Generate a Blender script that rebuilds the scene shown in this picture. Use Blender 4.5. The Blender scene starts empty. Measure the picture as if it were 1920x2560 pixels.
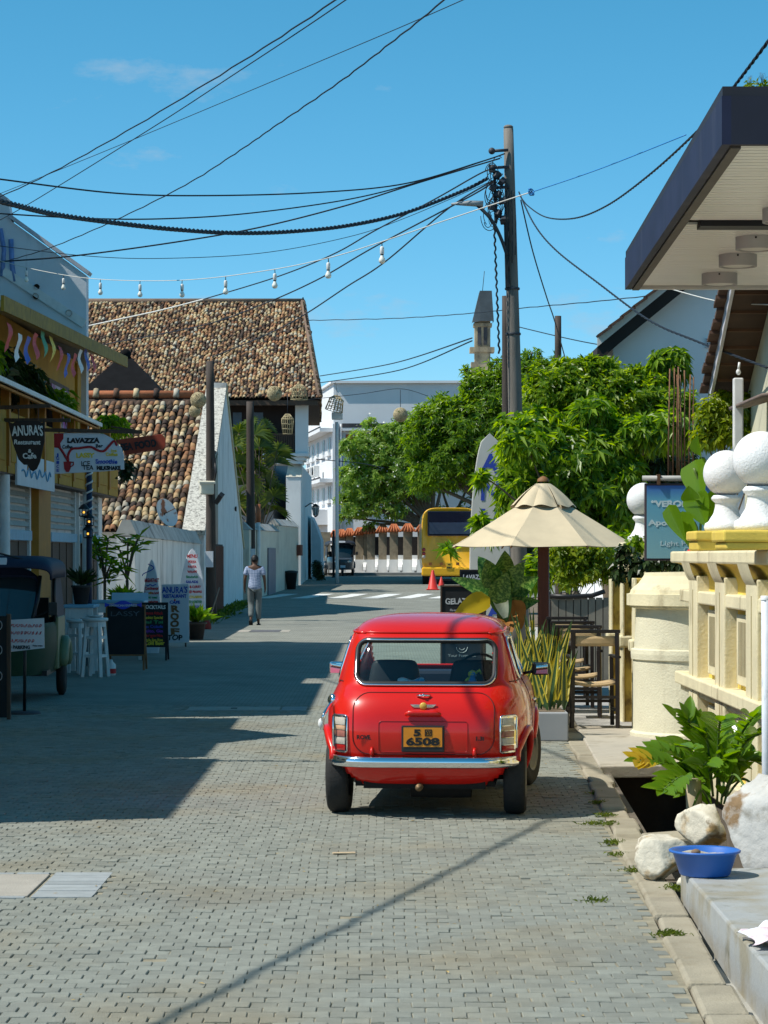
import bpy, bmesh, math, random
import numpy as np
from mathutils import Vector, Matrix, Euler
R = math.radians
random.seed(7)
rng = np.random.default_rng(11)
sc = bpy.context.scene
COL = sc.collection

# ------------------------------------------------------------------ camera
F, H, CX, HY = 6100.0, 1.72, 960.0, 1389.0      # focal length in photo pixels, eye height, principal column, horizon row
cam_d = bpy.data.cameras.new('camera'); cam = bpy.data.objects.new('camera', cam_d); COL.objects.link(cam)
cam.location = (0, 0, H); cam.rotation_euler = (R(90), 0, 0)
cam_d.sensor_fit = 'VERTICAL'; cam_d.sensor_height = 36; cam_d.sensor_width = 27
cam_d.lens = F / 2560 * 36; cam_d.shift_y = (HY - 1280) / 2560
cam_d.clip_start = 0.1; cam_d.clip_end = 6000
sc.camera = cam

# ------------------------------------------------------------------ sky, sun, exposure
KX, KY = 0.74, 0.20                              # shadow offset per metre of height
elev = math.atan(1 / math.hypot(KX, KY))
w = bpy.data.worlds.new('World'); sc.world = w; w.use_nodes = True
nt = w.node_tree; nt.nodes.clear()
out = nt.nodes.new('ShaderNodeOutputWorld'); bg = nt.nodes.new('ShaderNodeBackground')
sky = nt.nodes.new('ShaderNodeTexSky'); sky.sky_type = 'NISHITA'; sky.sun_disc = False
sky.sun_elevation = elev; sky.sun_rotation = math.atan2(-KX, -KY)
sky.altitude = 0; sky.air_density = 0.7; sky.dust_density = 0.2; sky.ozone_density = 3.0
def wn(t, **kw):
    x = nt.nodes.new(t)
    for k, v in kw.items(): setattr(x, k, v)
    return x
def wm(op, a, b=None):
    x = wn('ShaderNodeMath', operation=op)
    for i, q in enumerate((a, b)):
        if q is None: continue
        if hasattr(q, 'links'): nt.links.new(q, x.inputs[i])
        else: x.inputs[i].default_value = q
    return x.outputs[0]
sp = wn('ShaderNodeSeparateColor'); nt.links.new(sky.outputs[0], sp.inputs[0])
grade = wn('ShaderNodeCombineColor')                       # the photograph's deep cyan rendering of a clear sky
for i, (k, p) in enumerate(((.58, 1.55), (1.98, .96), (1.76, 1.06))):
    nt.links.new(wm('MULTIPLY', wm('POWER', sp.outputs[i], p), k), grade.inputs[i])
tc = wn('ShaderNodeTexCoord'); mp = wn('ShaderNodeMapping'); mp.inputs['Scale'].default_value = (1, 1, 2.6)
nz = wn('ShaderNodeTexNoise'); nz.inputs['Scale'].default_value = 17; nz.inputs['Detail'].default_value = 9; nz.inputs['Roughness'].default_value = .6
nt.links.new(tc.outputs['Generated'], mp.inputs[0]); nt.links.new(mp.outputs[0], nz.inputs[0])
sx = wn('ShaderNodeSeparateXYZ'); nt.links.new(tc.outputs['Generated'], sx.inputs[0])
cover_ = None                                              # where the thin clouds of the photograph stand
for cx_, cz_, rx_, rz_, am in ((-.088, .187, .034, .022, .20), (-.03, .094, .13, .012, .17), (.11, .104, .09, .012, .15), (-.155, .226, .04, .01, .08), (-.5, .3, .3, .06, .12), (.6, .25, .3, .06, .12), (.3, .16, .1, .03, .06)):
    dx = wm('DIVIDE', wm('SUBTRACT', sx.outputs[0], cx_), rx_); dz = wm('DIVIDE', wm('SUBTRACT', sx.outputs[2], cz_), rz_)
    r2 = wm('ADD', wm('MULTIPLY', dx, dx), wm('MULTIPLY', dz, dz)); g_ = wm('MULTIPLY', wm('POWER', 2.718, wm('MULTIPLY', r2, -1.0)), am)
    cover_ = g_ if cover_ is None else wm('ADD', cover_, g_)
mr = wn('ShaderNodeMapRange'); mr.inputs[1].default_value = .665; mr.inputs[2].default_value = .90; mr.inputs[4].default_value = .8
nt.links.new(wm('ADD', nz.outputs[0], cover_), mr.inputs[0])
cm = wn('ShaderNodeMix', data_type='RGBA'); cm.inputs['B'].default_value = (5.6, 7.2, 8.6, 1)
nt.links.new(mr.outputs[0], cm.inputs['Factor']); nt.links.new(grade.outputs[0], cm.inputs['A'])
nt.links.new(cm.outputs['Result'], bg.inputs[0]); bg.inputs[1].default_value = 0.07
nt.links.new(bg.outputs[0], out.inputs[0])
sun_d = bpy.data.lights.new('sun', 'SUN'); sun_d.energy = 5.0; sun_d.angle = R(0.5); sun_d.color = (1, 0.955, 0.87)
sun = bpy.data.objects.new('sun', sun_d); COL.objects.link(sun); sun.location = (-30, -10, 40)
sun.rotation_euler = Vector((KX, KY, -1)).to_track_quat('-Z', 'Y').to_euler()
sc.view_settings.view_transform = 'Standard'; sc.view_settings.look = 'None'
sc.view_settings.exposure = 0.16; sc.view_settings.gamma = 1; sc.view_settings.use_curve_mapping = False
sc.render.engine = 'CYCLES'
sc.cycles.max_bounces = 6; sc.cycles.transparent_max_bounces = 12; sc.cycles.diffuse_bounces = 3

# ------------------------------------------------------------------ placing things
DD = 1920 / 1659.0
def PX(px, d): return (px - CX) * d / F
def PZ(py, d): return H + (HY - py) * d / F
def P(px, py, d): return Vector((PX(px, d), d, PZ(py, d)))
def Q(x, y, d): return P(x * DD, y * DD, d)
_gd = [-50, 70, 77, 83, 88, 93, 98, 104, 112, 125, 200, 1200]; _gz = [0, 0, .04, .12, .23, .39, .54, .64, .71, .76, .8, .8]
def gz(d): return float(np.interp(d, _gd, _gz))
def kerb_x(d): return 0.833 + 0.0387 * d            # street edge on the sunny side

# ------------------------------------------------------------------ materials
def lin(c): return tuple(((v / 255) / 12.92 if v / 255 <= .04045 else ((v / 255 + .055) / 1.055) ** 2.4) for v in c)
_M = {}
def M(name, col=(.5, .5, .5), rough=.75, var=.14, vs=4.0, bump=0.0, bs=60.0, metal=0.0, spec=.4, col2=None, c2s=2.0, c2t=(.45, .62),
      streak=None, rnd=0.0, ramp=None, coat=0.0, emit=None, alpha=None, stretch=(1, 1, 1), world=False):
    if name in _M: return _M[name]
    m = bpy.data.materials.new(name); m.use_nodes = True; n = m.node_tree.nodes; L = m.node_tree.links
    b = n['Principled BSDF']; b.inputs['Roughness'].default_value = rough; b.inputs['Metallic'].default_value = metal
    b.inputs['Specular IOR Level'].default_value = spec
    if coat: b.inputs['Coat Weight'].default_value = coat; b.inputs['Coat Roughness'].default_value = .04
    tcn = n.new('ShaderNodeTexCoord'); mpn = n.new('ShaderNodeMapping'); mpn.inputs['Scale'].default_value = stretch
    crd = n.new('ShaderNodeNewGeometry').outputs['Position'] if world else tcn.outputs['Object']
    L.new(crd, mpn.inputs[0]); vec = mpn.outputs[0]
    def noise(scale, detail=5, v=None, rgh=.55):
        x = n.new('ShaderNodeTexNoise'); x.inputs['Scale'].default_value = scale; x.inputs['Detail'].default_value = detail; x.inputs['Roughness'].default_value = rgh
        L.new(v or vec, x.inputs['Vector']); return x.outputs['Fac']
    def rmap(s, a, b_, lo, hi):
        x = n.new('ShaderNodeMapRange'); L.new(s, x.inputs[0]); x.inputs[1].default_value = a; x.inputs[2].default_value = b_
        x.inputs[3].default_value = lo; x.inputs[4].default_value = hi; return x.outputs[0]
    def mix(fac, a, b_, mode='MIX'):
        x = n.new('ShaderNodeMix'); x.data_type = 'RGBA'; x.blend_type = mode
        for s, k in ((fac, 'Factor'), (a, 'A'), (b_, 'B')):
            if hasattr(s, 'links'): L.new(s, x.inputs[k])
            elif k == 'Factor': x.inputs[k].default_value = s
            else: x.inputs[k].default_value = tuple(s) + (1,) if len(s) == 3 else s
        return x.outputs['Result']
    def rand():
        oi = n.new('ShaderNodeObjectInfo'); ge = n.new('ShaderNodeNewGeometry'); a = n.new('ShaderNodeMath'); a.operation = 'ADD'
        L.new(oi.outputs['Random'], a.inputs[0]); L.new(ge.outputs['Random Per Island'], a.inputs[1])
        f = n.new('ShaderNodeMath'); f.operation = 'FRACT'; L.new(a.outputs[0], f.inputs[0]); return f.outputs[0]
    c = tuple(col)
    if ramp:
        r = n.new('ShaderNodeValToRGB'); r.color_ramp.interpolation = 'LINEAR'
        el = r.color_ramp.elements
        while len(el) < len(ramp): el.new(.5)
        for e, (p, cc) in zip(el, ramp): e.position = p; e.color = tuple(cc) + (1,)
        L.new(rand(), r.inputs[0]); c = r.outputs[0]
    if col2: c = mix(rmap(noise(c2s, 6), c2t[0], c2t[1], 0, 1), c, col2)
    if var:
        v = rmap(noise(vs, 6), .25, .75, 1 - var, 1 + var)
        cmb = n.new('ShaderNodeCombineColor'); [L.new(v, cmb.inputs[i]) for i in range(3)]
        c = mix(1.0, c, cmb.outputs[0], 'MULTIPLY')
    if rnd:
        v = rmap(rand(), 0, 1, 1 - rnd, 1 + rnd)
        cmb = n.new('ShaderNodeCombineColor'); [L.new(v, cmb.inputs[i]) for i in range(3)]
        c = mix(1.0, c, cmb.outputs[0], 'MULTIPLY')
    if streak:                                     # weather stains: (colour, scale, lo, hi, vertical stretch)
        sm = n.new('ShaderNodeMapping'); sm.inputs['Scale'].default_value = (1, 1, streak[4]); L.new(crd, sm.inputs[0])
        c = mix(rmap(noise(streak[1], 7, sm.outputs[0], .62), streak[2], streak[3], 0, .85), c, streak[0])
    if hasattr(c, 'links'): L.new(c, b.inputs['Base Color'])
    else: b.inputs['Base Color'].default_value = tuple(c) + (1,)
    if bump:
        bp = n.new('ShaderNodeBump'); bp.inputs['Strength'].default_value = min(1, bump); bp.inputs['Distance'].default_value = .01
        L.new(noise(bs, 4), bp.inputs['Height']); L.new(bp.outputs[0], b.inputs['Normal'])
    if emit: b.inputs['Emission Color'].default_value = tuple(emit[:3]) + (1,); b.inputs['Emission Strength'].default_value = emit[3]
    m.diffuse_color = tuple(col) + (1,)
    _M[name] = m; return m

def leaf_mat(name, lo, hi, trans=.35, rough=.42, vein=None):
    if name in _M: return _M[name]
    m = bpy.data.materials.new(name); m.use_nodes = True; n = m.node_tree.nodes; L = m.node_tree.links
    b = n['Principled BSDF']; b.inputs['Roughness'].default_value = rough; b.inputs['Specular IOR Level'].default_value = .45
    ge = n.new('ShaderNodeNewGeometry'); oi = n.new('ShaderNodeObjectInfo'); r = n.new('ShaderNodeValToRGB')
    el = r.color_ramp.elements; el[0].color = tuple(lo) + (1,); el[1].color = tuple(hi) + (1,)
    e = el.new(.6); e.color = tuple((a * .6 + c * .4) for a, c in zip(lo, hi)) + (1,)
    L.new(ge.outputs['Random Per Island'], r.inputs[0]); L.new(r.outputs[0], b.inputs['Base Color'])
    t = n.new('ShaderNodeBsdfTranslucent'); hs = n.new('ShaderNodeHueSaturation'); hs.inputs['Saturation'].default_value = 1.15; hs.inputs['Value'].default_value = 1.9
    hs.inputs['Hue'].default_value = .485
    L.new(r.outputs[0], hs.inputs['Color']); L.new(hs.outputs[0], t.inputs[0])
    mx = n.new('ShaderNodeMixShader'); mx.inputs[0].default_value = trans
    o = n['Material Output']; L.new(b.outputs[0], mx.inputs[1]); L.new(t.outputs[0], mx.inputs[2]); L.new(mx.outputs[0], o.inputs[0])
    _M[name] = m; return m

def glass_mat(name, tint=(.8, .9, .88), refl=.10, rough=.02):
    if name in _M: return _M[name]
    m = bpy.data.materials.new(name); m.use_nodes = True; n = m.node_tree.nodes; L = m.node_tree.links; n.remove(n['Principled BSDF'])
    t = n.new('ShaderNodeBsdfTransparent'); t.inputs[0].default_value = tuple(tint) + (1,)
    g = n.new('ShaderNodeBsdfGlossy'); g.inputs['Roughness'].default_value = rough
    fr = n.new('ShaderNodeFresnel'); fr.inputs[0].default_value = 1.5
    a = n.new('ShaderNodeMath'); a.operation = 'MULTIPLY_ADD'; a.inputs[1].default_value = 1; a.inputs[2].default_value = refl - .04; a.use_clamp = True
    L.new(fr.outputs[0], a.inputs[0])
    mx = n.new('ShaderNodeMixShader'); L.new(a.outputs[0], mx.inputs[0]); L.new(t.outputs[0], mx.inputs[1]); L.new(g.outputs[0], mx.inputs[2])
    L.new(mx.outputs[0], n['Material Output'].inputs[0]); _M[name] = m; return m

# ------------------------------------------------------------------ mesh building
class MB:
    def __init__(s): s.v = []; s.f = []; s.mi = []; s.m = 0; s.sm = []; s.smooth = False
    def add(s, verts, faces, smooth=None):
        o = len(s.v); s.v.extend([tuple(p) for p in verts])
        for f in faces: s.f.append(tuple(i + o for i in f)); s.mi.append(s.m); s.sm.append(s.smooth if smooth is None else smooth)
        return s
    def box(s, x0, x1, y0, y1, z0, z1, M4=None):
        v = [Vector((x, y, z)) for z in (z0, z1) for y in (y0, y1) for x in (x0, x1)]
        if M4 is not None: v = [M4 @ p for p in v]
        return s.add(v, [(0, 2, 3, 1), (4, 5, 7, 6), (0, 1, 5, 4), (2, 6, 7, 3), (0, 4, 6, 2), (1, 3, 7, 5)], False)
    def cbox(s, c, size, rot=(0, 0, 0)):
        M4 = Matrix.Translation(Vector(c)) @ Euler(rot).to_matrix().to_4x4()
        a, b, h = [q / 2 for q in size]; return s.box(-a, a, -b, b, -h, h, M4)
    def beam(s, a, b, wx, wz, up=(0, 0, 1)):
        a = Vector(a); b = Vector(b); y = (b - a); L = y.length; y.normalize(); x = y.cross(Vector(up))
        if x.length < 1e-4: x = y.cross(Vector((1, 0, 0)))
        x.normalize(); z = x.cross(y)
        M4 = Matrix((x, y, z)).transposed().to_4x4(); M4.translation = a
        return s.box(-wx / 2, wx / 2, 0, L, -wz / 2, wz / 2, M4)
    def poly(s, pts): return s.add(pts, [tuple(range(len(pts)))], False)
    def prism(s, pts, vec):                         # planar outline swept along vec
        n = len(pts); vec = Vector(vec); a = [Vector(p) for p in pts]; b = [p + vec for p in a]
        return s.add(a + b, [tuple(range(n))[::-1], tuple(range(n, 2 * n))] + [(i, (i + 1) % n, n + (i + 1) % n, n + i) for i in range(n)], False)
    def tube(s, pts, r, n=6, caps=True):
        pts = [Vector(p) for p in pts]; k = len(pts); rs = r if hasattr(r, '__len__') else [r] * k
        vs = []; pn = None
        for i, p in enumerate(pts):
            t = (pts[min(i + 1, k - 1)] - pts[max(i - 1, 0)]); t = t.normalized() if t.length > 1e-9 else Vector((0, 0, 1))
            if pn is None: pn = t.cross(Vector((0, 0, 1)));  pn = pn if pn.length > .05 else t.cross(Vector((1, 0, 0)))
            pn = (pn - t * pn.dot(t)); pn = pn.normalized() if pn.length > 1e-6 else t.orthogonal().normalized()
            bn = t.cross(pn)
            for j in range(n):
                a = 2 * math.pi * j / n; vs.append(p + (pn * math.cos(a) + bn * math.sin(a)) * rs[i])
        fs = [(i * n + j, i * n + (j + 1) % n, (i + 1) * n + (j + 1) % n, (i + 1) * n + j) for i in range(k - 1) for j in range(n)]
        if caps: fs += [tuple(range(n))[::-1], tuple(range((k - 1) * n, k * n))]
        return s.add(vs, fs, True)
    def lathe(s, prof, c=(0, 0, 0), n=24, rot=None, a0=0, a1=2 * math.pi):
        c = Vector(c); vs = []; full = abs(a1 - a0 - 2 * math.pi) < 1e-6; k = n if full else n + 1
        for (r, z) in prof:
            for j in range(k):
                a = a0 + (a1 - a0) * j / n; p = Vector((r * math.cos(a), r * math.sin(a), z))
                if rot is not None: p = rot @ p
                vs.append(c + p)
        fs = [(i * k + j, i * k + (j + 1) % k, (i + 1) * k + (j + 1) % k, (i + 1) * k + j) for i in range(len(prof) - 1) for j in range(n)]
        return s.add(vs, fs, True)
    def sphere(s, c, r, nu=16, nv=10, sc_=(1, 1, 1)):
        prof = [(max(1e-4, r * math.sin(math.pi * i / nv)), -r * math.cos(math.pi * i / nv)) for i in range(nv + 1)]
        o = len(s.v); s.lathe(prof, (0, 0, 0), nu); c = Vector(c)
        for i in range(o, len(s.v)): p = s.v[i]; s.v[i] = (c.x + p[0] * sc_[0], c.y + p[1] * sc_[1], c.z + p[2] * sc_[2])
        return s
    def grid(s, fn, nu, nv, smooth=True, closed=False):
        vs = [fn(i / nu, j / nv) for j in range(nv + 1) for i in range(nu + 1)]
        fs = [(j * (nu + 1) + i, j * (nu + 1) + i + 1, (j + 1) * (nu + 1) + i + 1, (j + 1) * (nu + 1) + i) for j in range(nv) for i in range(nu)]
        return s.add(vs, fs, smooth)

ORG = {}
def setp(o, label=None, cat=None, group=None, kind=None):
    if label: o['label'] = label
    if cat: o['category'] = cat
    if group: o['group'] = group
    if kind: o['kind'] = kind
    return o
def thing(name, label, cat, loc=(0, 0, 0), group=None):
    o = bpy.data.objects.new(name, None); COL.objects.link(o); o.location = loc; o.empty_display_size = .2
    ORG[o] = Vector(loc); return setp(o, label, cat, group)
def mk(name, mb, mats, parent=None, label=None, cat=None, group=None, kind=None, bevel=0, org=None, weld=False):
    if not isinstance(mats, (list, tuple)): mats = [mats]
    v = np.array([tuple(p) for p in mb.v], dtype=float)
    if parent is not None: og = ORG[parent]
    elif org is not None: og = Vector(org)
    else: og = Vector(((v[:, 0].min() + v[:, 0].max()) / 2, (v[:, 1].min() + v[:, 1].max()) / 2, v[:, 2].min()))
    v = v - np.array(og)
    me = bpy.data.meshes.new(name); me.from_pydata(v.tolist(), [], mb.f)
    for m in mats: me.materials.append(m)
    me.polygons.foreach_set('material_index', mb.mi); me.polygons.foreach_set('use_smooth', mb.sm); me.update()
    o = bpy.data.objects.new(name, me); COL.objects.link(o)
    if parent is not None: o.parent = parent
    else: o.location = og
    ORG[o] = og
    if bevel:
        b = o.modifiers.new('bevel', 'BEVEL'); b.width = bevel; b.segments = 2; b.limit_method = 'ANGLE'; b.angle_limit = R(40)
    return setp(o, label, cat, group, kind)
def link_mesh(name, me, parent, mat4=None, org=None):     # a shared-mesh piece; mat4 is given in world space
    o = bpy.data.objects.new(name, me); COL.objects.link(o); o.parent = parent
    M4 = mat4.copy() if mat4 is not None else Matrix()
    M4.translation = M4.translation - ORG[parent]; o.matrix_local = M4; ORG[o] = ORG[parent] + M4.translation; return o
def np_mesh(name, verts, faces, mat, parent=None, k=4, smooth=False, org=None, **kw):
    verts = np.asarray(verts, dtype=np.float32).reshape(-1, 3); faces = np.asarray(faces, dtype=np.int32).reshape(-1, k)
    og = ORG[parent] if parent is not None else Vector(org if org is not None else (0, 0, 0))
    verts = verts - np.array(og, dtype=np.float32)
    me = bpy.data.meshes.new(name); me.vertices.add(len(verts)); me.vertices.foreach_set('co', verts.ravel())
    me.loops.add(faces.size); me.loops.foreach_set('vertex_index', faces.ravel())
    me.polygons.add(len(faces)); me.polygons.foreach_set('loop_start', np.arange(0, faces.size, k, dtype=np.int32))
    me.polygons.foreach_set('loop_total', np.full(len(faces), k, dtype=np.int32))
    me.polygons.foreach_set('use_smooth', np.full(len(faces), smooth)); me.update(calc_edges=True)
    me.materials.append(mat); o = bpy.data.objects.new(name, me); COL.objects.link(o)
    if parent is not None: o.parent = parent
    else: o.location = og
    ORG[o] = og; return setp(o, **kw)
def copy_tree(o, parent=None, **kw):
    c = o.copy(); COL.objects.link(c); c.parent = parent
    for ch in o.children: copy_tree(ch, c)
    ORG[c] = ORG.get(o, Vector()); return setp(c, **kw)

_fonts = {}
def text(name, s, parent, mat, origin, size, right=(1, 0, 0), up=(0, 0, 1), bold=0.0, align='CENTER', shear=0, stretch=1.0, width=None, thick=.002, space=1.0, warp=0.0):
    """flat lettering laid on a board: origin is the middle (or left end) of the base line"""
    cu = bpy.data.curves.new(name, 'FONT'); cu.body = s; cu.size = size; cu.align_x = align; cu.offset = bold; cu.shear = shear; cu.extrude = thick / 2
    cu.resolution_u = 3; cu.space_character = space
    t = bpy.data.objects.new(name, cu); COL.objects.link(t); bpy.context.view_layer.update()
    me = bpy.data.meshes.new_from_object(t.evaluated_get(bpy.context.evaluated_depsgraph_get())); bpy.data.objects.remove(t); bpy.data.curves.remove(cu)
    r = Vector(right).normalized(); u = Vector(up).normalized(); nn = r.cross(u)
    co = np.empty(len(me.vertices) * 3, dtype=np.float32); me.vertices.foreach_get('co', co); co = co.reshape(-1, 3)
    if width and len(co):
        wd = co[:, 0].max() - co[:, 0].min(); stretch = width / max(wd, 1e-4)
    co[:, 0] *= stretch
    if warp and len(co):                       # hand-painted letters wander a little
        ph_ = rng.uniform(0, 6, 3); x_, y_ = co[:, 0] / size, co[:, 1] / size
        co[:, 1] += size * warp * (.035 * np.sin(x_ * 2.7 + ph_[0]) + .03 * np.sin(x_ * 7.1 + ph_[1])); co[:, 0] += size * warp * .045 * np.sin(y_ * 5 + x_ * 1.3 + ph_[2])
    wco = np.array(origin)[None] + co[:, :1] * np.array(r)[None] + co[:, 1:2] * np.array(u)[None] + co[:, 2:3] * np.array(nn)[None]
    wco = wco - np.array(ORG[parent]); me.vertices.foreach_set('co', wco.astype(np.float32).ravel()); me.update()
    me.materials.clear(); me.materials.append(mat); me.name = name
    o = bpy.data.objects.new(name, me); COL.objects.link(o); o.parent = parent; ORG[o] = ORG[parent]; return o

def smooth_path(pts, n=8):
    pts = [Vector(p) for p in pts]; out_ = []
    for i in range(len(pts) - 1):
        p0, p1, p2, p3 = pts[max(i - 1, 0)], pts[i], pts[i + 1], pts[min(i + 2, len(pts) - 1)]
        for j in range(n):
            t = j / n
            out_.append(.5 * ((2 * p1) + (p2 - p0) * t + (2 * p0 - 5 * p1 + 4 * p2 - p3) * t * t + (3 * p1 - p0 - 3 * p2 + p3) * t ** 3))
    return out_ + [pts[-1]]

# ================================================================== ground, street, kerb, drain
m_earth = M('earth', (.16, .12, .08), .95, .3, 3)
m_joint = M('joint_sand', (.27, .24, .17), .95, .35, 9, bump=.4, bs=120)
m_sett = M('sett', (.236, .244, .208), .8, .14, 11, bump=.6, bs=170, rnd=.11, col2=(.235, .205, .14), c2s=.75, c2t=(.48, .74), streak=((.17, .168, .145), .55, .54, .80, 1), world=True)
m_kerb = M('kerb_stone', (.34, .30, .22), .85, .2, 5, bump=.5, bs=70, streak=((.16, .13, .08), 2.5, .5, .72, 1), rnd=.08)
m_conc = M('concrete', (.36, .35, .31), .8, .16, 3, bump=.4, bs=60, streak=((.16, .16, .12), 1.6, .5, .66, 1))
m_drain = M('drain_wall', (.12, .10, .075), .95, .3, 5, bump=.6, bs=30)

mb = MB(); mb.box(-600, 600, -60, 1400, -1.4, -1.1)
def gprof(u, v): 
    return (u, v)
# terrain sheet below everything, following the rise at the far end
ys = [-60, -10, 6, 20, 40, 58, 66, 70, 74, 77, 80, 83, 86, 88, 90, 93, 96, 98, 101, 104, 108, 112, 118, 125, 160, 200, 400, 1200]
def strip(mb_, x0f, x1f, yy, zoff, nx=1):
    for a, b in zip(yy[:-1], yy[1:]):
        mb_.add([(x0f(a), a, gz(a) + zoff), (x1f(a), a, gz(a) + zoff), (x1f(b), b, gz(b) + zoff), (x0f(b), b, gz(b) + zoff)], [(0, 1, 2, 3)])
g = MB()
strip(g, lambda y: -600, lambda y: kerb_x(y) + .12, ys, -.03)
strip(g, lambda y: kerb_x(y) + 1.0, lambda y: 600, ys, -.03)
strip(g, lambda y: kerb_x(y) + .12, lambda y: kerb_x(y) + 1.0, [y for y in ys if y >= 20], -.03)
strip(g, lambda y: kerb_x(y) + .12, lambda y: kerb_x(y) + 1.0, [y for y in ys if y <= 6], -.03)
mk('ground', g, m_earth, label='bare earth under and around the paved street', kind='structure', org=(0, 0, 0))

# paved street: far part as one surface with a sett pattern, near part as real setts
def far_sett_mat():
    m = bpy.data.materials.new('far_setts'); m.use_nodes = True; n = m.node_tree.nodes; L = m.node_tree.links; b = n['Principled BSDF']; b.inputs['Roughness'].default_value = .82
    tcn = n.new('ShaderNodeTexCoord'); br = n.new('ShaderNodeTexBrick'); L.new(tcn.outputs['Object'], br.inputs[0])
    br.inputs['Scale'].default_value = 1; br.inputs['Brick Width'].default_value = .103; br.inputs['Row Height'].default_value = .103; br.inputs['Mortar Size'].default_value = .006
    br.inputs['Color1'].default_value = (.262, .268, .228, 1); br.inputs['Color2'].default_value = (.212, .216, .186, 1); br.inputs['Mortar'].default_value = (.16, .145, .11, 1)
    nz_ = n.new('ShaderNodeTexNoise'); nz_.inputs['Scale'].default_value = .9; nz_.inputs['Detail'].default_value = 6; L.new(tcn.outputs['Object'], nz_.inputs[0])
    mr_ = n.new('ShaderNodeMapRange'); mr_.inputs[1].default_value = .3; mr_.inputs[2].default_value = .7; mr_.inputs[3].default_value = .84; mr_.inputs[4].default_value = 1.14; L.new(nz_.outputs[0], mr_.inputs[0])
    cc = n.new('ShaderNodeCombineColor'); [L.new(mr_.outputs[0], cc.inputs[i]) for i in range(3)]
    mx = n.new('ShaderNodeMix'); mx.data_type = 'RGBA'; mx.blend_type = 'MULTIPLY'; mx.inputs['Factor'].default_value = 1
    L.new(br.outputs[0], mx.inputs['A']); L.new(cc.outputs[0], mx.inputs['B']); L.new(mx.outputs['Result'], b.inputs['Base Color'])
    bp = n.new('ShaderNodeBump'); bp.inputs['Distance'].default_value = .006; bp.invert = True; L.new(br.outputs['Fac'], bp.inputs['Height']); L.new(bp.outputs[0], b.inputs['Normal'])
    return m
SETT_END = 28.0
road = MB()
strip(road, lambda y: -6.5 - max(0, y - 80) * .1, lambda y: (kerb_x(y) if y < 84 else kerb_x(84) + (y - 84) * .35), [SETT_END, 34, 44, 58, 66, 70, 74, 77, 80, 83, 86, 88, 90, 93, 96, 98, 101, 104, 108, 112, 118, 124], 0)
road.m = 1
strip(road, lambda y: -8, kerb_x, [-30, 0, 6, 10, 20, SETT_END], -.0065)
road_o = mk('road', road, [far_sett_mat(), m_joint], label='street paved with small grey stone setts', kind='structure', org=(0, 0, 0))

def sett_template():
    a, t = .0496, .003
    lv = [(a, -.03), (a, -t), (a - t, 0)]
    v = [(sx * r, sy * r, z) for r, z in lv for sx, sy in ((-1, -1), (1, -1), (1, 1), (-1, 1))]
    f = [(k * 4 + i, k * 4 + (i + 1) % 4, k * 4 + 4 + (i + 1) % 4, k * 4 + 4 + i) for k in range(2) for i in range(4)] + [(8, 9, 10, 11)]
    return np.array(v), np.array(f)
sv, sf = sett_template()
COVERS = [(-2.75, -1.46, 12.25, 13.22), (-2.22, -.86, 27.1, 27.75)]
cells = []
row = 0; y = 7.6
while y < SETT_END:
    sh = .0515 if row % 2 else 0.0
    x0 = -.157 * y - 1.4; x = x0 - (x0 % .103) + sh
    while x < kerb_x(y) - .05:
        if not any(a < x < b and c < y < d for a, b, c, d in COVERS): cells.append((x, y))
        x += .103
    row += 1; y += .103
cells = np.array(cells); N = len(cells)
skew = 0.0387
cells[:, 0] += 0.006 * np.sin(cells[:, 1] * 2.1)
order = np.argsort(cells[:, 1] + np.where((np.abs(cells[:, 0]) < .157 * cells[:, 1]) & (cells[:, 1] > 8.97), 0, 50))
near = order[:300]; rest = order[300:]
def sett_xf(i):
    ang = rng.normal(0, .025); s = 1 + rng.normal(0, .02); tx, ty = rng.normal(0, .013, 2); dz = rng.normal(0, .0016)
    if rng.random() < .02: dz -= .003
    return ang, s, tx, ty, dz
me_s = bpy.data.meshes.new('sett'); me_s.from_pydata(sv.tolist(), [], sf.tolist()); me_s.materials.append(m_sett)
for i in near:
    ang, s, tx, ty, dz = sett_xf(i)
    M4 = Matrix.Translation((cells[i, 0], cells[i, 1], dz)) @ Euler((tx, ty, ang)).to_matrix().to_4x4() @ Matrix.Scale(s, 4)
    link_mesh('sett', me_s, road_o, M4)
xf = np.array([sett_xf(i) for i in rest]); c, s_ = np.cos(xf[:, 0]), np.sin(xf[:, 0])
lx = sv[None, :, 0] * xf[:, 1:2]; ly = sv[None, :, 1] * xf[:, 1:2]
vx = lx * c[:, None] - ly * s_[:, None] + cells[rest, 0][:, None]; vy = lx * s_[:, None] + ly * c[:, None] + cells[rest, 1][:, None]
vz = sv[None, :, 2] + xf[:, 4:5] + lx * xf[:, 3:4] + ly * xf[:, 2:3]
allv = np.stack([vx, vy, vz], -1).reshape(-1, 3); allf = (sf[None] + (np.arange(len(rest)) * 12)[:, None, None]).reshape(-1, 4)
np_mesh('setts', allv, allf, m_sett, road_o, kind='stuff')

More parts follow.
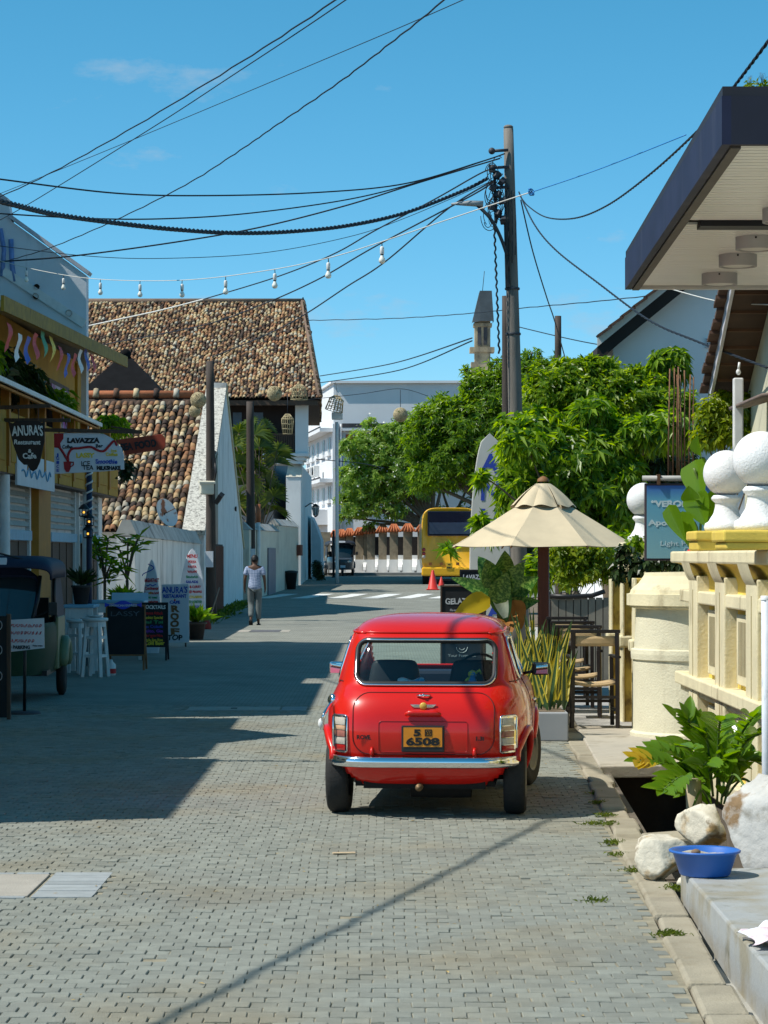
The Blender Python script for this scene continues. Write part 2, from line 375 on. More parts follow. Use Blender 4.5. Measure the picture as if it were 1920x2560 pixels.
# inspection covers let into the paving
m_cover = M('cover_plate', (.36, .33, .28), .8, .14, 5, bump=.4, bs=90)
m_bluebrick = M('blue_brick', (.30, .32, .32), .75, .12, 8, bump=.3, rnd=.1)
m_hole = M('dark_hole', (.01, .01, .01), 1, 0)
def cover(x0, x1, y0, y1, label, bx):
    t = thing('inspection_cover', label, 'manhole cover', ((x0 + x1) / 2, (y0 + y1) / 2, 0))
    c = MB(); c.box(x0 + .02, bx - .02, y0 + .07, y1 - .07, -.02, .004); p = mk('plate', c, m_cover, t, bevel=.004)
    h = MB(); h.box((x0 + bx) / 2 - .035, (x0 + bx) / 2 + .035, (y0 + y1) / 2 - .05, (y0 + y1) / 2 + .05, .0045, .0075); mk('lifting_slot', h, m_hole, p)
    nx = 6
    for k in range(8):
        b = MB(); yy = y0 + .01 + k * (y1 - y0) / 8; b.box(bx + .005, x1 - .01, yy, yy + (y1 - y0) / 8 - .008, -.02, .003 + rng.normal(0, .0012)); mk('brick', b, m_bluebrick, t)
    L = bx - x0; k = 0
    while k * .19 < L - .12:
        for yy in (y0, y1 - .062):
            b = MB(); b.box(x0 + k * .19 + .008, x0 + k * .19 + .18, yy, yy + .06, -.02, .003 + rng.normal(0, .001)); mk('brick', b, m_bluebrick, t)
        k += 1
cover(-2.75, -1.46, 12.25, 13.22, 'large concrete cover edged with blue-grey bricks in the sunlit setts, front left', -1.78)
cover(-2.22, -.86, 27.1, 27.75, 'pale inspection cover edged with bricks, lying in the big building shadow', -1.15)
c = MB(); yy = 55.6; c.box(PX(628, yy), PX(700, yy), yy - .7, yy + .7, gz(yy) + .002, gz(yy) + .006); c.m = 1
c.box(PX(590, yy), PX(625, yy), yy - .7, yy + .7, gz(yy) + .002, gz(yy) + .005); c.box(PX(703, yy), PX(725, yy), yy - .7, yy + .7, gz(yy) + .002, gz(yy) + .005)
mk('inspection_cover', c, [M('iron_cover', (.12, .115, .12), .6, .2, 8), m_cover], label='dark iron cover with pale surround near the walking man', cat='manhole cover')

# zebra stripes, worn white paint on the setts
m_paint = M('road_paint', (.72, .72, .69), .7, .12, 6, col2=(.3, .3, .27), c2s=5, c2t=(.58, .72))
for k, px in enumerate((690, 782, 868, 955, 1036, 1118)):
    s = MB(); y0, y1 = 86.6, 90.2; wd = .60; xc = PX(px, 88.4); sk = .9
    n = 6
    for i in range(n):
        ya, yb = y0 + (y1 - y0) * i / n, y0 + (y1 - y0) * (i + 1) / n
        xa, xb = xc + sk * (i / n - .5), xc + sk * ((i + 1) / n - .5)
        s.add([(xa - wd / 2, ya, gz(ya) + .006), (xa + wd / 2, ya, gz(ya) + .006), (xb + wd / 2, yb, gz(yb) + .006), (xb - wd / 2, yb, gz(yb) + .006)], [(0, 1, 2, 3)])
    mk('crossing_stripe', s, m_paint, label='%s white painted crossing stripe counted from the white wall' % ('first', 'second', 'third', 'fourth', 'fifth', 'sixth')[k], cat='road marking', group='painted stripes of the street crossing')

# kerb stones along the sunny side
kerb = thing('kerb', 'row of worn pale kerb stones along the paving', None, (kerb_x(15), 15, 0)); kerb['kind'] = 'structure'
y = 6.0; k = 0
while y < 60:
    L = .62 if y < 24 else 2.4
    a, b = y + .012, y + L - .012; wd = .17 + rng.normal(0, .012); dz = rng.normal(0, .008); o1, o2 = rng.normal(0, .008, 2)
    s = MB(); s.prism([(kerb_x(a) + o1, a, -.15), (kerb_x(a) + wd, a, -.15), (kerb_x(b) + wd, b, -.15), (kerb_x(b) + o2, b, -.15)], (0, 0, .152 + dz + .01)); mk('kerb_stone', s, m_kerb, kerb, bevel=.018)
    y += L
# open drain: channel bed, far slab bridging it, and the near half filled with a shallow concrete gutter
dr = MB()
def kx(o): return lambda yy: kerb_x(yy) + o
strip(dr, kx(.15), kx(1.0), [13.2, 14, 16, 18, 20.6], -.62)
for o, a, b in ((.17, 13.2, 20.6), (.98, 13.2, 20.6)):
    dr.prism([(kerb_x(a) + o, a, -.64), (kerb_x(b) + o, b, -.64), (kerb_x(b) + o + .06, b, -.64), (kerb_x(a) + o + .06, a, -.64)], (0, 0, .61))
dr.box(kerb_x(13) + .15, kerb_x(13) + 1.02, 13.0, 13.2, -.64, -.04); dr.box(kerb_x(20.6) + .15, kerb_x(20.6) + 1.0, 20.5, 20.62, -.64, -.02)
mk('drain_channel', dr, m_drain, label='open dark roadside drain between kerb and wall', kind='structure', org=(1.9, 17, -.6))
gt = MB(); strip(gt, kx(.175), kx(.42), [5, 8, 10, 12, 13.1], -.10)
mk('gutter', gt, m_conc, label='shallow wet concrete gutter beside the kerb', kind='structure', org=(1.5, 9, -.1))
sl = MB(); a, b = 19.6, 24.2
sl.prism([(kerb_x(a) + .14, a, -.07), (kerb_x(a) + 1.5, a + .25, -.07), (kerb_x(b) + 1.55, b, -.07), (kerb_x(b) + .14, b, -.07)], (0, 0, .10))
mk('drain_slab', sl, M('pale_slab', (.42, .38, .31), .85, .18, 3, bump=.4, bs=50, streak=((.22, .19, .14), 3, .5, .7, 1)), label='pale concrete slab bridging the drain before the chairs', kind='structure', bevel=.012)
pv = MB(); strip(pv, kx(.16), kx(1.9), [24.25, 28, 34, 44, 58], .02)
mk('pavement', pv, M('pavement_slab', (.36, .35, .33), .85, .15, 2, bump=.3), label='smooth grey pavement under the cafe chairs', kind='structure', org=(2.5, 35, 0))
# raised concrete platform in the near corner
pl = MB(); a, b = 6.5, 12.35
pl.prism([(kerb_x(a) + .36, a, -.12), (4.5, a, -.12), (4.5, b, -.12), (kerb_x(b) + .19, b, -.12)], (0, 0, .26))
m_plat = M('platform_concrete', (.36, .37, .36), .6, .18, 2.2, bump=.25, bs=45, col2=(.27, .245, .185), c2s=2.2, c2t=(.46, .60), streak=((.13, .125, .085), 3.2, .57, .68, 1))
mk('platform', pl, m_plat, label='low concrete platform with damp brownish patches', kind='structure', bevel=.012)
rg = MB(); strip(rg, kx(1.0), kx(4), [12.4, 16, 20, 24.5], .0)
mk('garden_bed', rg, m_earth, label='strip of soil at the foot of the yellow wall', kind='structure', org=(3, 18, 0))

# ================================================================== the small red car
m_red = M('red_paint', (.58, .009, .003), .3, .03, 2, spec=.3, coat=.6)
m_chrome = M('chrome', (.82, .83, .85), .09, 0, metal=1)
m_rubber = M('black_rubber', (.015, .015, .016), .6, .1, 20)
m_tyre = M('tyre', (.022, .021, .02), .85, .2, 30, bump=.3, bs=80)
m_under = M('underbody', (.012, .011, .01), .9, .2, 8)
m_seam = M('panel_seam', (.09, .002, .002), .7, 0)
m_cglass = glass_mat('car_glass', (.90, .99, .97), .06)
m_seat = M('seat_vinyl', (.02, .022, .028), .5, .1, 10)
m_black = M('black_plastic', (.016, .016, .017), .45, .1, 10)

car = thing('parked_car', 'small red two-door vintage car parked on the paving, seen from behind', 'car')
LV = [  # z, rear v, front v, half width
 (.20, .20, 2.86, .57), (.24, .13, 2.92, .61), (.31, .07, 2.98, .645), (.42, .035, 3.02, .675), (.55, .02, 3.04, .688), (.67, .035, 3.03, .685), (.76, .075, 2.98, .667),
 (.825, .135, 2.84, .640), (.875, .20, 2.28, .612), (.95, .245, 2.13, .592), (1.05, .305, 2.02, .563), (1.13, .355, 1.94, .54), (1.19, .405, 1.87, .519), (1.235, .475, 1.79, .49),
 (1.272, .58, 1.68, .445), (1.298, .74, 1.54, .37), (1.314, .93, 1.42, .26), (1.321, 1.12, 1.30, .10)]
def cr4(tab, n):
    t = np.array(tab); o = []
    for i in range(len(t) - 1):
        p0, p1, p2, p3 = t[max(i - 1, 0)], t[i], t[i + 1], t[min(i + 2, len(t) - 1)]
        for j in range(n):
            s = j / n; o.append(.5 * ((2 * p1) + (p2 - p0) * s + (2 * p0 - 5 * p1 + 4 * p2 - p3) * s * s + (3 * p1 - p0 - 3 * p2 + p3) * s ** 3))
    o.append(t[-1]); return np.array(o)
DL = cr4(LV, 6)
NE = 5.4
def lev(z): return [float(np.interp(z, DL[:, 0], DL[:, k])) for k in (1, 2, 3)]
def rear_v(u, z, out=0.0):
    a, b, hw = lev(z); vc = (a + b) / 2; hv = (b - a) / 2
    return vc - hv * max(0, 1 - min(1, abs(u) / hw) ** NE) ** (1 / NE) - out
def side_u(v, z, out=0.0):
    a, b, hw = lev(z); vc = (a + b) / 2; hv = (b - a) / 2
    return hw * max(0, 1 - min(1, abs(v - vc) / hv) ** NE) ** (1 / NE) + out
KQ = 56
th = np.linspace(0, math.pi / 2, 900)
def ring(a, b, hw):
    vc, hv = (a + b) / 2, (b - a) / 2
    u = hw * np.sin(th) ** (2 / NE); v = hv * np.cos(th) ** (2 / NE)
    s = np.concatenate([[0], np.cumsum(np.hypot(np.diff(u), np.diff(v)))]); q = np.linspace(0, s[-1], KQ + 1)
    uq, vq = np.interp(q, s, u), np.interp(q, s, v)
    # rear centre -> right -> front centre -> left
    U = np.concatenate([uq, uq[-2::-1], -uq[1:], -uq[-2:0:-1]]); V = np.concatenate([vc - vq, vc + vq[-2::-1], vc + vq[1:], vc - vq[-2:0:-1]])
    return U, V
rings = [ring(*r[1:]) for r in DL]; NR = len(rings[0][0])
bv = [(U[j], V[j], z) for (U, V), z in zip(rings, DL[:, 0]) for j in range(NR)]
AX_R, AX_F, AZ, WR = .47, 2.50, .262, .262
def rrect(x, y, x0, x1, y0, y1, r):
    dx = max(x0 + r - x, 0, x - (x1 - r)); dy = max(y0 + r - y, 0, y - (y1 - r)); return math.hypot(dx, dy) <= r and x0 <= x <= x1 and y0 <= y <= y1
bf = []
for i in range(len(DL) - 1):
    for j in range(NR):
        q = (i * NR + j, i * NR + (j + 1) % NR, (i + 1) * NR + (j + 1) % NR, (i + 1) * NR + j)
        c = [sum(bv[k][t] for k in q) / 4 for t in range(3)]; u, v, z = c
        a, b, hw = lev(z); vc = (a + b) / 2
        rear = (v - a) < .32 and abs(u) < hw * .93; front = (b - v) < .3 and abs(u) < hw * .9; side = not rear and not front
        if rear and rrect(u, z, -.452, .452, .880, 1.150, .065): continue
        if front and z > .9 and rrect(u, z, -.50, .50, .92, 1.17, .05): continue
        if abs(u) > .40 and side and (rrect(v, z, .60, 1.03, .90, 1.165, .05) or rrect(v, z, 1.10, 1.84, .90, 1.165, .05)): continue
        if abs(u) > .40 and (math.hypot(v - AX_R, z - AZ) < .298 or math.hypot(v - AX_F, z - AZ) < .298): continue
        bf.append(q)
mb = MB(); mb.add(bv, bf, True); mb.add([(0, 1.21, 1.323)] + [bv[(len(DL) - 1) * NR + j] for j in range(NR)], [(0, 1 + j, 1 + (j + 1) % NR) for j in range(NR)], True)
body = mk('body', mb, m_red, car)
s_ = body.modifiers.new('thickness', 'SOLIDIFY'); s_.thickness = .012; s_.offset = -1
# underside
mb = MB(); mb.box(-.46, .46, .22, 2.85, .20, .235); mb.box(-.40, .40, .16, .40, .19, .27); mb.tube([(-.64, AX_R, AZ), (.64, AX_R, AZ)], .035, 8); mb.box(-.5, .5, 1.9, 2.8, .16, .6)
mb.tube([(.05, .2, .21), (.05, 2.2, .19)], .028, 8); mb.lathe([(.085, -.2), (.09, 0), (.085, .2)], (.1, .36, .2), 14, Euler((0, R(90), 0)).to_matrix())
mk('underside', mb, m_under, car)
mb = MB(); mb.tube([(-.03, .42, .2), (-.03, .06, .205)], .024, 10); mb.tube([(-.03, .062, .205), (-.03, .052, .205)], .018, 10); mk('exhaust_pipe', mb, M('rusty_steel', (.20, .13, .07), .6, .3, 30, metal=.6), car)
# wheels
def wheel(u, v, steer, side):
    t = MB(); rot = Euler((0, R(90), 0)).to_matrix(); rot = Euler((0, 0, steer)).to_matrix() @ rot
    w2 = .073
    t.lathe([(.15, -w2 * .9), (.20, -w2), (.238, -w2), (.255, -w2 * .8), (WR, -w2 * .45), (WR, w2 * .45), (.255, w2 * .8), (.238, w2), (.20, w2), (.15, w2 * .9)], (u, v, AZ), 40, rot)
    w_ = mk('tyre', t, m_tyre, car)
    r = MB(); s = side
    r.lathe([(.002, s * .05), (.05, s * .055), (.06, s * .035), (.12, s * .03), (.135, s * .06), (.152, s * .072), (.152, -s * .07)], (u, v, AZ), 28, rot); mk('rim', r, M('rim_alloy', (.16, .16, .16), .45, .05, metal=.9), w_)
for s in (-1, 1): wheel(s * .588, AX_R, 0, s)
for s in (-1, 1): wheel(s * .600, AX_F, R(-13), s)
# flared wheel arches
for ax in (AX_R, AX_F):
    for s in (-1, 1):
        a = MB(); pts = []; rs = []
        for k in range(25):
            t = R(-14 + 172 * k / 24); v, z = ax + .305 * math.cos(t), AZ + .305 * math.sin(t); z = max(z, .19)
            pts.append((s * (max(side_u(min(max(v, .1), 2.95), max(z, .24)), .60) + .006), v, z)); rs.append(.026)
        a.tube(pts, rs, 8); mk('wheel_arch', a, m_red, car)
# glass
def pane(name, fn, n=14, m_=10, parent=car, mat=m_cglass):
    p = MB(); p.grid(fn, n, m_); return mk(name, p, mat, parent)
pane('rear_window', lambda a, b: (lambda u, z: (u, rear_v(u, z, -.006), z))(-.46 + .92 * a, .872 + .288 * b))
def front_pt(u, z):
    a, b, hw = lev(z); vc = (a + b) / 2; hv = (b - a) / 2; return (u, vc + hv * max(0, 1 - min(1, abs(u) / hw) ** NE) ** (1 / NE) - .006, z)
pane('windscreen', lambda a, b: front_pt(-.52 + 1.04 * a, .91 + .27 * b))
for s in (-1, 1):
    for v0, v1 in ((.58, 1.05), (1.08, 1.86)):
        pane('side_window', lambda a, b, s=s, v0=v0, v1=v1: (s * side_u(v0 + (v1 - v0) * a, .89 + .285 * b, -.006), v0 + (v1 - v0) * a, .89 + .285 * b), 8, 8)
def loop_rr(x0, x1, y0, y1, r, n=7):
    o = []
    for cx, cy, a0 in ((x1 - r, y1 - r, 0), (x0 + r, y1 - r, 90), (x0 + r, y0 + r, 180), (x1 - r, y0 + r, 270)):
        for k in range(n + 1): a = R(a0 + 90 * k / n); o.append((cx + r * math.cos(a), cy + r * math.sin(a)))
    # densify the straight runs
    d = []
    for i in range(len(o)):
        a, b = o[i], o[(i + 1) % len(o)]; L = math.hypot(b[0] - a[0], b[1] - a[1]); k = max(1, int(L / .03))
        d += [(a[0] + (b[0] - a[0]) * t / k, a[1] + (b[1] - a[1]) * t / k) for t in range(k)]
    return d + [d[0], d[1]]
mb = MB(); mb.tube([(u, rear_v(u, z, .001), z) for u, z in loop_rr(-.458, .458, .874, 1.156, .07)], .0185, 8, False)
fr = mk('rear_window_seal', mb, m_rubber, car)
mb = MB(); mb.tube([(u, rear_v(u, z, .016), z) for u, z in loop_rr(-.462, .462, .870, 1.160, .072)], .0075, 6, False); mk('chrome_strip', mb, m_chrome, fr)
for s in (-1, 1):
    mb = MB()
    for v0, v1 in ((.60, 1.03), (1.10, 1.84)): mb.tube([(s * side_u(v, z, .004), v, z) for v, z in loop_rr(v0, v1, .90, 1.165, .05)], .012, 6, False)
    mk('side_window_seal', mb, m_chrome, car)
    mb = MB(); mb.tube([(s * side_u(.32 + .0 * k, .80 + .03 * k, .006), .33 + .012 * k * .9, .80 + .03 * k) for k in range(2)], .002, 4)
# body seams and gutters
mb = MB(); mb.tube([(u, rear_v(u, z, .0005), z) for u, z in loop_rr(-.462, .462, .425, .822, .11)], .0042, 5, False)
lid = mk('boot_lid_seam', mb, m_seam, car)
mb = MB(); mb.tube([(u, rear_v(u, z, .0006), z) for u, z in loop_rr(-.29, .29, .44, .64, .02)], .003, 5, False); mk('lid_panel_crease', mb, M('crease', (.33, .005, .004), .4, 0), car)
for s in (-1, 1):
    mb = MB(); mb.tube([(s * side_u(1.08, z, .0008), 1.08, z) for z in np.linspace(.30, .88, 14)], .003, 5); mb.tube([(s * side_u(2.06, z, .0008), 2.06, z) for z in np.linspace(.30, .88, 14)], .003, 5)
    mb.tube([(s * side_u(v, .885, .003), v, .885) for v in np.linspace(.36, 2.1, 20)], .004, 5); mk('door_seam', mb, m_seam, car)
    # drip rail round the roof and the body corner flange
    mb = MB(); pts = []
    for k in range(24):
        v = .46 + 1.38 * k / 23; z = 1.222 - .02 * abs(k - 11) / 11; pts.append((s * side_u(v, z, .008), v, z))
    mb.tube(pts, .010, 6)
    mb.tube([(s * (side_u(.44 - .26 * t, 1.215 - .345 * t) if False else min(lev(1.215 - .345 * t)[2] * .965, 9)), rear_v(lev(1.215 - .345 * t)[2] * .965, 1.215 - .345 * t, .004), 1.215 - .345 * t) for t in np.linspace(0, 1, 16)], .0075, 6)
    mk('drip_rail', mb, m_red, car)
mb = MB(); mb.tube([(u, rear_v(u, 1.207, .006), 1.207) for u in np.linspace(-.49, .49, 30)], .009, 6); mk('rear_drip_rail', mb, m_red, car)
# lamps
m_amber = M('lamp_amber', (.55, .33, .20), .25, .1, 40, coat=.6); m_lred = M('lamp_red', (.42, .012, .01), .2, .1, 40, coat=.8)
m_lclear = M('lamp_clear', (.50, .45, .38), .22, .15, 60, coat=.8); m_ldull = M('lamp_smoke', (.34, .13, .10), .25, .15, 40, coat=.6)
for s in (-1, 1):
    uc = s * .553; z0, z1 = .438, .668
    def lp(u, z, o): return (u, rear_v(u, z, o), z)
    mb = MB(); mb.grid(lambda a, b: lp(uc - .047 + .094 * a, z0 + (z1 - z0) * b, .020), 4, 6)
    pts = [lp(u, z, .006) for u, z in loop_rr(uc - .049, uc + .049, z0 - .002, z1 + .002, .016)]; mb.tube(pts, .011, 6, False)
    L_ = mk('tail_lamp', mb, m_chrome, car)
    for nm, mt, a0, a1 in (('red_reflector', m_lred, .03, .19), ('clear_lens', m_lclear, .21, .40), ('stop_lens', m_ldull, .42, .60), ('indicator_lens', m_amber, .62, .74), ('reversing_lens', m_lclear, .76, .97)):
        l = MB(); l.grid(lambda a, b, a0=a0, a1=a1: lp(uc - .037 + .074 * a, z0 + (z1 - z0) * (a0 + (a1 - a0) * b), .027 + .005 * math.sin(math.pi * a) * math.sin(math.pi * b) ** .3), 6, 4); mk(nm, l, mt, L_)
# number plate
m_plate = M('plate_orange', (.62, .22, .012), .45, .06, 20); m_ink = M('black_ink', (.008, .008, .008), .5, 0)
vp = rear_v(0, .53, .016)
mb = MB(); mb.box(-.140, .140, vp, vp + .02, .442, .614); pf = mk('plate_frame', mb, m_black, car, bevel=.006)
mb = MB(); mb.box(-.126, .126, vp - .004, vp, .476, .602); mk('number_plate', mb, m_plate, pf)
def ctext(n_, s, u, z, size, mat=m_ink, bold=.0, out=None, width=None, par=car, v=None):
    return text(n_, s, par, mat, (u, (v if v is not None else rear_v(u, z, .004)), z), size, bold=bold, width=width)
ctext('plate_numbers', '6508', 0, .488, .066, bold=.003, width=.218, par=pf, v=vp - .0055)
ctext('plate_digit', '5', -.036, .548, .058, bold=.003, width=.046, par=pf, v=vp - .0055)
mb = MB(); c = (.036, vp - .0055, .568)
for a in (-1, 1): mb.box(c[0] + a * .02 - .003, c[0] + a * .02 + .003, c[1] - .001, c[1] + .001, .548, .589); mb.box(c[0] - .023, c[0] + .023, c[1] - .001, c[1] + .001, .568 + a * .019 - .003, .568 + a * .019 + .003)
mb.tube([(c[0] - .011, c[1], .556), (c[0] - .012, c[1], .572), (c[0] - .004, c[1], .580), (c[0] + .004, c[1], .570), (c[0] - .003, c[1], .562), (c[0] + .008, c[1], .557), (c[0] + .012, c[1], .570), (c[0] + .008, c[1], .581)], .003, 4); mk('plate_symbol', mb, m_ink, pf)
mb = MB(); mb.tube([(u, rear_v(u, .684, .022), .684 + .012 * (abs(u) < .11)) for u in np.linspace(-.118, .118, 9)], [.008] + [.019] * 7 + [.008], 8); mk('plate_lamp_cowl', mb, m_red, car)
# badges
mb = MB(); mb.prism([(-.087, rear_v(0, .74, .012), .749), (.087, rear_v(0, .74, .012), .749), (.062, rear_v(0, .74, .012), .727), (-.062, rear_v(0, .74, .012), .727)], (0, .01, 0))
bd = mk('winged_badge', mb, m_chrome, car, bevel=.002)
for s in (-1, 1):
    for k in range(3):
        mb = MB(); mb.box(min(s * .024, s * (.074 - .008 * k)), max(s * .024, s * (.074 - .008 * k)), rear_v(0, .74, .0135), rear_v(0, .74, .012), .7305 + .006 * k, .7325 + .006 * k); mk('wing_groove', mb, m_black, bd)
mb = MB(); mb.lathe([(.001, -.012), (.018, -.011), (.024, -.006), (.024, .006)], (0, rear_v(0, .74, .012), .738), 20, Euler((R(-90), 0, 0)).to_matrix()); mk('badge_boss', mb, M('badge_gold', (.60, .38, .06), .35, .1, 30), bd)
mb = MB(); mb.tube([(-.045, rear_v(0, .803, .010), .803), (-.02, rear_v(0, .803, .024), .805), (.02, rear_v(0, .803, .024), .805), (.045, rear_v(0, .803, .010), .803)], .0075, 8); mb.sphere((0, rear_v(0, .803, .03), .806), .012, 10, 6); mk('boot_handle', mb, m_chrome, car)
ctext('model_lettering', 'ROVER', -.378, .522, .038, bold=.0015, width=.115); ctext('engine_lettering', '1.3i', .368, .518, .036, bold=.0015, width=.052)
for u in (-.335, .335):
    mb = MB(); mb.tube([(u, rear_v(u, .46, .004), .468), (u, rear_v(u, .44, .016), .44), (u, rear_v(u, .405, .010), .405)], [.008, .014, .013], 8); mk('lid_hinge', mb, m_red, car)
# fuel cap and strap
zc = .762; uc = -.615; p0 = Vector((uc, rear_v(uc, zc, .015), zc))
mb = MB(); mb.lathe([(.001, .03), (.028, .028), (.036, .018), (.038, 0), (.03, -.02)], p0, 18, Vector((-.75, -.62, .15)).to_track_quat('Z', 'Y').to_matrix()); fc = mk('fuel_cap', mb, m_chrome, car)
mb = MB(); sp = [Vector((-.622, rear_v(-.61, .745, .03), .745)), Vector((-.655, .10, .68)), Vector((-.668, .12, .62)), Vector((-.672, .125, .575))]
mb.tube(smooth_path(sp, 4), .012, 6); mk('cap_strap', mb, m_chrome, fc)
mb = MB(); mb.lathe([(.001, .012), (.016, .010), (.019, 0), (.001, -.01)], (-.678, .112, .62), 14, Vector((-.5, -.85, .1)).to_track_quat('Z', 'Y').to_matrix())
for i in range(len(mb.v)): mb.v[i] = (mb.v[i][0], mb.v[i][1], .62 + (mb.v[i][2] - .62) * 1.7)
mk('cap_tag', mb, M('white_tag', (.7, .7, .68), .4, .05), fc)
# bumper
prof = []
for k in range(33):
    u = -.645 + 1.29 * k / 32; prof.append((u, rear_v(u * .98, .40, .05) + (.0 if abs(u) < .6 else .0), .375))
def bump_pt(a, b):
    k = a * 32; i = min(31, int(k)); t = k - i; u = prof[i][0] * (1 - t) + prof[i + 1][0] * t; v = prof[i][1] * (1 - t) + prof[i + 1][1] * t
    an = R(-95 + 190 * b); return (u, v - .026 * math.cos(an), .375 + .036 * math.sin(an))
mb = MB(); mb.grid(bump_pt, 48, 10)
for e in (0, 1): pts = [bump_pt(e, b / 10) for b in range(11)]; mb.add(pts, [tuple(range(11))])
bo = mk('rear_bumper', mb, m_chrome, car); s_ = bo.modifiers.new('thickness', 'SOLIDIFY'); s_.thickness = .004
for u in (-.3, .3):
    mb = MB(); mb.box(u - .02, u + .02, rear_v(u, .39, .04), rear_v(u, .39, -.05), .36, .385); mk('bumper_bracket', mb, m_black, car)
# mirrors
m_mirror = M('mirror_face', (.8, .85, .82), .03, 0, metal=1)
for s in (-1, 1):
    c = Vector((s * .735, 1.80, .905)); mb = MB(); mb.cbox(c + Vector((0, .02, 0)), (.125, .045, .092)); hs = mk('door_mirror', mb, m_chrome if s < 0 else m_black, car, bevel=.015)
    mb = MB(); mb.cbox(c + Vector((0, -.006, 0)), (.105, .004, .072), (0, 0, R(-10 * s))); mk('mirror_glass', mb, m_mirror, hs, bevel=.001)
    mb = MB(); mb.tube([c + Vector((-s * .05, .02, -.02)), (s * .61, 1.83, .87)], .012, 6); mk('mirror_arm', mb, m_black, hs)
    mb = MB(); mb.tube([(s * side_u(1.18, .72, .02), 1.16, .72), (s * side_u(1.28, .72, .03), 1.29, .72)], .011, 6); mk('door_handle', mb, m_chrome, car)
# cabin
for s in (-1, 1):
    mb = MB(); mb.grid(lambda a, b, s=s: (s * .285 + .21 * math.sin((a - .5) * math.pi) * (1 - .25 * b ** 3), 1.30 + .06 * b - .05 * math.cos((a - .5) * math.pi), .40 + .60 * (b if b < .86 else .86 + .12 * math.sin((b - .86) / .14 * math.pi / 2)) - .04 * (abs(a - .5) * 2) ** 4 * b), 14, 14)
    st = mk('seat_back', mb, m_seat, car); x_ = st.modifiers.new('thickness', 'SOLIDIFY'); x_.thickness = .10
    mb = MB(); mb.box(s * .285 - .21, s * .285 + .21, 1.34, 1.8, .32, .46); mk('seat_cushion', mb, m_seat, car, bevel=.05)
mb = MB(); mb.box(-.50, .50, .40, .66, .80, .838); mk('parcel_shelf', mb, m_seat, car)
mb = MB(); mb.box(-.48, .48, .66, .78, .42, .86); mk('rear_seat', mb, m_seat, car, bevel=.05)
mb = MB(); mb.box(-.52, .52, 2.0, 2.16, .72, .885); mk('dashboard', mb, M('dash_blue', (.02, .03, .06), .5, .1), car, bevel=.03)
mb = MB(); ring_ = [(.29 + .17 * math.cos(t), 1.86 + .05 * math.sin(t), .84 + .165 * math.sin(t)) for t in np.linspace(0, 2 * math.pi, 25)]; mb.tube(ring_, .011, 6); mb.tube([(.29, 1.87, .84), (.29, 2.05, .78)], .02, 6); mk('steering_wheel', mb, m_black, car)
mb = MB(); mb.box(-.53, .53, .5, 2.1, .236, .25); mk('floor', mb, m_under, car)
mb = MB(); mb.tube([(-.02, 1.75, 1.19), (-.02, 1.70, 1.14)], .008, 5); mb.cbox((-.02, 1.69, 1.125), (.19, .02, .05)); mk('inner_mirror', mb, m_black, car)
car.location = (.252, 15.86, 0); car.rotation_euler = (0, 0, R(-4.6)); ORG[car] = Vector()
carM = Matrix.Translation(car.location) @ Euler((0, 0, R(-4.6))).to_matrix().to_4x4()
# things lying on the parcel shelf
mb = MB(); mb.grid(lambda a, b: Vector((-.20 + .18 * a, .50 + .09 * (b - .5), .842 + .062 * (math.sin(math.pi * min(max(b, .02), .98)) ** .35) * (.85 + .15 * math.sin(a * 9)))), 14, 12)
mb.v = [tuple(carM @ Vector(p)) for p in mb.v]
mk('tissue_pack', mb, M('tissue_wrap', (.75, .78, .8), .4, .05, col2=(.05, .35, .62), c2s=9, c2t=(.48, .58)), label='white and blue tissue pack on the rear shelf inside the red car', cat='tissue pack')
mb = MB(); mb.lathe([(.001, 0), (.03, .004), (.036, .03), (.026, .055), (.02, .062), (.028, .075), (.03, .092), (.02, .108), (.001, .114)], (.30, .50, .84), 14); mb.m = 1; mb.tube([(.32, .5, .93), (.35, .48, .955), (.36, .49, .93)], .009, 6); mb.tube([(.275, .5, .90), (.255, .48, .88)], .009, 6)
mb.v = [tuple(carM @ Vector(p)) for p in mb.v]
mk('soft_toy', mb, [M('toy_blue', (.08, .22, .5), .8, .1, col2=(.7, .55, .06), c2s=22, c2t=(.5, .52)), M('toy_yellow', (.7, .58, .08), .8, .1)], label='tiny yellow and blue soft toy on the rear shelf inside the red car', cat='toy')

# ================================================================== shaded side of the street: restaurant, signs, furniture
m_yel = M('yellow_plaster', (.40, .225, .016), .8, .18, 2.5, streak=((.25, .16, .05), 2.2, .56, .75, .35))
m_orange = M('orange_paint', (.42, .18, .022), .7, .15, 4)
m_white = M('white_plaster', (.77, .77, .75), .85, .10, 2, bump=.3, bs=30, streak=((.30, .29, .26), 1.6, .56, .74, .22))
m_whitew = M('weathered_white', (.74, .74, .71), .85, .12, 1.2, bump=.35, bs=25, streak=((.10, .10, .095), 1.5, .56, .76, .3))
m_bluewall = M('pale_blue_white', (.58, .62, .66), .85, .08, 1.5, bump=.25, bs=25, streak=((.17, .17, .19), 1.3, .57, .72, .14))
m_wood = M('dark_wood', (.075, .045, .028), .7, .3, 6, stretch=(6, 6, .5), bump=.3, bs=30)
m_pole = M('tarred_wood', (.055, .042, .034), .8, .3, 7, stretch=(4, 4, .3), bump=.5, bs=40)
m_lblue = M('light_blue_paint', (.22, .42, .55), .6, .15, 6)
m_whpaint = M('white_paint', (.66, .66, .64), .55, .12, 7)
m_slate = M('chalkboard', (.012, .014, .016), .75, .35, 5)
m_navy = M('navy_frame', (.02, .03, .07), .5, .1)
m_brown = M('brown_frame', (.22, .10, .035), .65, .2, 12)
m_yellowP = M('yellow_letter', (.75, .55, .04), .6, .1); m_redP = M('red_letter', (.55, .02, .02), .6, .1); m_blueP = M('blue_letter', (.03, .07, .42), .6, .1)
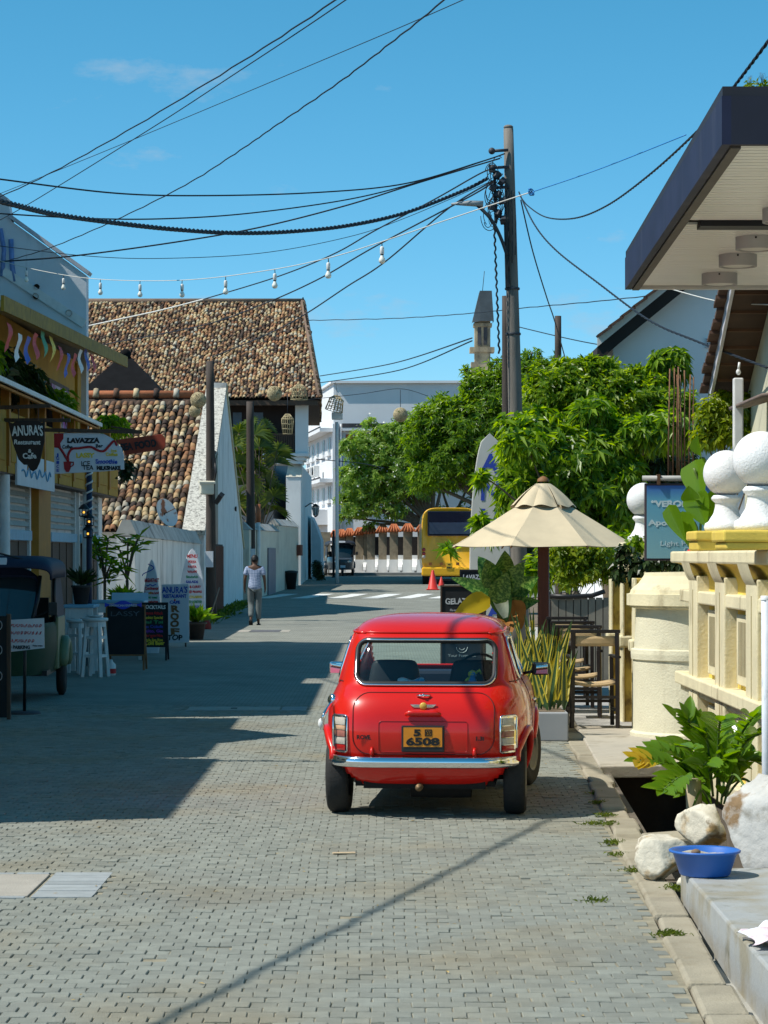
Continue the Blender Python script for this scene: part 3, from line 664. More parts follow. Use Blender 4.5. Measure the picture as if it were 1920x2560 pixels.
m_greenP = M('green_letter', (.04, .28, .12), .6, .1); m_whiteP = M('white_letter', (.72, .72, .70), .6, .1); m_blackP = M('black_letter', (.012, .012, .015), .6, .1); m_purpleP = M('purple_letter', (.22, .05, .42), .6, .1)
m_signw = M('sign_white', (.62, .64, .68), .6, .06, 3, streak=((.35, .36, .4), 3, .6, .8, .4))

# neighbouring houses beyond the edge of the picture, on whose walls and roofs the sun falls first
def plain_house(label, x0, x1, y0, y1, z, ridge, mat):
    t = thing('plaster_house', label, 'house', ((x0 + x1) / 2, (y0 + y1) / 2, 0), 'houses on the shaded side of the street')
    b = MB(); b.box(x0, x1, y0, y1, -.05, z); mk('wall', b, mat, t)
    b = MB(); xm = (x0 + x1) / 2; b.prism([(x0 - .1, y0, z + .004), (x1 + .06, y0, z + .004), (xm, y0, z + ridge)], (0, y1 - y0, 0)); mk('roof', b, M('house_tile', (.20, .10, .06), .85, .3, 5), t)
    for k in range(2):
        yy = y0 + (y1 - y0) * (k + .5) / 2.0; b = MB(); b.box(x1 - .05, x1 + .03, yy - .5, yy + .5, 1.0, 2.2); wn_ = mk('window', b, m_wood, t)
        b = MB(); b.box(x1 + .005, x1 + .06, yy - .6, yy + .6, .9, .97); mk('sill', b, m_whpaint, wn_)
    return t
plain_house('low cream house nearest the camera on the shaded side', -12, -5.42, 14.9, 19.6, 5.35, 1.2, M('cream_house', (.55, .48, .33), .85, .12, 2))
plain_house('narrow ochre house beyond the cream one on the shaded side', -12, -5.5, 19.75, 24.75, 5.3, .6, M('ochre_house', (.5, .36, .16), .85, .12, 2))
lh = plain_house('taller grey house next to the restaurant on the shaded side', -12, -5.5, 25.05, 31.6, 6.25, .9, M('grey_house', (.42, .42, .40), .85, .12, 2))
b = MB(); b.prism([(-5.5, 21.2, 5.2), (-5.5, 23.3, 5.2), (-4.25, 22.4, 4.62)], (0, 0, .05)); mk('pointed_awning', b, m_orange, None, label='pointed cloth awning corner on the ochre house', cat='awning')
b = MB(); b.beam((-5.42, 19.5, 4.95), (-4.15, 19.45, 4.8), .07, .09); b.beam((-4.75, 19.47, 4.5), (-4.75, 19.47, 4.85), .02, .02); mk('projecting_sign', b, m_wood, None, label='wooden sign arm projecting from the cream house', cat='bracket')

FX = -5.2
rs = thing('restaurant_building', 'yellow two-storey restaurant with orange awning and shaded balcony', 'building', (-7, 39, 0), 'houses on the shaded side of the street')
mb = MB(); mb.box(-11, FX - .3, 31.8, 47.6, -.05, 2.86); mb.m = 1; mb.box(-11, -5.75, 31.8, 47.5, 2.86, 5.35); mk('wall', mb, [m_white, m_yel], rs)
mb = MB(); mb.box(-11, FX - .02, 31.8, 47.7, 2.84, 2.95); mk('floor_band', mb, m_wood, rs)
# balcony front of yellow panels between posts
for k in range(9):
    y0 = 31.9 + k * 1.76
    b = MB(); b.box(FX - .06, FX, y0 + .12, y0 + 1.70, 2.87, 3.72); pn = mk('balcony_panel', b, m_yel, rs)
    b = MB(); b.box(FX - .02, FX + .018, y0 + .30, y0 + 1.52, 3.02, 3.56); mk('raised_field', b, m_yel, pn, bevel=.015)
    b = MB(); b.box(FX - .08, FX + .04, y0 - .06, y0 + .10, 2.96, 4.1); mk('balcony_post', b, m_orange, rs)
# awning: sloping sheet with purlins
aw = MB(); aw.prism([(FX + .25, 31.2, 3.98), (FX - .65, 31.2, 4.35), (FX - .65, 31.2, 4.37), (FX + .25, 31.2, 4.0)], (0, 42.6 - 31.2, 0)); an = mk('awning', aw, m_orange, rs)
for k in range(5):
    b = MB(); x = FX + .2 - k * .19; z = 3.95 + k * .078; b.box(x - .025, x + .025, 31.3, 42.5, z - .03, z); mk('awning_purlin', b, m_orange, an)
for k in range(8):
    b = MB(); y0 = 31.6 + k * 1.55; b.beam((FX + .22, y0, 3.965), (FX - .55, y0, 4.28), .05, .06); mk('awning_rafter', b, m_wood, an)
b = MB(); b.box(FX + .25, FX + .285, 31.2, 42.6, 3.965, 4.03); mk('awning_edge', b, m_whpaint, an)
# upper eave with yellow fascia
ev = MB(); ev.prism([(-4.9, 31.2, 4.86), (-4.9, 31.2, 5.06), (-9, 31.2, 6.6), (-9, 31.2, 6.5)], (0, 0, 0.001))
ev = MB(); ev.add([(-4.9, 31.2, 4.90), (-4.9, 46.3, 5.34), (-10.5, 46.3, 7.2), (-10.5, 31.2, 6.8), (-4.9, 31.2, 4.99), (-4.9, 46.3, 5.43), (-10.5, 46.3, 7.29), (-10.5, 31.2, 6.89)], [(0, 1, 2, 3), (4, 7, 6, 5), (0, 4, 5, 1), (1, 5, 6, 2), (2, 6, 7, 3), (3, 7, 4, 0)])
rf = mk('roof', ev, M('roof_cream_soffit', (.42, .35, .22), .8, .15, 3), rs)
b = MB(); b.beam((-4.88, 31.2, 4.95), (-4.88, 46.3, 5.39), .04, .20); mk('fascia', b, M('fascia_yellow', (.26, .165, .012), .7, .4, 6), rf)
b = MB(); b.box(-5.95, -5.7, 45.4, 45.9, 2.9, 5.3); mk('corner_post', b, m_yel, rs)
# rooftop storey and its end wall
b = MB(); b.box(-12, -7.5, 32.4, 46.0, 5.35, 9.1); mk('rooftop_storey', b, m_bluewall, rs)
b = MB(); pts = [(-5.63, 46.15, 2.9), (-5.63, 46.15, 7.02), (-7.05, 46.15, 8.05), (-7.1, 46.15, 8.38), (-7.45, 46.15, 8.62), (-9.4, 46.15, 9.9), (-12, 46.15, 9.9), (-12, 46.15, 2.9)]
b.prism(pts[::-1], (0, .35, 0)); gw = mk('end_wall', b, m_bluewall, rs)
b = MB(); b.beam((-5.58, 46.3, 7.06), (-7.1, 46.3, 8.16), .44, .07); b.beam((-7.12, 46.3, 8.44), (-9.4, 46.3, 10.0), .44, .07); mk('wall_coping', b, M('grey_coping', (.40, .42, .46), .8, .2, 4), gw)
b = MB(); b.beam((-5.66, 46.12, 6.1), (-7.2, 46.12, 7.1), .05, .16); mk('sunlit_band', b, m_whpaint, gw)  # strip of grazing sun on the shaded wall, modelled as a white band
for x, z, r in ((-6.56, 6.8, .05), (-6.58, 6.62, .055), (-5.95, 6.3, .06)):
    b = MB(); b.lathe([(.001, -.05), (r, -.04), (r, .04)], (x, 46.1, z), 12, Euler((R(90), 0, 0)).to_matrix()); mk('wall_fitting', b, m_wood, gw)
b = MB(); b.tube([(-7.25, 46.13, 7.9), (-7.18, 46.13, 7.5), (-7.22, 46.13, 7.0)], .045, 5); b.tube([(-7.05, 46.13, 7.7), (-7.03, 46.13, 7.2), (-6.98, 46.13, 6.9)], .05, 5); mk('blue_paint_mark', b, M('blue_paint', (.16, .26, .52), .7, .3, 6), gw)
# ground floor doors, louvres, columns
GX = FX - .3
for y0, y1 in ((32.2, 33.6), (34.1, 37.4), (39.7, 42.9), (43.6, 46.4)):
    for ya in (y0 - .14, y1): b = MB(); b.box(GX, GX + .07, ya, ya + .14, 0, 2.84); mk('door_jamb', b, m_whpaint, rs)
    b = MB(); b.box(GX, GX + .10, y0 - .05, y1 + .05, 1.95, 2.10); mk('lintel', b, m_lblue, rs)
    n = max(3, int((y1 - y0) / .42)); wdt = (y1 - y0) / n
    for k in range(n):
        b = MB(); b.box(GX, GX + .03 + .012 * (k % 2), y0 + k * wdt + .012, y0 + (k + 1) * wdt - .012, .02, 1.94); mk('door_plank', b, m_wood, rs)
    for k in range(6):
        b = MB(); z = 2.16 + k * .112; b.cbox((GX + .05, (y0 + y1) / 2, z + .04), (.012, y1 - y0, .085), (0, R(-28), 0)); mk('louvre_slat', b, M('louvre_paint', (.35, .36, .33), .7, .2, 8), rs)
b = MB(); b.box(GX, GX + .16, 37.75, 39.1, 0, 2.84); mk('orange_pier', b, m_orange, rs)
for y0 in (33.75, 43.1): b = MB(); b.lathe([(.09, 0), (.085, .1), (.075, 2.84)], (FX - .05, y0, 0), 12); mk('porch_post', b, m_whpaint, rs)
b = MB(); b.box(FX + .001, FX + .03, 34.4, 38.3, 2.72, 3.18)
bb = mk('script_board', b, M('pale_board', (.52, .60, .66), .6, .08), None, label='pale blue board with faint script under the carved restaurant sign', cat='sign')
b = MB(); b.tube([(FX + .035, 34.8 + 3.0 * t, 2.93 + .07 * math.sin(t * 34) * (1 if int(t * 9) % 3 else .3)) for t in np.linspace(0, 1, 70)], .014, 4); mk('script', b, M('script_blue', (.10, .32, .52), .6, .1), bb)
b = MB(); b.box(-5.74, -5.70, 41.6, 44.2, 3.9, 4.75); pic = mk('framed_picture', b, m_wood, None, label='dark framed pink and white picture hung on the yellow balcony wall', cat='picture')
b = MB(); b.box(-5.70, -5.685, 41.75, 44.05, 3.98, 4.67); mk('canvas', b, M('canvas', (.42, .38, .48), .7, .2, 3, col2=(.32, .05, .25), c2s=1.4, c2t=(.45, .55)), pic)

# hanging signs
def board(name, label, pts, d, mat, cat='sign', thick=.03, bevel=.004):
    b = MB(); b.prism([P(x, y, d) for x, y in pts][::-1], (0, thick, 0)); return mk(name, b, mat, None, label=label, cat=cat, bevel=bevel)
z2 = lambda x, y: (x * .28934, 900 + y * .28934)
def curve_pts(pts, n=5):
    q = smooth_path([Vector((x, y, 0)) for x, y in pts + [pts[0]]], n); return [(p.x, p.y) for p in q[:-1]]
def stext(o, s, x, y, d, hpx, mat, wpx=None, bold=0.0, align='CENTER', up=(0, 0, 1), right=(1, 0, 0), shear=0, off=.006, name='lettering'):
    """lettering whose base line sits at photo pixel (x, y); hpx is the capital height, wpx the width"""
    p = P(x, y, d) - Vector((0, off, 0)); k = d / F; return text(name, s, o, mat, p, hpx * k / .70, right, up, bold=bold * k, align=align, width=(wpx * k if wpx else None), shear=shear, warp=.7)
D1 = 33.0
o = board('carved_sign', 'dark pointed wooden restaurant sign with white hand lettering hung under the awning', [z2(*p) for p in ((70, 532), (110, 548), (140, 528), (330, 524), (362, 545), (386, 522), (384, 700), (345, 880), (318, 940), (285, 962), (262, 950), (235, 905), (205, 905), (160, 860), (110, 720))], D1, M('carved_board', (.03, .018, .014), .7, .3, 8))
for s, x, y, h, wd, bo in (("ANURA'S", 240, 650, 24, 78, 1.0), ('Restaurant', 235, 728, 11, 66, .5), ('&', 258, 800, 9, 9, .4), ('Cafe', 255, 850, 13, 35, .6)):
    q = z2(x, y); stext(o, s, q[0], q[1], D1, h, m_whiteP, wd, bo)
D2 = 33.6
o = board('coffee_sign', 'white painted coffee bar sign with a red ribbon and small red cup', [z2(*p) for p in ((465, 632), (830, 628), (900, 640), (970, 678), (1010, 720), (1050, 760), (1070, 830), (1072, 945), (900, 962), (700, 972), (470, 984))], D2, m_signw)
m_cof = M('coffee_red', (.36, .012, .016), .6, .1)
b = MB(); b.prism([P(*z2(*p), D2) - Vector((0, .006, 0)) for p in [(467, 634), (550, 634), (548, 680), (520, 720), (530, 765), (468, 755)]][::-1], (0, .004, 0)); mk('red_corner', b, m_cof, o)
rp = [(505, 745), (540, 790), (570, 840), (590, 870), (590, 820), (620, 770), (680, 762), (730, 755), (790, 752), (850, 782), (900, 785), (940, 745), (985, 700), (1012, 740)]
b = MB(); b.tube([P(*z2(p.x, p.y), D2) - Vector((0, .004, 0)) for p in smooth_path([Vector((x, y, 0)) for x, y in rp], 5)], .018, 6); mk('red_ribbon', b, m_cof, o)
b = MB(); b.prism([P(*z2(*p), D2) - Vector((0, .010, 0)) for p in [(550, 878), (615, 876), (610, 940), (596, 968), (572, 968), (556, 940)]][::-1], (0, .008, 0)); b.tube([P(*z2(*p), D2) - Vector((0, .008, 0)) for p in [(612, 885), (636, 882), (636, 905), (608, 925)]], .009, 5); mk('red_cup', b, m_cof, o)
for s, x, y, h, wd, bo, mt in (('LAVAZZA', 718, 714, 11, 82, 1.2, m_blackP), ('Coffee', 583, 765, 9, 26, .4, m_blackP), ('Bar', 858, 755, 8, 18, .4, m_blackP), ('LASSY', 735, 842, 11, 46, .8, m_yellowP), ('Ice', 985, 795, 7, 14, .4, m_yellowP), ('Coffee', 965, 828, 8, 30, .5, m_yellowP), ('ICE', 740, 915, 12, 22, .3, m_blackP), ('TEA', 760, 948, 11, 28, .3, m_blackP), ('Smoothie', 920, 895, 11, 54, .6, m_blueP), ('MILKSHAKE', 938, 948, 9, 60, .9, m_blackP)):
    q = z2(x, y); stext(o, s, q[0], q[1], D2, h, mt, wd, bo)
for k, ch in enumerate('JUICE'): q = z2(500, 832 + k * 33); stext(o, ch, q[0], q[1], D2, 7, m_blueP, 7, .4)
D3 = 35.2
o = board('seafood_sign', 'red-brown plank sign with dark SEA FOOD lettering behind the coffee sign', [z2(*p) for p in ((1000, 690), (1400, 640), (1430, 680), (1430, 740), (1410, 770), (1080, 822), (1060, 760))], D3, M('red_plank', (.30, .045, .02), .7, .2, 6))
q = z2(1200, 765); stext(o, 'SEA FOOD', q[0], q[1], D3, 17, m_blackP, 92, 1.2, right=(1, 0, .14), up=(-.14, 0, 1))
# sign beam and its support post with white spiral
b = MB(); b.beam(P(*z2(380, 604), 33.6), P(*z2(1230, 622), 33.6), .05, .05); b.beam(P(*z2(-120, 415), 33.0), P(*z2(440, 395), 33.0), .05, .05); b.beam(P(*z2(960, 575), 33.9), P(*z2(1225, 618), 33.9), .10, .02); b.box(-5.4, -4.3, 33.4, 33.46, 3.55, 3.60)
b.beam(P(*z2(160, 415), 33.0), P(*z2(160, 530), 33.0), .012, .012); b.beam(P(*z2(330, 400), 33.0), P(*z2(330, 526), 33.0), .012, .012)
mk('sign_bracket', b, m_wood, None, label='dark horizontal beams carrying the hanging signs from the yellow front', cat='bracket')
t = thing('striped_post', 'thin post with white spiral stripes under the coffee sign', 'post', (PX(223, 38), 38, 0))
b = MB(); b.tube([(PX(223, 38), 38, 0), (PX(223, 38), 38, 3.15)], .045, 12); mk('shaft', b, m_navy, t)
b = MB(); b.tube([(PX(223, 38) + .047 * math.cos(a), 38 + .047 * math.sin(a), 2.2 + .95 * a / 44) for a in np.linspace(0, 44, 180)], .014, 5); mk('spiral_stripe', b, m_whiteP, t)
m_glow = M('lantern_bulb', (.8, .4, .05), .5, 0, emit=(1, .48, .06, 1.6))
for k, (x, y, nm) in enumerate(((725, 1305, 'uppermost'), (770, 1385, 'middle'), (760, 1490, 'lowest'))):
    c = P(*z2(x, y), 37.6); t = thing('lantern', '%s of three small dark lanterns with amber bulbs beside the striped post' % nm, 'lantern', c, 'amber lanterns beside the striped post')
    b = MB(); b.lathe([(.01, .11), (.05, .085), (.085, .04), (.09, .03)], c, 10); b.lathe([(.07, -.07), (.06, -.09), (.001, -.095)], c, 10); mk('hood', b, m_black, t)
    for j in range(4): b = MB(); a = j * math.pi / 2 + .4; b.tube([c + Vector((.07 * math.cos(a), .07 * math.sin(a), -.08)), c + Vector((.075 * math.cos(a), .075 * math.sin(a), .04))], .006, 4); mk('bar', b, m_black, t)
    b = MB(); b.sphere(c + Vector((0, 0, -.02)), .018, 8, 6); mk('bulb', b, m_glow, t)
    b = MB(); b.tube([c + Vector((0, 0, .1)), Vector((PX(223, 38), 38, c.z + .14))], .006, 4); mk('hook', b, m_black, t)

# small strings of flags under the eave
for k in range(12):
    y = 32.0 + k * .85; z = 4.78 - .10 * math.sin(k * 1.1) + k * .028; x = -4.95
    b = MB(); b.grid(lambda a, c: (x + .03 * math.sin(c * 5 + k), y + .36 * a, z - .40 * c * (1 - .25 * a)), 3, 5)
    mk('flag', b, (m_redP, m_whiteP, m_blueP, m_redP, m_greenP, m_yellowP, m_redP, m_blueP)[k % 8], None, label='%s cloth flag from the street end of the string under the yellow eave' % ('first', 'second', 'third', 'fourth', 'fifth', 'sixth', 'seventh', 'eighth', 'ninth', 'tenth', 'eleventh', 'twelfth')[k], cat='flag', group='cloth flags under the yellow eave')

# boundary wall with streaked plaster, weathered cap of tilted slabs
bw = thing('boundary_wall', 'black-streaked white boundary wall with a ridged cap beside the plumeria', 'wall', (-5.2, 57, 0))
b = MB(); b.box(-5.37, -5.0, 49, 66.4, -.05, 2.12); mk('wall_body', b, m_whitew, bw)
m_cap = M('cap_slab', (.48, .47, .44), .85, .2, 3, streak=((.12, .12, .11), 2.2, .5, .7, .6))
for k in range(6):
    y0 = 49 + k * 2.9; b = MB(); z = 2.10 - k * .012; b.prism([(-5.42, y0, z), (-4.94, y0, z), (-5.10, y0, z + .34), (-5.26, y0, z + .34)], (0, 2.88, 0)); mk('cap_slab', b, m_cap, bw)

# tile-roofed house with a parapet gable on the street
m_tile = M('clay_tile', (.3, .2, .1), .85, .34, .9, world=True, streak=((.05, .035, .026), .8, .50, .72, 1), ramp=[(0, (.035, .022, .017)), (.22, (.09, .05, .03)), (.42, (.26, .115, .052)), (.62, (.40, .235, .11)), (.82, (.48, .36, .19)), (1, (.42, .38, .30))])
m_deck = M('tile_pan', (.045, .028, .02), .95, .3, 4)
def tile_mesh(name, L=.34, r0=.085, r1=.07, n=6):
    vs = []; 
    for (y, r, h) in ((0, r0, 0), (0, r0 * .8, 0), (L, r1 * .8, -.012), (L, r1, -.012)): pass
    v = []
    for y, r in ((0, r0), (L, r1)):
        for k in range(n + 1): a = math.pi * k / n; v.append((r * math.cos(a), y, r * math.sin(a) * .95))
    for k in range(n + 1): a = math.pi * k / n; v.append((r0 * .78 * math.cos(a), 0, r0 * .78 * math.sin(a) * .95))
    f = [(k, k + 1, n + 2 + k, n + 1 + k) for k in range(n)] + [(k + 1, k, 2 * n + 2 + k, 2 * n + 3 + k) for k in range(n)]
    me = bpy.data.meshes.new(name); me.from_pydata(v, [], f); me.materials.append(m_tile); me.polygons.foreach_set('use_smooth', [True] * len(f)); return me, np.array(v), np.array(f)
tmesh, tv, tf = tile_mesh('roof_tile')
def lay_tiles(parent, origin, ux, uw, width, length, pitch, expo, scale=1.0, keep=None, n_single=300, score=None, jit=.012, sz=None):
    """half-round tiles laid up the slope: ux runs along the eave, uw up the slope"""
    ux = Vector(ux).normalized(); uw = Vector(uw).normalized(); un = ux.cross(uw).normalized(); mats = []
    for i in range(int(width / pitch)):
        for j in range(int(length / expo)):
            p = Vector(origin) + ux * ((i + .5) * pitch + rng.normal(0, jit)) + uw * (j * expo + rng.normal(0, jit * 1.5) + .0) + un * (.012 + rng.normal(0, .006))
            if keep and not keep(p): continue
            a = rng.normal(0, .05); x = (ux * math.cos(a) + uw * math.sin(a)); yv = (uw - x * uw.dot(x)).normalized(); tl = rng.normal(-.035, .015); yv = (yv + un * tl).normalized(); zv = x.cross(yv).normalized()
            s = scale * (1 + rng.normal(0, .04)); M4 = Matrix((x * s, yv * s, zv * s)).transposed().to_4x4(); M4.translation = p; mats.append(M4)
    mats.sort(key=(score or (lambda m: m.translation.y)))
    for M4 in mats[:n_single]: link_mesh('roof_tile', tmesh, parent, M4)
    rest = mats[n_single:]
    if rest:
        A = np.array([np.array(m) for m in rest]); V = np.einsum('nij,kj->nki', A[:, :3, :3], tv) + A[:, None, :3, 3]; Fc = (tf[None] + (np.arange(len(rest)) * len(tv))[:, None, None])
        np_mesh('roof_tiles', V.reshape(-1, 3), Fc.reshape(-1, 4), m_tile, parent, smooth=True, kind='stuff')
gh = thing('gabled_house', 'white house with steep parapet gable, lattice door and mossy clay roof', 'house', (-6, 75, 0))
GN, GA, GF, GXo = 66.5, 75.5, 84.8, -4.9
b = MB(); pts = [(GXo, GN, 0), (GXo, GN, 2.40), (GXo, GA - .12, 6.86), (GXo, GA + .12, 6.86), (GXo, GF, 2.05), (GXo, GF, 0)]
b.prism(pts[::-1], (-.52, 0, 0)); gwl = mk('gable_wall', b, m_white, gh)
b = MB(); b.beam((GXo - .27, GN - .25, 2.34), (GXo - .27, GA, 6.96), .62, .15); mk('coping_near', b, M('rough_coping', (.50, .48, .42), .95, .45, 22, bump=.9, bs=16, streak=((.12, .11, .10), 9, .5, .64, 1)), gh)
b = MB(); b.beam((GXo - .27, GA, 6.96), (GXo - .27, GF + .15, 2.02), .64, .14); mk('coping_far', b, M('yellowed_coping', (.60, .53, .34), .85, .15, 5), gh)
b = MB(); b.box(GXo - .5, GXo + .04, GA - .3, GA + .3, 6.85, 7.05); mk('coping_peak', b, m_cap, gh)
b = MB(); b.box(-12, GXo - .5, GN + .3, GF - .3, 0, 2.5); mk('wall', b, m_whitew, gh)
sl = math.atan2(6.6 - 2.45, GA - GN); uw = (0, math.cos(sl), math.sin(sl)); SLn = (GA - GN) / math.cos(sl)
b = MB(); b.add([(-13, GN - .2, 2.36), (GXo - .52, GN - .2, 2.36), (GXo - .52, GA, 6.6), (-13, GA, 6.6), (-13, GF, 2.4), (GXo - .52, GF, 2.4)], [(0, 1, 2, 3), (3, 2, 5, 4)]); rdk = mk('roof', b, m_deck, gh)
lay_tiles(rdk, (-9.6, GN - .25, 2.37), (1, 0, 0), uw, 9.6 + GXo - .45, SLn, .195, .31, 1.1, score=lambda m: m.translation.y + max(0, -7.6 - m.translation.x) * 30)
b = MB(); b.tube([(-12, GA, 6.7), (GXo - .55, GA, 6.7)], .13, 10); mk('ridge_cap', b, M('ridge_orange', (.42, .14, .06), .85, .2, 5), gh)
for k in range(9): b = MB(); x = GXo - .9 - k * .62; b.tube([(x, GA - .16, 6.62), (x, GA - .02, 6.86)], [.10, .085], 8); mk('ridge_tile', b, m_tile, gh)
# long slit window and lattice door in the gable wall
b = MB(); b.box(GXo - .02, GXo + .03, 70.0, 71.6, 1.95, 4.75); wn_ = mk('slit_window', b, m_wood, gh)
b = MB(); b.box(GXo + .03, GXo + .04, 70.25, 71.4, 2.05, 4.65); mk('window_recess', b, M('dim_pane', (.05, .05, .05), .3, .1), wn_)
b = MB(); b.box(GXo - .02, GXo + .05, 68.2, 73.4, .0, 2.05); ld = mk('lattice_door', b, M('lattice_back', (.05, .025, .018), .8, .1), gh)
for k in range(18): b = MB(); b.box(GXo + .05, GXo + .075, 68.35, 73.25, .08 + k * .108, .125 + k * .108); mk('lattice_bar', b, M('lattice_wood', (.20, .075, .045), .7, .2, 8), ld)
for k in range(12): b = MB(); b.box(GXo + .075, GXo + .095, 68.4 + k * .42, 68.52 + k * .42, .04, 2.0); mk('lattice_post', b, M('lattice_wood'), ld)
b = MB(); b.lathe([(.001, -.03), (.07, -.02), (.09, .03)], (GXo + .04, 79.9, 3.25), 12, Euler((0, R(90), 0)).to_matrix()); mk('wall_lamp', b, m_black, gh)
# dark hipped roof behind the ridge
b = MB(); b.add([(-11.2, 80, 6.0), (-6.3, 80, 6.0), (-6.3, 88, 6.0), (-11.2, 88, 6.0), (-9.0, 83.5, 8.55), (-8.7, 83.5, 8.55)], [(0, 1, 5, 4), (1, 2, 5), (2, 3, 4, 5), (3, 0, 4)])
t = thing('dark_pavilion', 'dark hipped pavilion roof rising behind the orange ridge', 'roof', (-8, 84, 0)); mk('roof', b, M('black_roof', (.008, .008, .009), .9, .3, 3, spec=.1), t)
b = MB(); b.sphere((-8.85, 83.5, 8.6), .2, 12, 8); mk('finial', b, M('black_roof'), t)
for x, y in ((-10.8, 80.4), (-6.7, 80.4), (-10.8, 87.6), (-6.7, 87.6)): b = MB(); b.box(x - .1, x + .1, y - .1, y + .1, .1, 6); mk('post', b, m_wood, t)

# satellite dish on the streaked wall
t = thing('satellite_dish', 'small rust-stained satellite dish above the streaked wall', 'satellite dish', P(410, 1300, 65)); c = P(410, 1285, 65.5)
b = MB(); rot = Vector((.75, -.55, .35)).to_track_quat('Z', 'Y').to_matrix(); b.lathe([(.001, 0), (.2, .03), (.34, .085), (.40, .12)], c, 24, rot); mk('dish', b, M('dish_paint', (.6, .62, .62), .5, .1, 4, col2=(.3, .1, .04), c2s=3, c2t=(.55, .62)), t)
b = MB(); b.tube([c, c + rot @ Vector((0, 0, .4))], .015, 5); b.tube([c, c + Vector((0, .2, -.6))], .03, 6); mk('mount', b, m_wood, t)

# wooden poles
def pole(name, label, base, top, r0, r1, mat, n=14):
    t = thing(name, label, 'utility pole', base); b = MB(); a, c = Vector(base), Vector(top)
    b.tube([a + (c - a) * k / 10 for k in range(11)], [r0 + (r1 - r0) * k / 10 for k in range(11)], n); mk('shaft', b, mat, t); return t
pa = pole('utility_pole', 'dark wooden pole with a pale meter box before the parapet gable', P(528, 1553, 64) * 1, P(525, 903, 64), .145, .10, m_pole)
c = P(517, 1222, 63.75); b = MB(); b.cbox(c, (.36, .22, .30), (0, 0, R(12))); mb_ = mk('meter_box', b, M('box_cream', (.6, .57, .45), .6, .1), pa, bevel=.03)
b = MB(); b.cbox(c + Vector((0, 0, .17)), (.42, .3, .05), (R(8), 0, R(12))); mk('box_lid', b, M('box_cream'), mb_)
b = MB(); b.box(PX(514, 63.8), PX(533, 63.8), 63.7, 63.85, PZ(1418, 63.8), PZ(1378, 63.8)); mk('paper_notice', b, m_signw, pa)
b = MB(); b.cbox(P(548, 1246, 63.7), (.12, .2, .28), (R(30), R(35), 0)); mk('flood_lamp', b, m_black, pa)
b = MB(); b.tube([P(537, 1150, 63.8), P(540, 1180, 63.7), P(536, 1200, 63.8)], .03, 5); b.box(PX(531, 63.8), PX(540, 63.8), 63.75, 63.9, PZ(1172, 63.8), PZ(1145, 63.8)); mk('fuse_holder', b, m_black, pa)
pb = pole('utility_pole', 'thinner dark wooden pole at the far end of the parapet gable', Vector((PX(628, 86), 86, gz(86))), P(625, 1004, 86), .17, .13, m_pole)
b = MB(); b.box(PX(617, 85.8), PX(638, 85.8), 85.7, 85.8, PZ(1398, 86), PZ(1372, 86)); mk('paper_notice', b, m_signw, pb)

# lower street wall running on to the mansion
lw = thing('garden_wall', 'low cream garden wall with stepped cap, narrow door and rubbish bin', 'wall', (-4, 91, .2))
lw['label'] = 'low cream garden wall with stepped cap and a narrow door'
b = MB(); p0, p1, p2 = Vector((-4.72, 85.4, 0)), Vector((-3.98, 92.2, 0)), Vector((-3.42, 97.6, 0))
def wallseg(b_, a, c, z0, z1, t=.4):
    n = (c - a).normalized().cross(Vector((0, 0, 1))); b_.prism([a + Vector((0, 0, z0)), c + Vector((0, 0, z0)), c - n * t + Vector((0, 0, z0)), a - n * t + Vector((0, 0, z0))], (0, 0, z1 - z0))
wallseg(b, p0, p1, 0, 2.62); wallseg(b, p1, p2, 0, 2.85); mk('wall_body', b, M('cream_wall', (.62, .57, .46), .85, .1, 2, streak=((.3, .26, .2), 1.5, .58, .75, .25)), lw)
for k in range(7):
    a = p0.lerp(p2, k / 7); c = p0.lerp(p2, (k + 1) / 7 - .01); z = 2.63 if k < 4 else 2.86; n = (c - a).normalized().cross(Vector((0, 0, 1)))
    b = MB(); b.prism([a + n * .07 + Vector((0, 0, z)), a - n * .2 + Vector((0, 0, z + .26)), a - n * .47 + Vector((0, 0, z))], c - a); mk('cap_slab', b, m_cap, lw)
def onwall(t_, out=.02): q = p0.lerp(p2, t_); return q + (p2 - p0).normalized().cross(Vector((0, 0, 1))) * out
b = MB(); a, c = onwall(.33), onwall(.47); b.prism([a + Vector((0, 0, .15)), c + Vector((0, 0, .2)), c + Vector((0, 0, 2.0)), a + Vector((0, 0, 2.0))], (.05, 0, 0)); mk('narrow_door', b, M('grey_door', (.20, .19, .22), .6, .1), lw)
b = MB(); a, c = onwall(.95), onwall(.998); b.prism([a + Vector((0, 0, 1.72)), c + Vector((0, 0, 1.72)), c + Vector((0, 0, 2.15)), a + Vector((0, 0, 2.15))], (.15, 0, 0)); mk('post_box', b, M('rust_box', (.16, .05, .03), .7, .2), lw)
b = MB(); q = Vector((PX(646, 87), 87, gz(87))); b.tube([q, q + Vector((0, 0, 3.3))], .07, 8); b.m = 1; b.tube([q + Vector((0, 0, 2.7)), q + Vector((0, 0, 3.35))], .09, 8)
mk('marker_post', b, [m_whpaint, M('rust_red', (.35, .12, .05), .7, .2)], None, label='slim white post with a rusty top by the garden wall', cat='post')
t = thing('rubbish_bin', 'black plastic rubbish bin against the cream garden wall', 'bin', (PX(728, 94), 94, gz(94)))
c = ORG[t]; b = MB(); b.lathe([(.001, .01), (.17, .01), (.235, .62), (.26, .63), (.26, .66), (.22, .66), (.16, .1)], c, 20); mk('tub', b, m_black, t)
b = MB(); b.lathe([(.27, .655), (.26, .70), (.1, .73), (.001, .735)], c, 20); mk('rim', b, m_black, t)

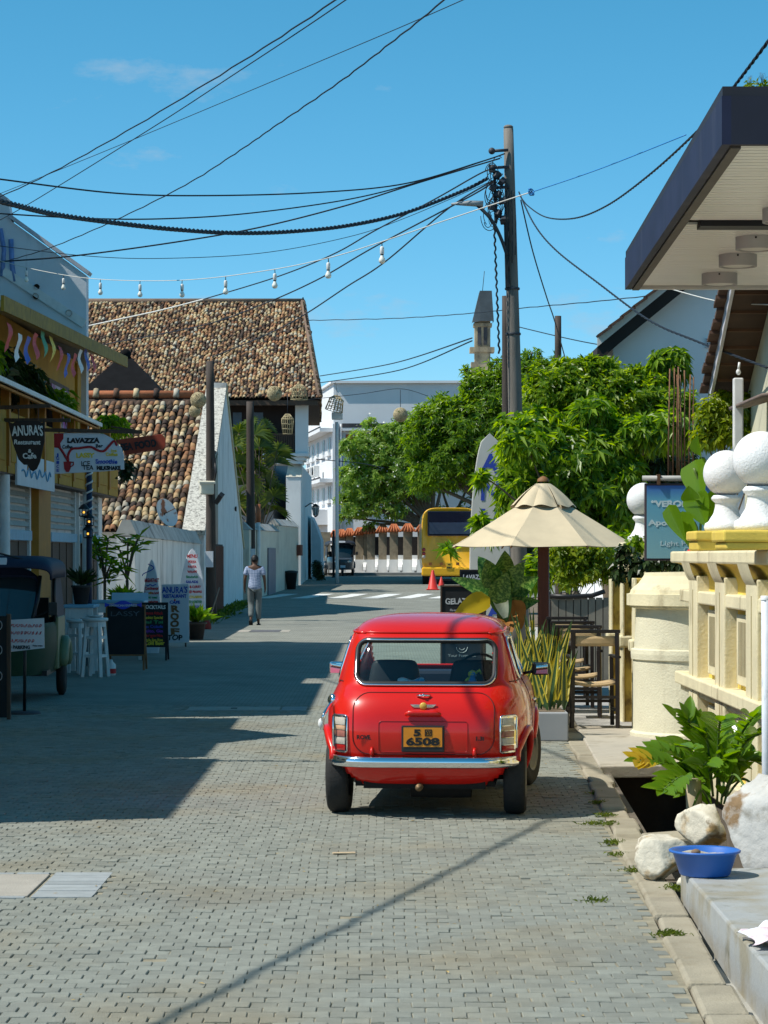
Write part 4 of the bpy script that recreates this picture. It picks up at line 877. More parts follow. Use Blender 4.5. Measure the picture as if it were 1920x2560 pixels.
# ================================================================== far end of the street
m_manw = M('mansion_white', (.70, .71, .70), .85, .08, 1.2, bump=.25, bs=20, streak=((.38, .38, .38), 1.0, .58, .8, .2))
ms = thing('colonial_mansion', 'white colonial mansion with a broad clay-tiled roof and dark balcony', 'house', (-8, 100, .5))
MD = 98.0
def mq(x, y, d=MD): return P(x, y, d)
# great roof
E0 = Vector((-15, MD - .6, 8.02)); E1 = Vector((PX(800, MD - .6), MD - .6, 8.02)); R1 = Vector((PX(757, 107), 107, PZ(757, 107))); R0 = Vector((-15, 107, R1.z))
B1 = Vector((-3.05, 116, 8.02)); B0 = Vector((-15, 116, 8.02))
b = MB(); b.add([E0, E1, R1, R0, B1, B0], [(0, 1, 2, 3), (1, 4, 2), (2, 4, 5, 3)]); b.m = 1
b.add([E0 - Vector((0, 0, .12)), E1 - Vector((0, 0, .12)), B1 - Vector((0, 0, .12)), B0 - Vector((0, 0, .12))], [(0, 3, 2, 1)]); mr_ = mk('roof', b, [m_deck, m_wood], ms)
up = (R1 - E1); up.x = 0; sl = math.atan2(up.z, up.y)
def keep_m(p):
    t = (p.z - E1.z) / (R1.z - E1.z); return p.x < E1.x + (R1.x - E1.x) * t + .06 and p.x > -13.4
lay_tiles(mr_, (-13.4, MD - .68, 8.0), (1, 0, 0), (0, math.cos(sl), math.sin(sl)), 11.5, up.length + .1, .152, .225, .9, keep=keep_m, score=lambda m: m.translation.z + max(0, -9 - m.translation.x) * 2, jit=.018)
# tiles on the hip face towards the street
ue = (B1 - E1).normalized(); nrm = (B1 - E1).cross(R1 - E1).normalized(); uws = nrm.cross(ue).normalized(); uws = uws if uws.z > 0 else -uws
def keep_h(p):
    s_ = (p - E1).dot(uws); L = ((R1 - E1) - ue * (R1 - E1).dot(ue)).length; t = s_ / L; a = (p - E1).dot(ue); r = (R1 - E1).dot(ue); Lb = (B1 - E1).length
    return 0 <= t <= 1 and r * t - .05 < a < Lb + (r - Lb) * t
lay_tiles(mr_, E1, ue, uws, (B1 - E1).length, 5.4, .152, .225, .9, keep=keep_h, n_single=0, jit=.018)
b = MB(); b.tube([R0 + Vector((0, 0, .06)), R1 + Vector((0, 0, .06))], .13, 8); b.tube([R1 + Vector((0, 0, .06)), E1 + Vector((0, 0, .06))], .12, 8); mk('ridge_cap', b, M('ridge_grey', (.16, .11, .08), .9, .35, 3), mr_)
b = MB(); b.box(-14.8, E1.x - .1, MD - .62, MD - .5, 7.72, 7.92); mk('eave_board', b, m_wood, mr_)
# body
SX = PX(752, MD)
b = MB(); b.add([(-14.5, MD + 2.2, .2), (SX - 1.2, MD + 2.2, .2), (SX - .75, 115, .2), (-14.5, 115, .2), (-14.5, MD + 2.2, 7.95), (SX - 1.2, MD + 2.2, 7.95), (SX - .75, 115, 7.95), (-14.5, 115, 7.95)], [(0, 1, 5, 4), (1, 2, 6, 5), (2, 3, 7, 6), (3, 0, 4, 7)]); mk('wall', b, M('dim_wall', (.30, .30, .31), .85, .15, 1), ms)
b = MB(); b.box(-14.5, SX + .32, MD - .12, 99.9, PZ(1142, MD), PZ(1132, MD)); b.box(-14.5, SX + .18, MD - .02, 99.9, PZ(1152, MD), PZ(1142, MD)); b.box(-14.5, SX + .08, MD + .03, 99.9, PZ(1160, MD), PZ(1152, MD)); mk('balcony_cornice', b, m_manw, ms, bevel=.03)
b = MB(); b.box(PX(738, MD), PX(770, MD), MD, MD + .55, PZ(1132, MD), 7.92); mk('balcony_column', b, m_manw, ms)
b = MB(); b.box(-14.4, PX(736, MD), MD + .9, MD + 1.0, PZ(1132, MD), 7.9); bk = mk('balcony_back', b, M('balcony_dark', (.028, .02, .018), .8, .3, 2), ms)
for k in range(30): b = MB(); x = PX(570 + k * 5.6, MD); b.box(x - .03, x + .03, MD + .2, MD + .24, PZ(1132, MD), PZ(1088, MD)); mk('baluster', b, m_wood, ms)
b = MB(); b.box(-13, PX(738, MD), MD + .18, MD + .26, PZ(1088, MD), PZ(1082, MD)); mk('balcony_rail', b, m_wood, ms)
for x0, x1 in ((579, 601), (632, 655)): b = MB(); b.box(PX(x0, MD), PX(x1, MD), MD + .86, MD + .9, PZ(1075, MD), PZ(1028, MD)); mk('balcony_window', b, M('dull_pane', (.10, .13, .17), .3, .2), ms)
# heavy buttressed corner pier
p = [(715, 1455), (715, 1192), (722, 1168), (727, 1140), (752, 1140), (752, 1455)]
b = MB(); y0 = MD - .1; zb = .3; pts = [(PX(x, y0), y0, PZ(y, y0)) for x, y in ((716, 1192), (752, 1192), (757, 1152), (728, 1152))]
b.prism([(PX(715, y0), y0, zb), (PX(715, y0), y0, PZ(1192, y0)), (PX(752, y0), y0, PZ(1192, y0)), (PX(752, y0), y0, zb)], (0, .5, 0)); bt = mk('buttress', b, m_manw, ms)
b = MB(); zt = PZ(1142, MD); z1 = PZ(1192, y0); xa, xb = PX(715, y0), PX(752, y0)
b.add([(xa, y0 - .03, z1), (xb + .02, y0 - .03, z1), (xb + .06, y0 + .6, zt), (xa + .12, y0 + .6, zt), (xa, y0 + .6, z1), (xb + .02, y0 + .6, z1)], [(0, 1, 2, 3), (0, 3, 4), (1, 5, 2), (4, 3, 2, 5)]); mk('weathered_slope', b, M('slab_top', (.62, .58, .48), .85, .15, 4), bt)
b = MB(); b.add([(xb, y0 + .02, zb), (-3.36, 104, .3), (-3.36, 114.5, .3), (xb - .25, 114.5, .3), (xb - .6, y0 + .5, zb), (xb, y0 + .02, PZ(1160, MD)), (-3.36, 104, PZ(1160, MD)), (-3.40, 114.5, 5.4), (xb - .25, 114.5, 5.4), (xb - .6, y0 + .5, 5.4)], [(0, 1, 6, 5), (1, 2, 7, 6), (2, 3, 8, 7), (5, 6, 7, 8, 9)]); mk('street_wall', b, m_manw, ms)
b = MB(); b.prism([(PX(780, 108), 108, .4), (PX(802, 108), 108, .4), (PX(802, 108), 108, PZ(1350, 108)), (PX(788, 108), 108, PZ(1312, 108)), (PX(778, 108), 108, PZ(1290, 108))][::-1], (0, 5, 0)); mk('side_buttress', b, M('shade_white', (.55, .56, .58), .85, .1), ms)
t = thing('wall_lantern', 'black carriage lantern on the mansion side wall', 'lantern', P(790, 1290, 103)); c = P(789, 1278, 103)
b = MB(); b.lathe([(.02, .32), (.16, .2), (.17, .18)], c, 6); b.lathe([(.10, -.18), (.03, -.25), (.001, -.25)], c, 6); mk('cap', b, m_black, t)
for j in range(6): b = MB(); a = j * math.pi / 3; b.tube([c + Vector((.10 * math.cos(a), .10 * math.sin(a), -.18)), c + Vector((.15 * math.cos(a), .15 * math.sin(a), .18))], .015, 4); mk('bar', b, m_black, t)
b = MB(); b.lathe([(.085, -.17), (.13, .17)], c, 6); mk('glass', b, M('lantern_glass', (.45, .5, .5), .2, .1), t)
b = MB(); b.tube([c + Vector((0, 0, .25)), c + Vector((-.2, .2, .35)), c + Vector((-.45, .5, .2))], .025, 5); mk('bracket', b, m_black, t)

# white modern block closing the street
WD = 140.0
m_blockA = M('block_white', (.70, .71, .72), .85, .06, .6, streak=((.42, .43, .45), .5, .58, .8, .12))
wb = thing('white_block', 'large white flat-roofed block closing the end of the street', 'building', (2, 150, .8))
cx_ = PX(834, WD); zt = PZ(958, WD); Lc = Vector((PX(765, 156), 156, 0)); Rc = Vector((9, WD - .2, 0)); Cc = Vector((cx_, WD, 0))
b = MB(); b.add([(Lc.x, Lc.y, .5), (Cc.x, Cc.y, .5), (Rc.x, Rc.y, .5), (Rc.x, 170, .5), (Lc.x, 170, .5), (Lc.x, Lc.y, zt), (Cc.x, Cc.y, zt), (Rc.x, Rc.y, zt), (Rc.x, 170, zt), (Lc.x, 170, zt)], [(0, 1, 6, 5), (1, 2, 7, 6), (2, 3, 8, 7), (4, 0, 5, 9), (5, 6, 7, 8, 9)]); mk('wall', b, m_blockA, wb)
b = MB(); b.beam(Lc + Vector((0, -.1, zt + .06)), Cc + Vector((0, -.1, zt + .06)), .3, .14); b.beam(Cc + Vector((0, -.1, zt + .06)), Rc + Vector((0, -.1, zt + .06)), .3, .14); mk('parapet', b, m_blockA, wb)
b = MB(); b.box(cx_ - .05, cx_ + .28, WD - .25, WD + .2, .5, PZ(1060, WD)); b.tube([(cx_ + .42, WD - .15, .6), (cx_ + .42, WD - .15, PZ(1060, WD))], .05, 6); mk('corner_pilaster', b, m_blockA, wb)
Ld = (Lc - Cc).normalized(); Ln = Vector((Ld.y, -Ld.x, 0)); Ln = Ln if Ln.y < 0 else -Ln; LL = (Lc - Cc).length
m_pane = M('window_pane', (.16, .19, .23), .25, .2, 3); m_stain = M('stained_ledge', (.05, .05, .055), .9, .4, 3)
def lft(t_, z, o=0): q = Cc + Ld * (LL * t_) + Ln * o; return Vector((q.x, q.y, z))
def z_at(py, d): return PZ(py, d)
for py0, py1, ts in ((1127, 1090, (.1, .3, .5, .68, .86)), (1247, 1214, (.1, .3, .5, .68))):
    zt_, zb_ = PZ(py1, WD), PZ(py0, WD)
    for tt in ts:
        b = MB(); a, c = lft(tt, zb_, .03), lft(tt + .085, zb_, .03); b.prism([a, c, c + Vector((0, 0, zt_ - zb_)), a + Vector((0, 0, zt_ - zb_))], -Ln * .1); wn_ = mk('window', b, m_pane, wb)
        b = MB(); a, c = lft(tt - .02, zb_ - .22, .16), lft(tt + .105, zb_ - .22, .16); b.prism([a, c, c + Vector((0, 0, .18)), a + Vector((0, 0, .18))], -Ln * .2); mk('sill', b, m_blockA, wn_)
        a, c = lft(tt + .04, zb_, .06), lft(tt + .05, zb_, .06); b = MB(); b.prism([a, c, c + Vector((0, 0, zt_ - zb_)), a + Vector((0, 0, zt_ - zb_))], -Ln * .03); mk('mullion', b, m_whpaint, wn_)
for py in (1078, 1205):
    z = PZ(py, WD); b = MB(); a, c = lft(.03, z, .75), lft(1, z, .75); b.prism([a, c, lft(1, z, 0), lft(.03, z, 0)], (0, 0, .22)); mk('sun_shade', b, m_blockA, wb)
    b = MB(); a, c = lft(.03, z + .22, .76), lft(1, z + .22, .76); b.prism([a, c, lft(1, z + .22, .7), lft(.03, z + .22, .7)], (0, 0, .08)); mk('stained_edge', b, m_stain, wb)
    b = MB(); b.box(cx_ + .5, 7, WD - .55, WD - .05, z, z + .18); mk('sun_shade', b, m_blockA, wb)
    b = MB(); b.box(cx_ + .5, 7, WD - .56, WD - .05, z + .18, z + .42); mk('stained_edge', b, m_stain, wb)
for k in range(4):
    for py0, py1 in ((1130, 1086), (1255, 1220)):
        x0 = PX(864 + k * 66, WD); b = MB(); b.box(x0, x0 + 1.25, WD - .06, WD + .02, PZ(py0, WD), PZ(py1, WD)); wn_ = mk('window', b, m_pane, wb)
        b = MB(); b.box(x0 + .02, x0 + .42, WD - .1, WD - .06, PZ(py0, WD), PZ(py1, WD)); mk('orange_blind', b, M('blind', (.42, .12, .04), .7, .1), wn_)
        b = MB(); b.box(x0 + .42, x0 + .5, WD - .1, WD - .06, PZ(py0, WD), PZ(py1, WD)); b2 = mk('mullion', b, m_whpaint, wn_)
b = MB(); a, c = lft(.2, PZ(1310, WD), .8), lft(.75, PZ(1310, WD), .8); b.prism([a, c, lft(.75, PZ(1310, WD), 0), lft(.2, PZ(1310, WD), 0)], (0, 0, .9)); mk('porch_box', b, m_blockA, wb)
for k in range(3):
    tt = .35 + .16 * k; c = lft(tt, PZ(1185, WD), .45); t = thing('air_conditioner', '%s air-conditioning unit on the ledge of the white end block' % ('first', 'second', 'third')[k], 'air conditioner', c, 'air conditioners on the white block')
    b = MB(); b.cbox(c + Vector((0, 0, .35)), (.85, .35, .65), (0, 0, math.atan2(Ld.y, Ld.x))); mk('casing', b, m_whpaint, t, bevel=.03)
    b = MB(); b.lathe([(.24, 0), (.24, .03), (.001, .035)], c + Ln * .19 + Vector((0, 0, .35)), 16, Ln.to_track_quat('Z', 'Y').to_matrix()); mk('fan_grille', b, m_black, t)

# boundary of tile-capped pillars
m_stone = M('brown_stone', (.27, .22, .15), .9, .35, 4, bump=.6, bs=12)
m_pilw = M('pillar_white', (.72, .72, .70), .85, .08, 2)
m_cap2 = M('cap_tile', (.42, .13, .05), .8, .25, 5)
pw = thing('pillar_fence', 'long fence of stone pillars with red tile caps on a white base', 'fence', (0, 126, .76))
def capped(px, d, w_, ht_top):
    x = PX(px, d); zt = PZ(ht_top, d); g0 = gz(d); zs = PZ(1399, d)
    b = MB(); b.box(x - w_, x + w_, d, d + .5, zs, zt); pil = mk('pillar', b, m_stone, pw)
    b = MB(); b.box(x - w_ - .03, x + w_ + .03, d - .04, d + .54, g0 - .1, zs); mk('white_base', b, m_pilw, pil)
    b = MB(); b.box(x - w_ - .05, x - w_ - .031, d + .1, d + .34, g0 + .15, zs - .25); mk('dark_slot', b, m_stain, pil)
    z1 = zt + .38
    b = MB(); b.add([(x - w_ - .14, d - .22, zt), (x + w_ + .14, d - .22, zt), (x + w_ + .14, d + .72, zt), (x - w_ - .14, d + .72, zt), (x - .1, d + .25, z1), (x + .1, d + .25, z1)], [(0, 1, 5, 4), (1, 2, 5), (2, 3, 4, 5), (3, 0, 4), (0, 3, 2, 1)]); cp = mk('tile_cap', b, m_cap2, pil)
    for k in range(5):
        b = MB(); f = k / 4; xa = x - w_ - .11 + f * (2 * w_ + .22); b.tube([(xa, d - .25, zt + .03), (x - .1 + .2 * f, d + .2, z1 + .02)], [.06, .04], 6); mk('cap_ridge', b, m_cap2, pil)
for px, d, w_, tp in ((838, 131, .19, 1344), (854, 130, .19, 1343), (874, 129, .19, 1340), (899, 128, .22, 1338), (914, 127.6, .10, 1334), (928, 127, .22, 1334), (957, 126, .22, 1331), (985, 125, .22, 1330), (1020, 124, .24, 1329), (1056, 123, .24, 1330), (1092, 122, .24, 1330), (1128, 121, .24, 1330)): capped(px, d, w_, tp)
pxs = [(838, 131), (854, 130), (874, 129), (899, 128), (928, 127), (957, 126), (985, 125), (1020, 124), (1056, 123), (1092, 122), (1128, 121)]
for (pa_, da), (pb_, db) in zip(pxs[:-1], pxs[1:]):
    xa, xb = PX(pa_, da) + .2, PX(pb_, db) - .2; d = (da + db) / 2 + .2; g0 = gz(d)
    b = MB(); zt = PZ(1388, d); zm = PZ(1412, d)
    prof = [(d - .55, g0 - .05), (d - .55, zm - .25), (d - .5, zm - .1), (d - .2, zm + .05), (d, zm + .3), (d + .02, zt), (d + .2, zt), (d + .2, g0 - .05)]
    b.prism([(xa, y, z) for y, z in prof], (xb - xa, 0, 0)); pn = mk('white_panel', b, m_pilw, pw)
    b = MB(); b.box(xa + .12, xb - .12, d - .57, d - .551, g0 + .12, zm - .3); mk('pebble_field', b, M('pebbles', (.10, .10, .10), .9, .6, 30), pn)
    b = MB(); b.box(xa, xb, d + .1, d + .16, zt, PZ(1342, d)); mk('dark_mesh', b, M('mesh_dark', (.022, .018, .016), .9, .3, 4), pw)
# dark grey kerb of the far lawn
b = MB(); b.box(-9, 11, 119.6, 121, .5, .88); mk('far_kerb', b, M('far_kerb', (.20, .20, .19), .9, .2), label='raised kerb before the pillar fence', kind='structure')

# yellow bus
BD = 98.6
m_bus = M('bus_yellow', (.80, .42, .014), .4, .08, 1.5, coat=.4)
bu = thing('yellow_bus', 'yellow bus parked at the far end of the street, seen from behind', 'bus', (PX(1125, BD), BD, gz(BD)))
x0, x1 = PX(1054, BD), PX(1196, BD); zb = PZ(1440, BD); zt = PZ(1270, BD); g0 = gz(BD)
def busring(y, ins, top):
    o = []; wd = (x1 - x0) / 2 - ins; xc = (x0 + x1) / 2; h0, h1 = zb + .02, top
    for k in range(40):
        a = 2 * math.pi * k / 40; ex = 5.5; c, s = math.cos(a), math.sin(a)
        o.append((xc + wd * math.copysign(abs(c) ** (2 / ex), c), y, (h0 + h1) / 2 + (h1 - h0) / 2 * math.copysign(abs(s) ** (2 / ex), s)))
    return o
b = MB(); rr = [busring(BD + .10, .16, zt - .1), busring(BD + .02, .06, zt - .03), busring(BD, .02, zt - .0), busring(BD + .25, 0, zt + .02), busring(BD + 6.8, 0, zt + .02), busring(BD + 7.2, .2, zt - .15)]
b.add([p for r in rr for p in r], [(i * 40 + j, (i + 1) * 40 + j, (i + 1) * 40 + (j + 1) % 40, i * 40 + (j + 1) % 40) for i in range(5) for j in range(40)] + [tuple(range(40)), tuple(range(239, 199, -1))], True); body_b = mk('body', b, m_bus, bu)
b = MB(); b.box(PX(1069, BD), PX(1182, BD), BD - .03, BD + .03, PZ(1340, BD), PZ(1278, BD)); rw = mk('rear_window', b, M('bus_glass', (.012, .014, .03), .06, .05, spec=.8), bu, bevel=.05)
b = MB(); b.box(PX(1073, BD), PX(1180, BD), BD - .045, BD - .03, PZ(1335, BD), PZ(1306, BD)); mk('lower_pane', b, M('bus_pane', (.05, .07, .11), .04, .1, spec=1), rw)
b = MB(); b.box(PX(1054, BD), PX(1196, BD), BD - .12, BD + .1, PZ(1440, BD), PZ(1418, BD)); bp = mk('rear_bumper', b, m_bus, bu, bevel=.06)
b = MB(); b.box(PX(1115, BD), PX(1131, BD), BD - .14, BD - .12, PZ(1423, BD), PZ(1407, BD)); npb = mk('number_plate', b, M('plate_yellow', (.7, .42, .03), .5, .1), bu)
text('plate_numbers', '5081', npb, m_ink, (PX(1123, BD), BD - .143, PZ(1421, BD)), .10, bold=.004, width=.2); text('plate_letters', 'NA', npb, m_ink, (PX(1123, BD), BD - .143, PZ(1413, BD)), .08, bold=.004, width=.12)
for k, (py, mt) in enumerate(((1374, m_lred), (1384, m_lred), (1392, m_lclear))):
    b = MB(); b.lathe([(.001, .04), (.06, .035), (.075, 0)], (PX(1059.5, BD), BD - .01, PZ(py, BD)), 14, Euler((R(90), 0, 0)).to_matrix()); mk('tail_lamp', b, mt, bu)
    b = MB(); b.lathe([(.001, .04), (.06, .035), (.075, 0)], (PX(1190.5, BD), BD - .01, PZ(py, BD)), 14, Euler((R(90), 0, 0)).to_matrix()); mk('tail_lamp', b, mt, bu)
for px in (1076, 1103, 1144): b = MB(); b.box(PX(px - 4, BD), PX(px + 4, BD), BD - .135, BD - .12, PZ(1413, BD), PZ(1406, BD)); mk('reflector', b, M('bus_reflector', (.25, .09, .02), .3, .1), bu)
for x in (x0 + .18, x1 - .18):
    b = MB(); rot = Euler((0, R(90), 0)).to_matrix(); b.lathe([(.2, -.13), (.40, -.13), (.44, -.09), (.44, .09), (.40, .13), (.2, .13), (.001, .13)], (x, BD + 1.0, g0 + .44), 24, rot); mk('wheel', b, m_tyre, bu)
b = MB(); b.box(x0 + .2, x1 - .2, BD + .3, BD + 6.5, g0 + .3, zb + .05); mk('chassis', b, m_under, bu)
b = MB(); b.box(PX(1085, BD), PX(1150, BD), BD + .1, BD + .18, PZ(1452, BD), PZ(1447, BD)); mk('under_guard', b, m_black, bu)

# traffic cone
c = Vector((PX(1082, 93.5), 93.5, gz(93.5))); t = thing('traffic_cone', 'red traffic cone standing behind the yellow bus', 'traffic cone', c)
b = MB(); b.lathe([(.22, .03), (.20, .04), (.045, .74), (.03, .76), (.001, .76)], c, 20); mk('cone', b, M('cone_red', (.6, .03, .02), .5, .08), t)
b = MB(); b.cbox(c + Vector((0, 0, .02)), (.5, .5, .035)); mk('foot', b, M('cone_red'), t, bevel=.01)
c = Vector((PX(1100, 99.5), 97.2, gz(97.2))); b = MB(); b.lathe([(.13, 0), (.12, .03), (.02, .36), (.001, .37)], c, 14); mk('traffic_cone', b, M('cone_red'), None, label='smaller red cone under the rear of the yellow bus', cat='traffic cone')

# far three-wheeler facing the camera, and a slim dark post before it
def three_wheeler(name, label, m_body, m_roof, m_panel, simple=True):
    """built facing -Y with its front wheel at y = 0; width 1.3, height 1.72"""
    t = thing(name, label, 'three-wheeler')
    def R_(v): return v
    # cab nose and body
    b = MB()
    def shell(a, v):
        # a across, v along the length: rear hem at v=1
        y = -.1 + 2.35 * v; wd = .30 + .36 * min(1, v * 2.2) ** .8; x = (a * 2 - 1)
        z = .30 + (.62 if v < .12 else .62) * (1 - abs(x) ** 6 * .35); return (wd * x, y - .10 * (1 - x * x) * (v < .2), z)
    prof = [(0, -.18), (.30, -.16), (.46, -.04), (.60, .35), (.65, .9), (.66, 2.2)]
    pts0 = [(-x, y) for x, y in prof[::-1]] + [(x, y) for x, y in prof[1:]]
    zl = [.32, .60, .86, .92]
    vs = [(x * s, y + (.0 if i < 3 else .03), z) for i, (z, s) in enumerate(zip(zl, (.93, 1, .99, .95))) for x, y in pts0]; n = len(pts0)
    b.add(vs, [(i * n + j, i * n + j + 1, (i + 1) * n + j + 1, (i + 1) * n + j) for i in range(3) for j in range(n - 1)], True); mk('body', b, m_body, t)
    b = MB(); b.box(-.6, .6, .3, 2.2, .30, .36); b.box(-.6, .6, 2.18, 2.22, .3, .95); b.box(-.5, .5, 1.2, 1.75, .36, .75); b.box(-.5, .5, 1.7, 1.85, .6, 1.2); mk('floor_and_seat', b, m_black, t)
    for s in (-1, 1):
        b = MB(); b.box(min(s * .60, s * .665), max(s * .60, s * .665), 1.15, 2.2, .34, .98); mk('rear_panel', b, m_panel, t, bevel=.02)
        b = MB(); pts = [(s * .70, 1.72 + .33 * math.cos(R(a)), .34 + .33 * math.sin(R(a))) for a in np.linspace(5, 175, 13)]; b.tube(pts, [.05] + [.075] * 11 + [.05], 6); mk('mudguard', b, m_panel, t)
        b = MB(); rot = Euler((0, R(90), 0)).to_matrix(); b.lathe([(.08, -.05), (.17, -.055), (.215, -.03), (.215, .03), (.17, .055), (.08, .05), (.001, .05)], (s * .66, 1.72, .215), 22, rot); mk('wheel', b, m_tyre, t)
        b = MB(); b.tube([(s * .44, .02, .9), (s * .50, .20, 1.2), (s * .52, .30, 1.48)], .025, 6); mk('cab_post', b, m_black, t); b = MB(); b.tube([(s * .62, 1.1, .92), (s * .62, 1.1, 1.5)], .022, 6); mk('cab_post', b, m_black, t)
        b = MB(); b.lathe([(.001, -.035), (.06, -.03), (.075, 0), (.075, .05)], (s * .30, -.15, .70), 14, Euler((R(-90), 0, 0)).to_matrix()); hl = mk('headlamp', b, m_chrome, t)
        b = MB(); b.lathe([(.001, -.045), (.055, -.037)], (s * .30, -.15, .70), 14, Euler((R(-90), 0, 0)).to_matrix()); mk('lamp_lens', b, m_lclear, hl)
        b = MB(); b.tube([(s * .48, .05, 1.0), (s * .66, -.05, 1.08)], .01, 5); b.cbox((s * .70, -.05, 1.1), (.10, .03, .15)); mk('side_mirror', b, m_black, t, bevel=.01)
        b = MB(); b.grid(lambda a, v, s=s: (s * (.66 - .06 * v), 1.15 + 1.1 * a, .95 + .55 * v), 6, 4); mk('canvas_side', b, m_roof, t)
    # windscreen
    b = MB(); b.grid(lambda a, v: ((a * 2 - 1) * (.46 + .04 * v), -.04 + .30 * v + .09 * (a * 2 - 1) ** 2, .92 + .55 * v), 10, 6); mk('windscreen', b, M('screen_glass', (.02, .03, .035), .05, .1, spec=.9), t)
    b = MB(); fr_ = [((a * 2 - 1) * (.47 + .04 * v), -.05 + .30 * v + .09 * (a * 2 - 1) ** 2, .92 + .56 * v) for a, v in ((0, 0), (0, .5), (0, .85), (.05, .97), (.2, 1), (.5, 1), (.8, 1), (.95, .97), (1, .85), (1, .5), (1, 0))]; b.tube(fr_, .018, 6); mk('screen_frame', b, m_roof, t)
    # rounded canvas roof
    b = MB()
    def roof(a, v):
        x = (a * 2 - 1); y = .02 + 2.3 * v; return (.67 * math.copysign(abs(math.sin(x * math.pi / 2)) ** .8, x), y + .12 * (x * x) * (v < .15), 1.45 + .27 * max(0, 1 - abs(x) ** 3.2) ** .6 * min(1, .35 + v * 5) ** .5 * (1 - .25 * max(0, v - .8) * 5 * .2) - .02 * (v < .02))
    b.grid(roof, 24, 14); ro = mk('roof', b, m_roof, t); x_ = ro.modifiers.new('thickness', 'SOLIDIFY'); x_.thickness = .02
    b = MB(); b.grid(lambda a, v: ((a * 2 - 1) * .52, .27 - .12 * v + .09 * (a * 2 - 1) ** 2, 1.46 + .14 * v * (1 - (a * 2 - 1) ** 4)), 10, 3); mk('front_visor', b, m_roof, t)
    b = MB(); b.tube([(-.62, .25, 1.6), (0, .2, 1.76), (.62, .25, 1.6)], .012, 5); mk('roof_rib', b, m_black, t)
    b = MB(); b.cbox((0, .10, 1.64), (.30, .05, .10), (R(-15), 0, 0)); mk('roof_plate', b, m_signw, t)
    b = MB(); pts = [(0, -.12 + .27 * math.cos(R(a)), .24 + .27 * math.sin(R(a))) for a in np.linspace(20, 160, 9)]; b.grid(lambda a, v: (-.10 + .2 * a, -.06 + .29 * math.cos(R(15 + 150 * v)), .22 + .29 * math.sin(R(15 + 150 * v))), 4, 10); mk('front_mudguard', b, m_body, t)
    b = MB(); b.lathe([(.08, -.05), (.16, -.055), (.20, -.03), (.20, .03), (.16, .055), (.08, .05), (.001, .05)], (0, -.04, .20), 22, Euler((0, R(90), 0)).to_matrix()); mk('front_wheel', b, m_tyre, t)
    b = MB(); b.box(-.42, .42, -.20, -.17, .80, .88); mk('nose_badge_strip', b, M('strip_grey', (.25, .27, .3), .4, .1), t)
    b = MB(); b.box(-.12, .12, -.33, -.31, .40, .52); mk('number_plate', b, m_signw, t)
    return t
m_twd = M('three_wheeler_dark', (.012, .022, .03), .35, .1, coat=.4); m_twr = M('three_wheeler_canvas', (.018, .02, .03), .6, .15, 6)
tw = three_wheeler('three_wheeler', 'dark three-wheeler taxi facing the camera at the street end', m_twd, m_twr, m_twd)
tw.location = (PX(857, 119), 117.6, gz(118)); tw.rotation_euler = (0, 0, R(6)); tw.scale = (1.0, 1.0, 1.0)
t = thing('marker_post', 'slim black post standing before the far three-wheeler', 'post', (PX(834, 112), 112, gz(112))); q = ORG[t]
b = MB(); b.tube([q, q + Vector((0, 0, 2.15))], .055, 8); mk('shaft', b, m_black, t); b = MB(); b.lathe([(.1, 0), (.09, .06), (.05, .08)], q, 10); mk('foot', b, m_black, t)
# white hand-rail gate at the far left
gt_ = thing('garden_gate', 'low pale gate and side wall behind the far three-wheeler', 'gate', (PX(812, 126), 126, .75))
b = MB(); b.box(PX(801, 126), PX(826, 126), 126.2, 126.5, .6, PZ(1330, 126)); mk('wall', b, m_stone, gt_)
for k in range(5): b = MB(); x = PX(803 + k * 5, 125.8); b.box(x, x + .05, 125.8, 125.85, .75, PZ(1395, 125.8)); mk('bar', b, m_whpaint, gt_)

# belfry behind the trees
TD = 150.0
m_bel = M('belfry_stone', (.34, .27, .17), .9, .35, 1.6, streak=((.07, .065, .055), 1.5, .47, .66, .4))
t = thing('belfry', 'narrow stone belfry with a steep dark roof above the trees', 'tower', (PX(1204, TD), TD, .8))
def tb(x0, x1, y0, y1, d0=TD, dp=1.0): b = MB(); b.box(PX(x0, TD), PX(x1, TD), d0, d0 + dp, PZ(y1, TD), PZ(y0, TD)); return b
b = tb(1178, 1232, 905, 1300, TD, 1.2); mk('lower_shaft', b, m_bel, t); b = tb(1175, 1236, 868, 880, TD - .15, 1.4); mk('ledge', b, m_bel, t)
b = tb(1187, 1226, 790, 905, TD, 1.0); mk('shaft', b, m_bel, t); b = tb(1184, 1230, 808, 816, TD - .1, 1.2); mk('band', b, m_bel, t)
for x0, x1 in ((1194, 1203), (1209, 1218)): b = tb(x0, x1, 818, 862, TD - .02, .1); mk('niche', b, m_stain, t)
b = MB(); xa, xb, xm = PX(1180, TD), PX(1234, TD), PX(1200, TD); za, zb_ = PZ(808, TD), PZ(728, TD)
b.add([(xa, TD - .3, za), (xm - .02, TD - .3, zb_), (xa, TD + 1.3, za), (xm - .02, TD + 1.3, zb_), (PX(1229, TD), TD - .3, zb_), (xb, TD - .35, za + .1), (PX(1229, TD), TD + 1.3, zb_), (xb, TD + 1.3, za + .1), (PX(1200, TD), TD - .35, za + .1)], [(0, 1, 3, 2), (1, 4, 6, 3), (1, 8, 5, 4), (4, 5, 7, 6), (0, 8, 1)]); mk('roof', b, M('slate_roof', (.06, .075, .085), .8, .35, 1.5), t)
b = MB(); b.tube([P(1206, 730, TD), P(1211, 678, TD)], .02, 5); mk('rod', b, m_black, t)

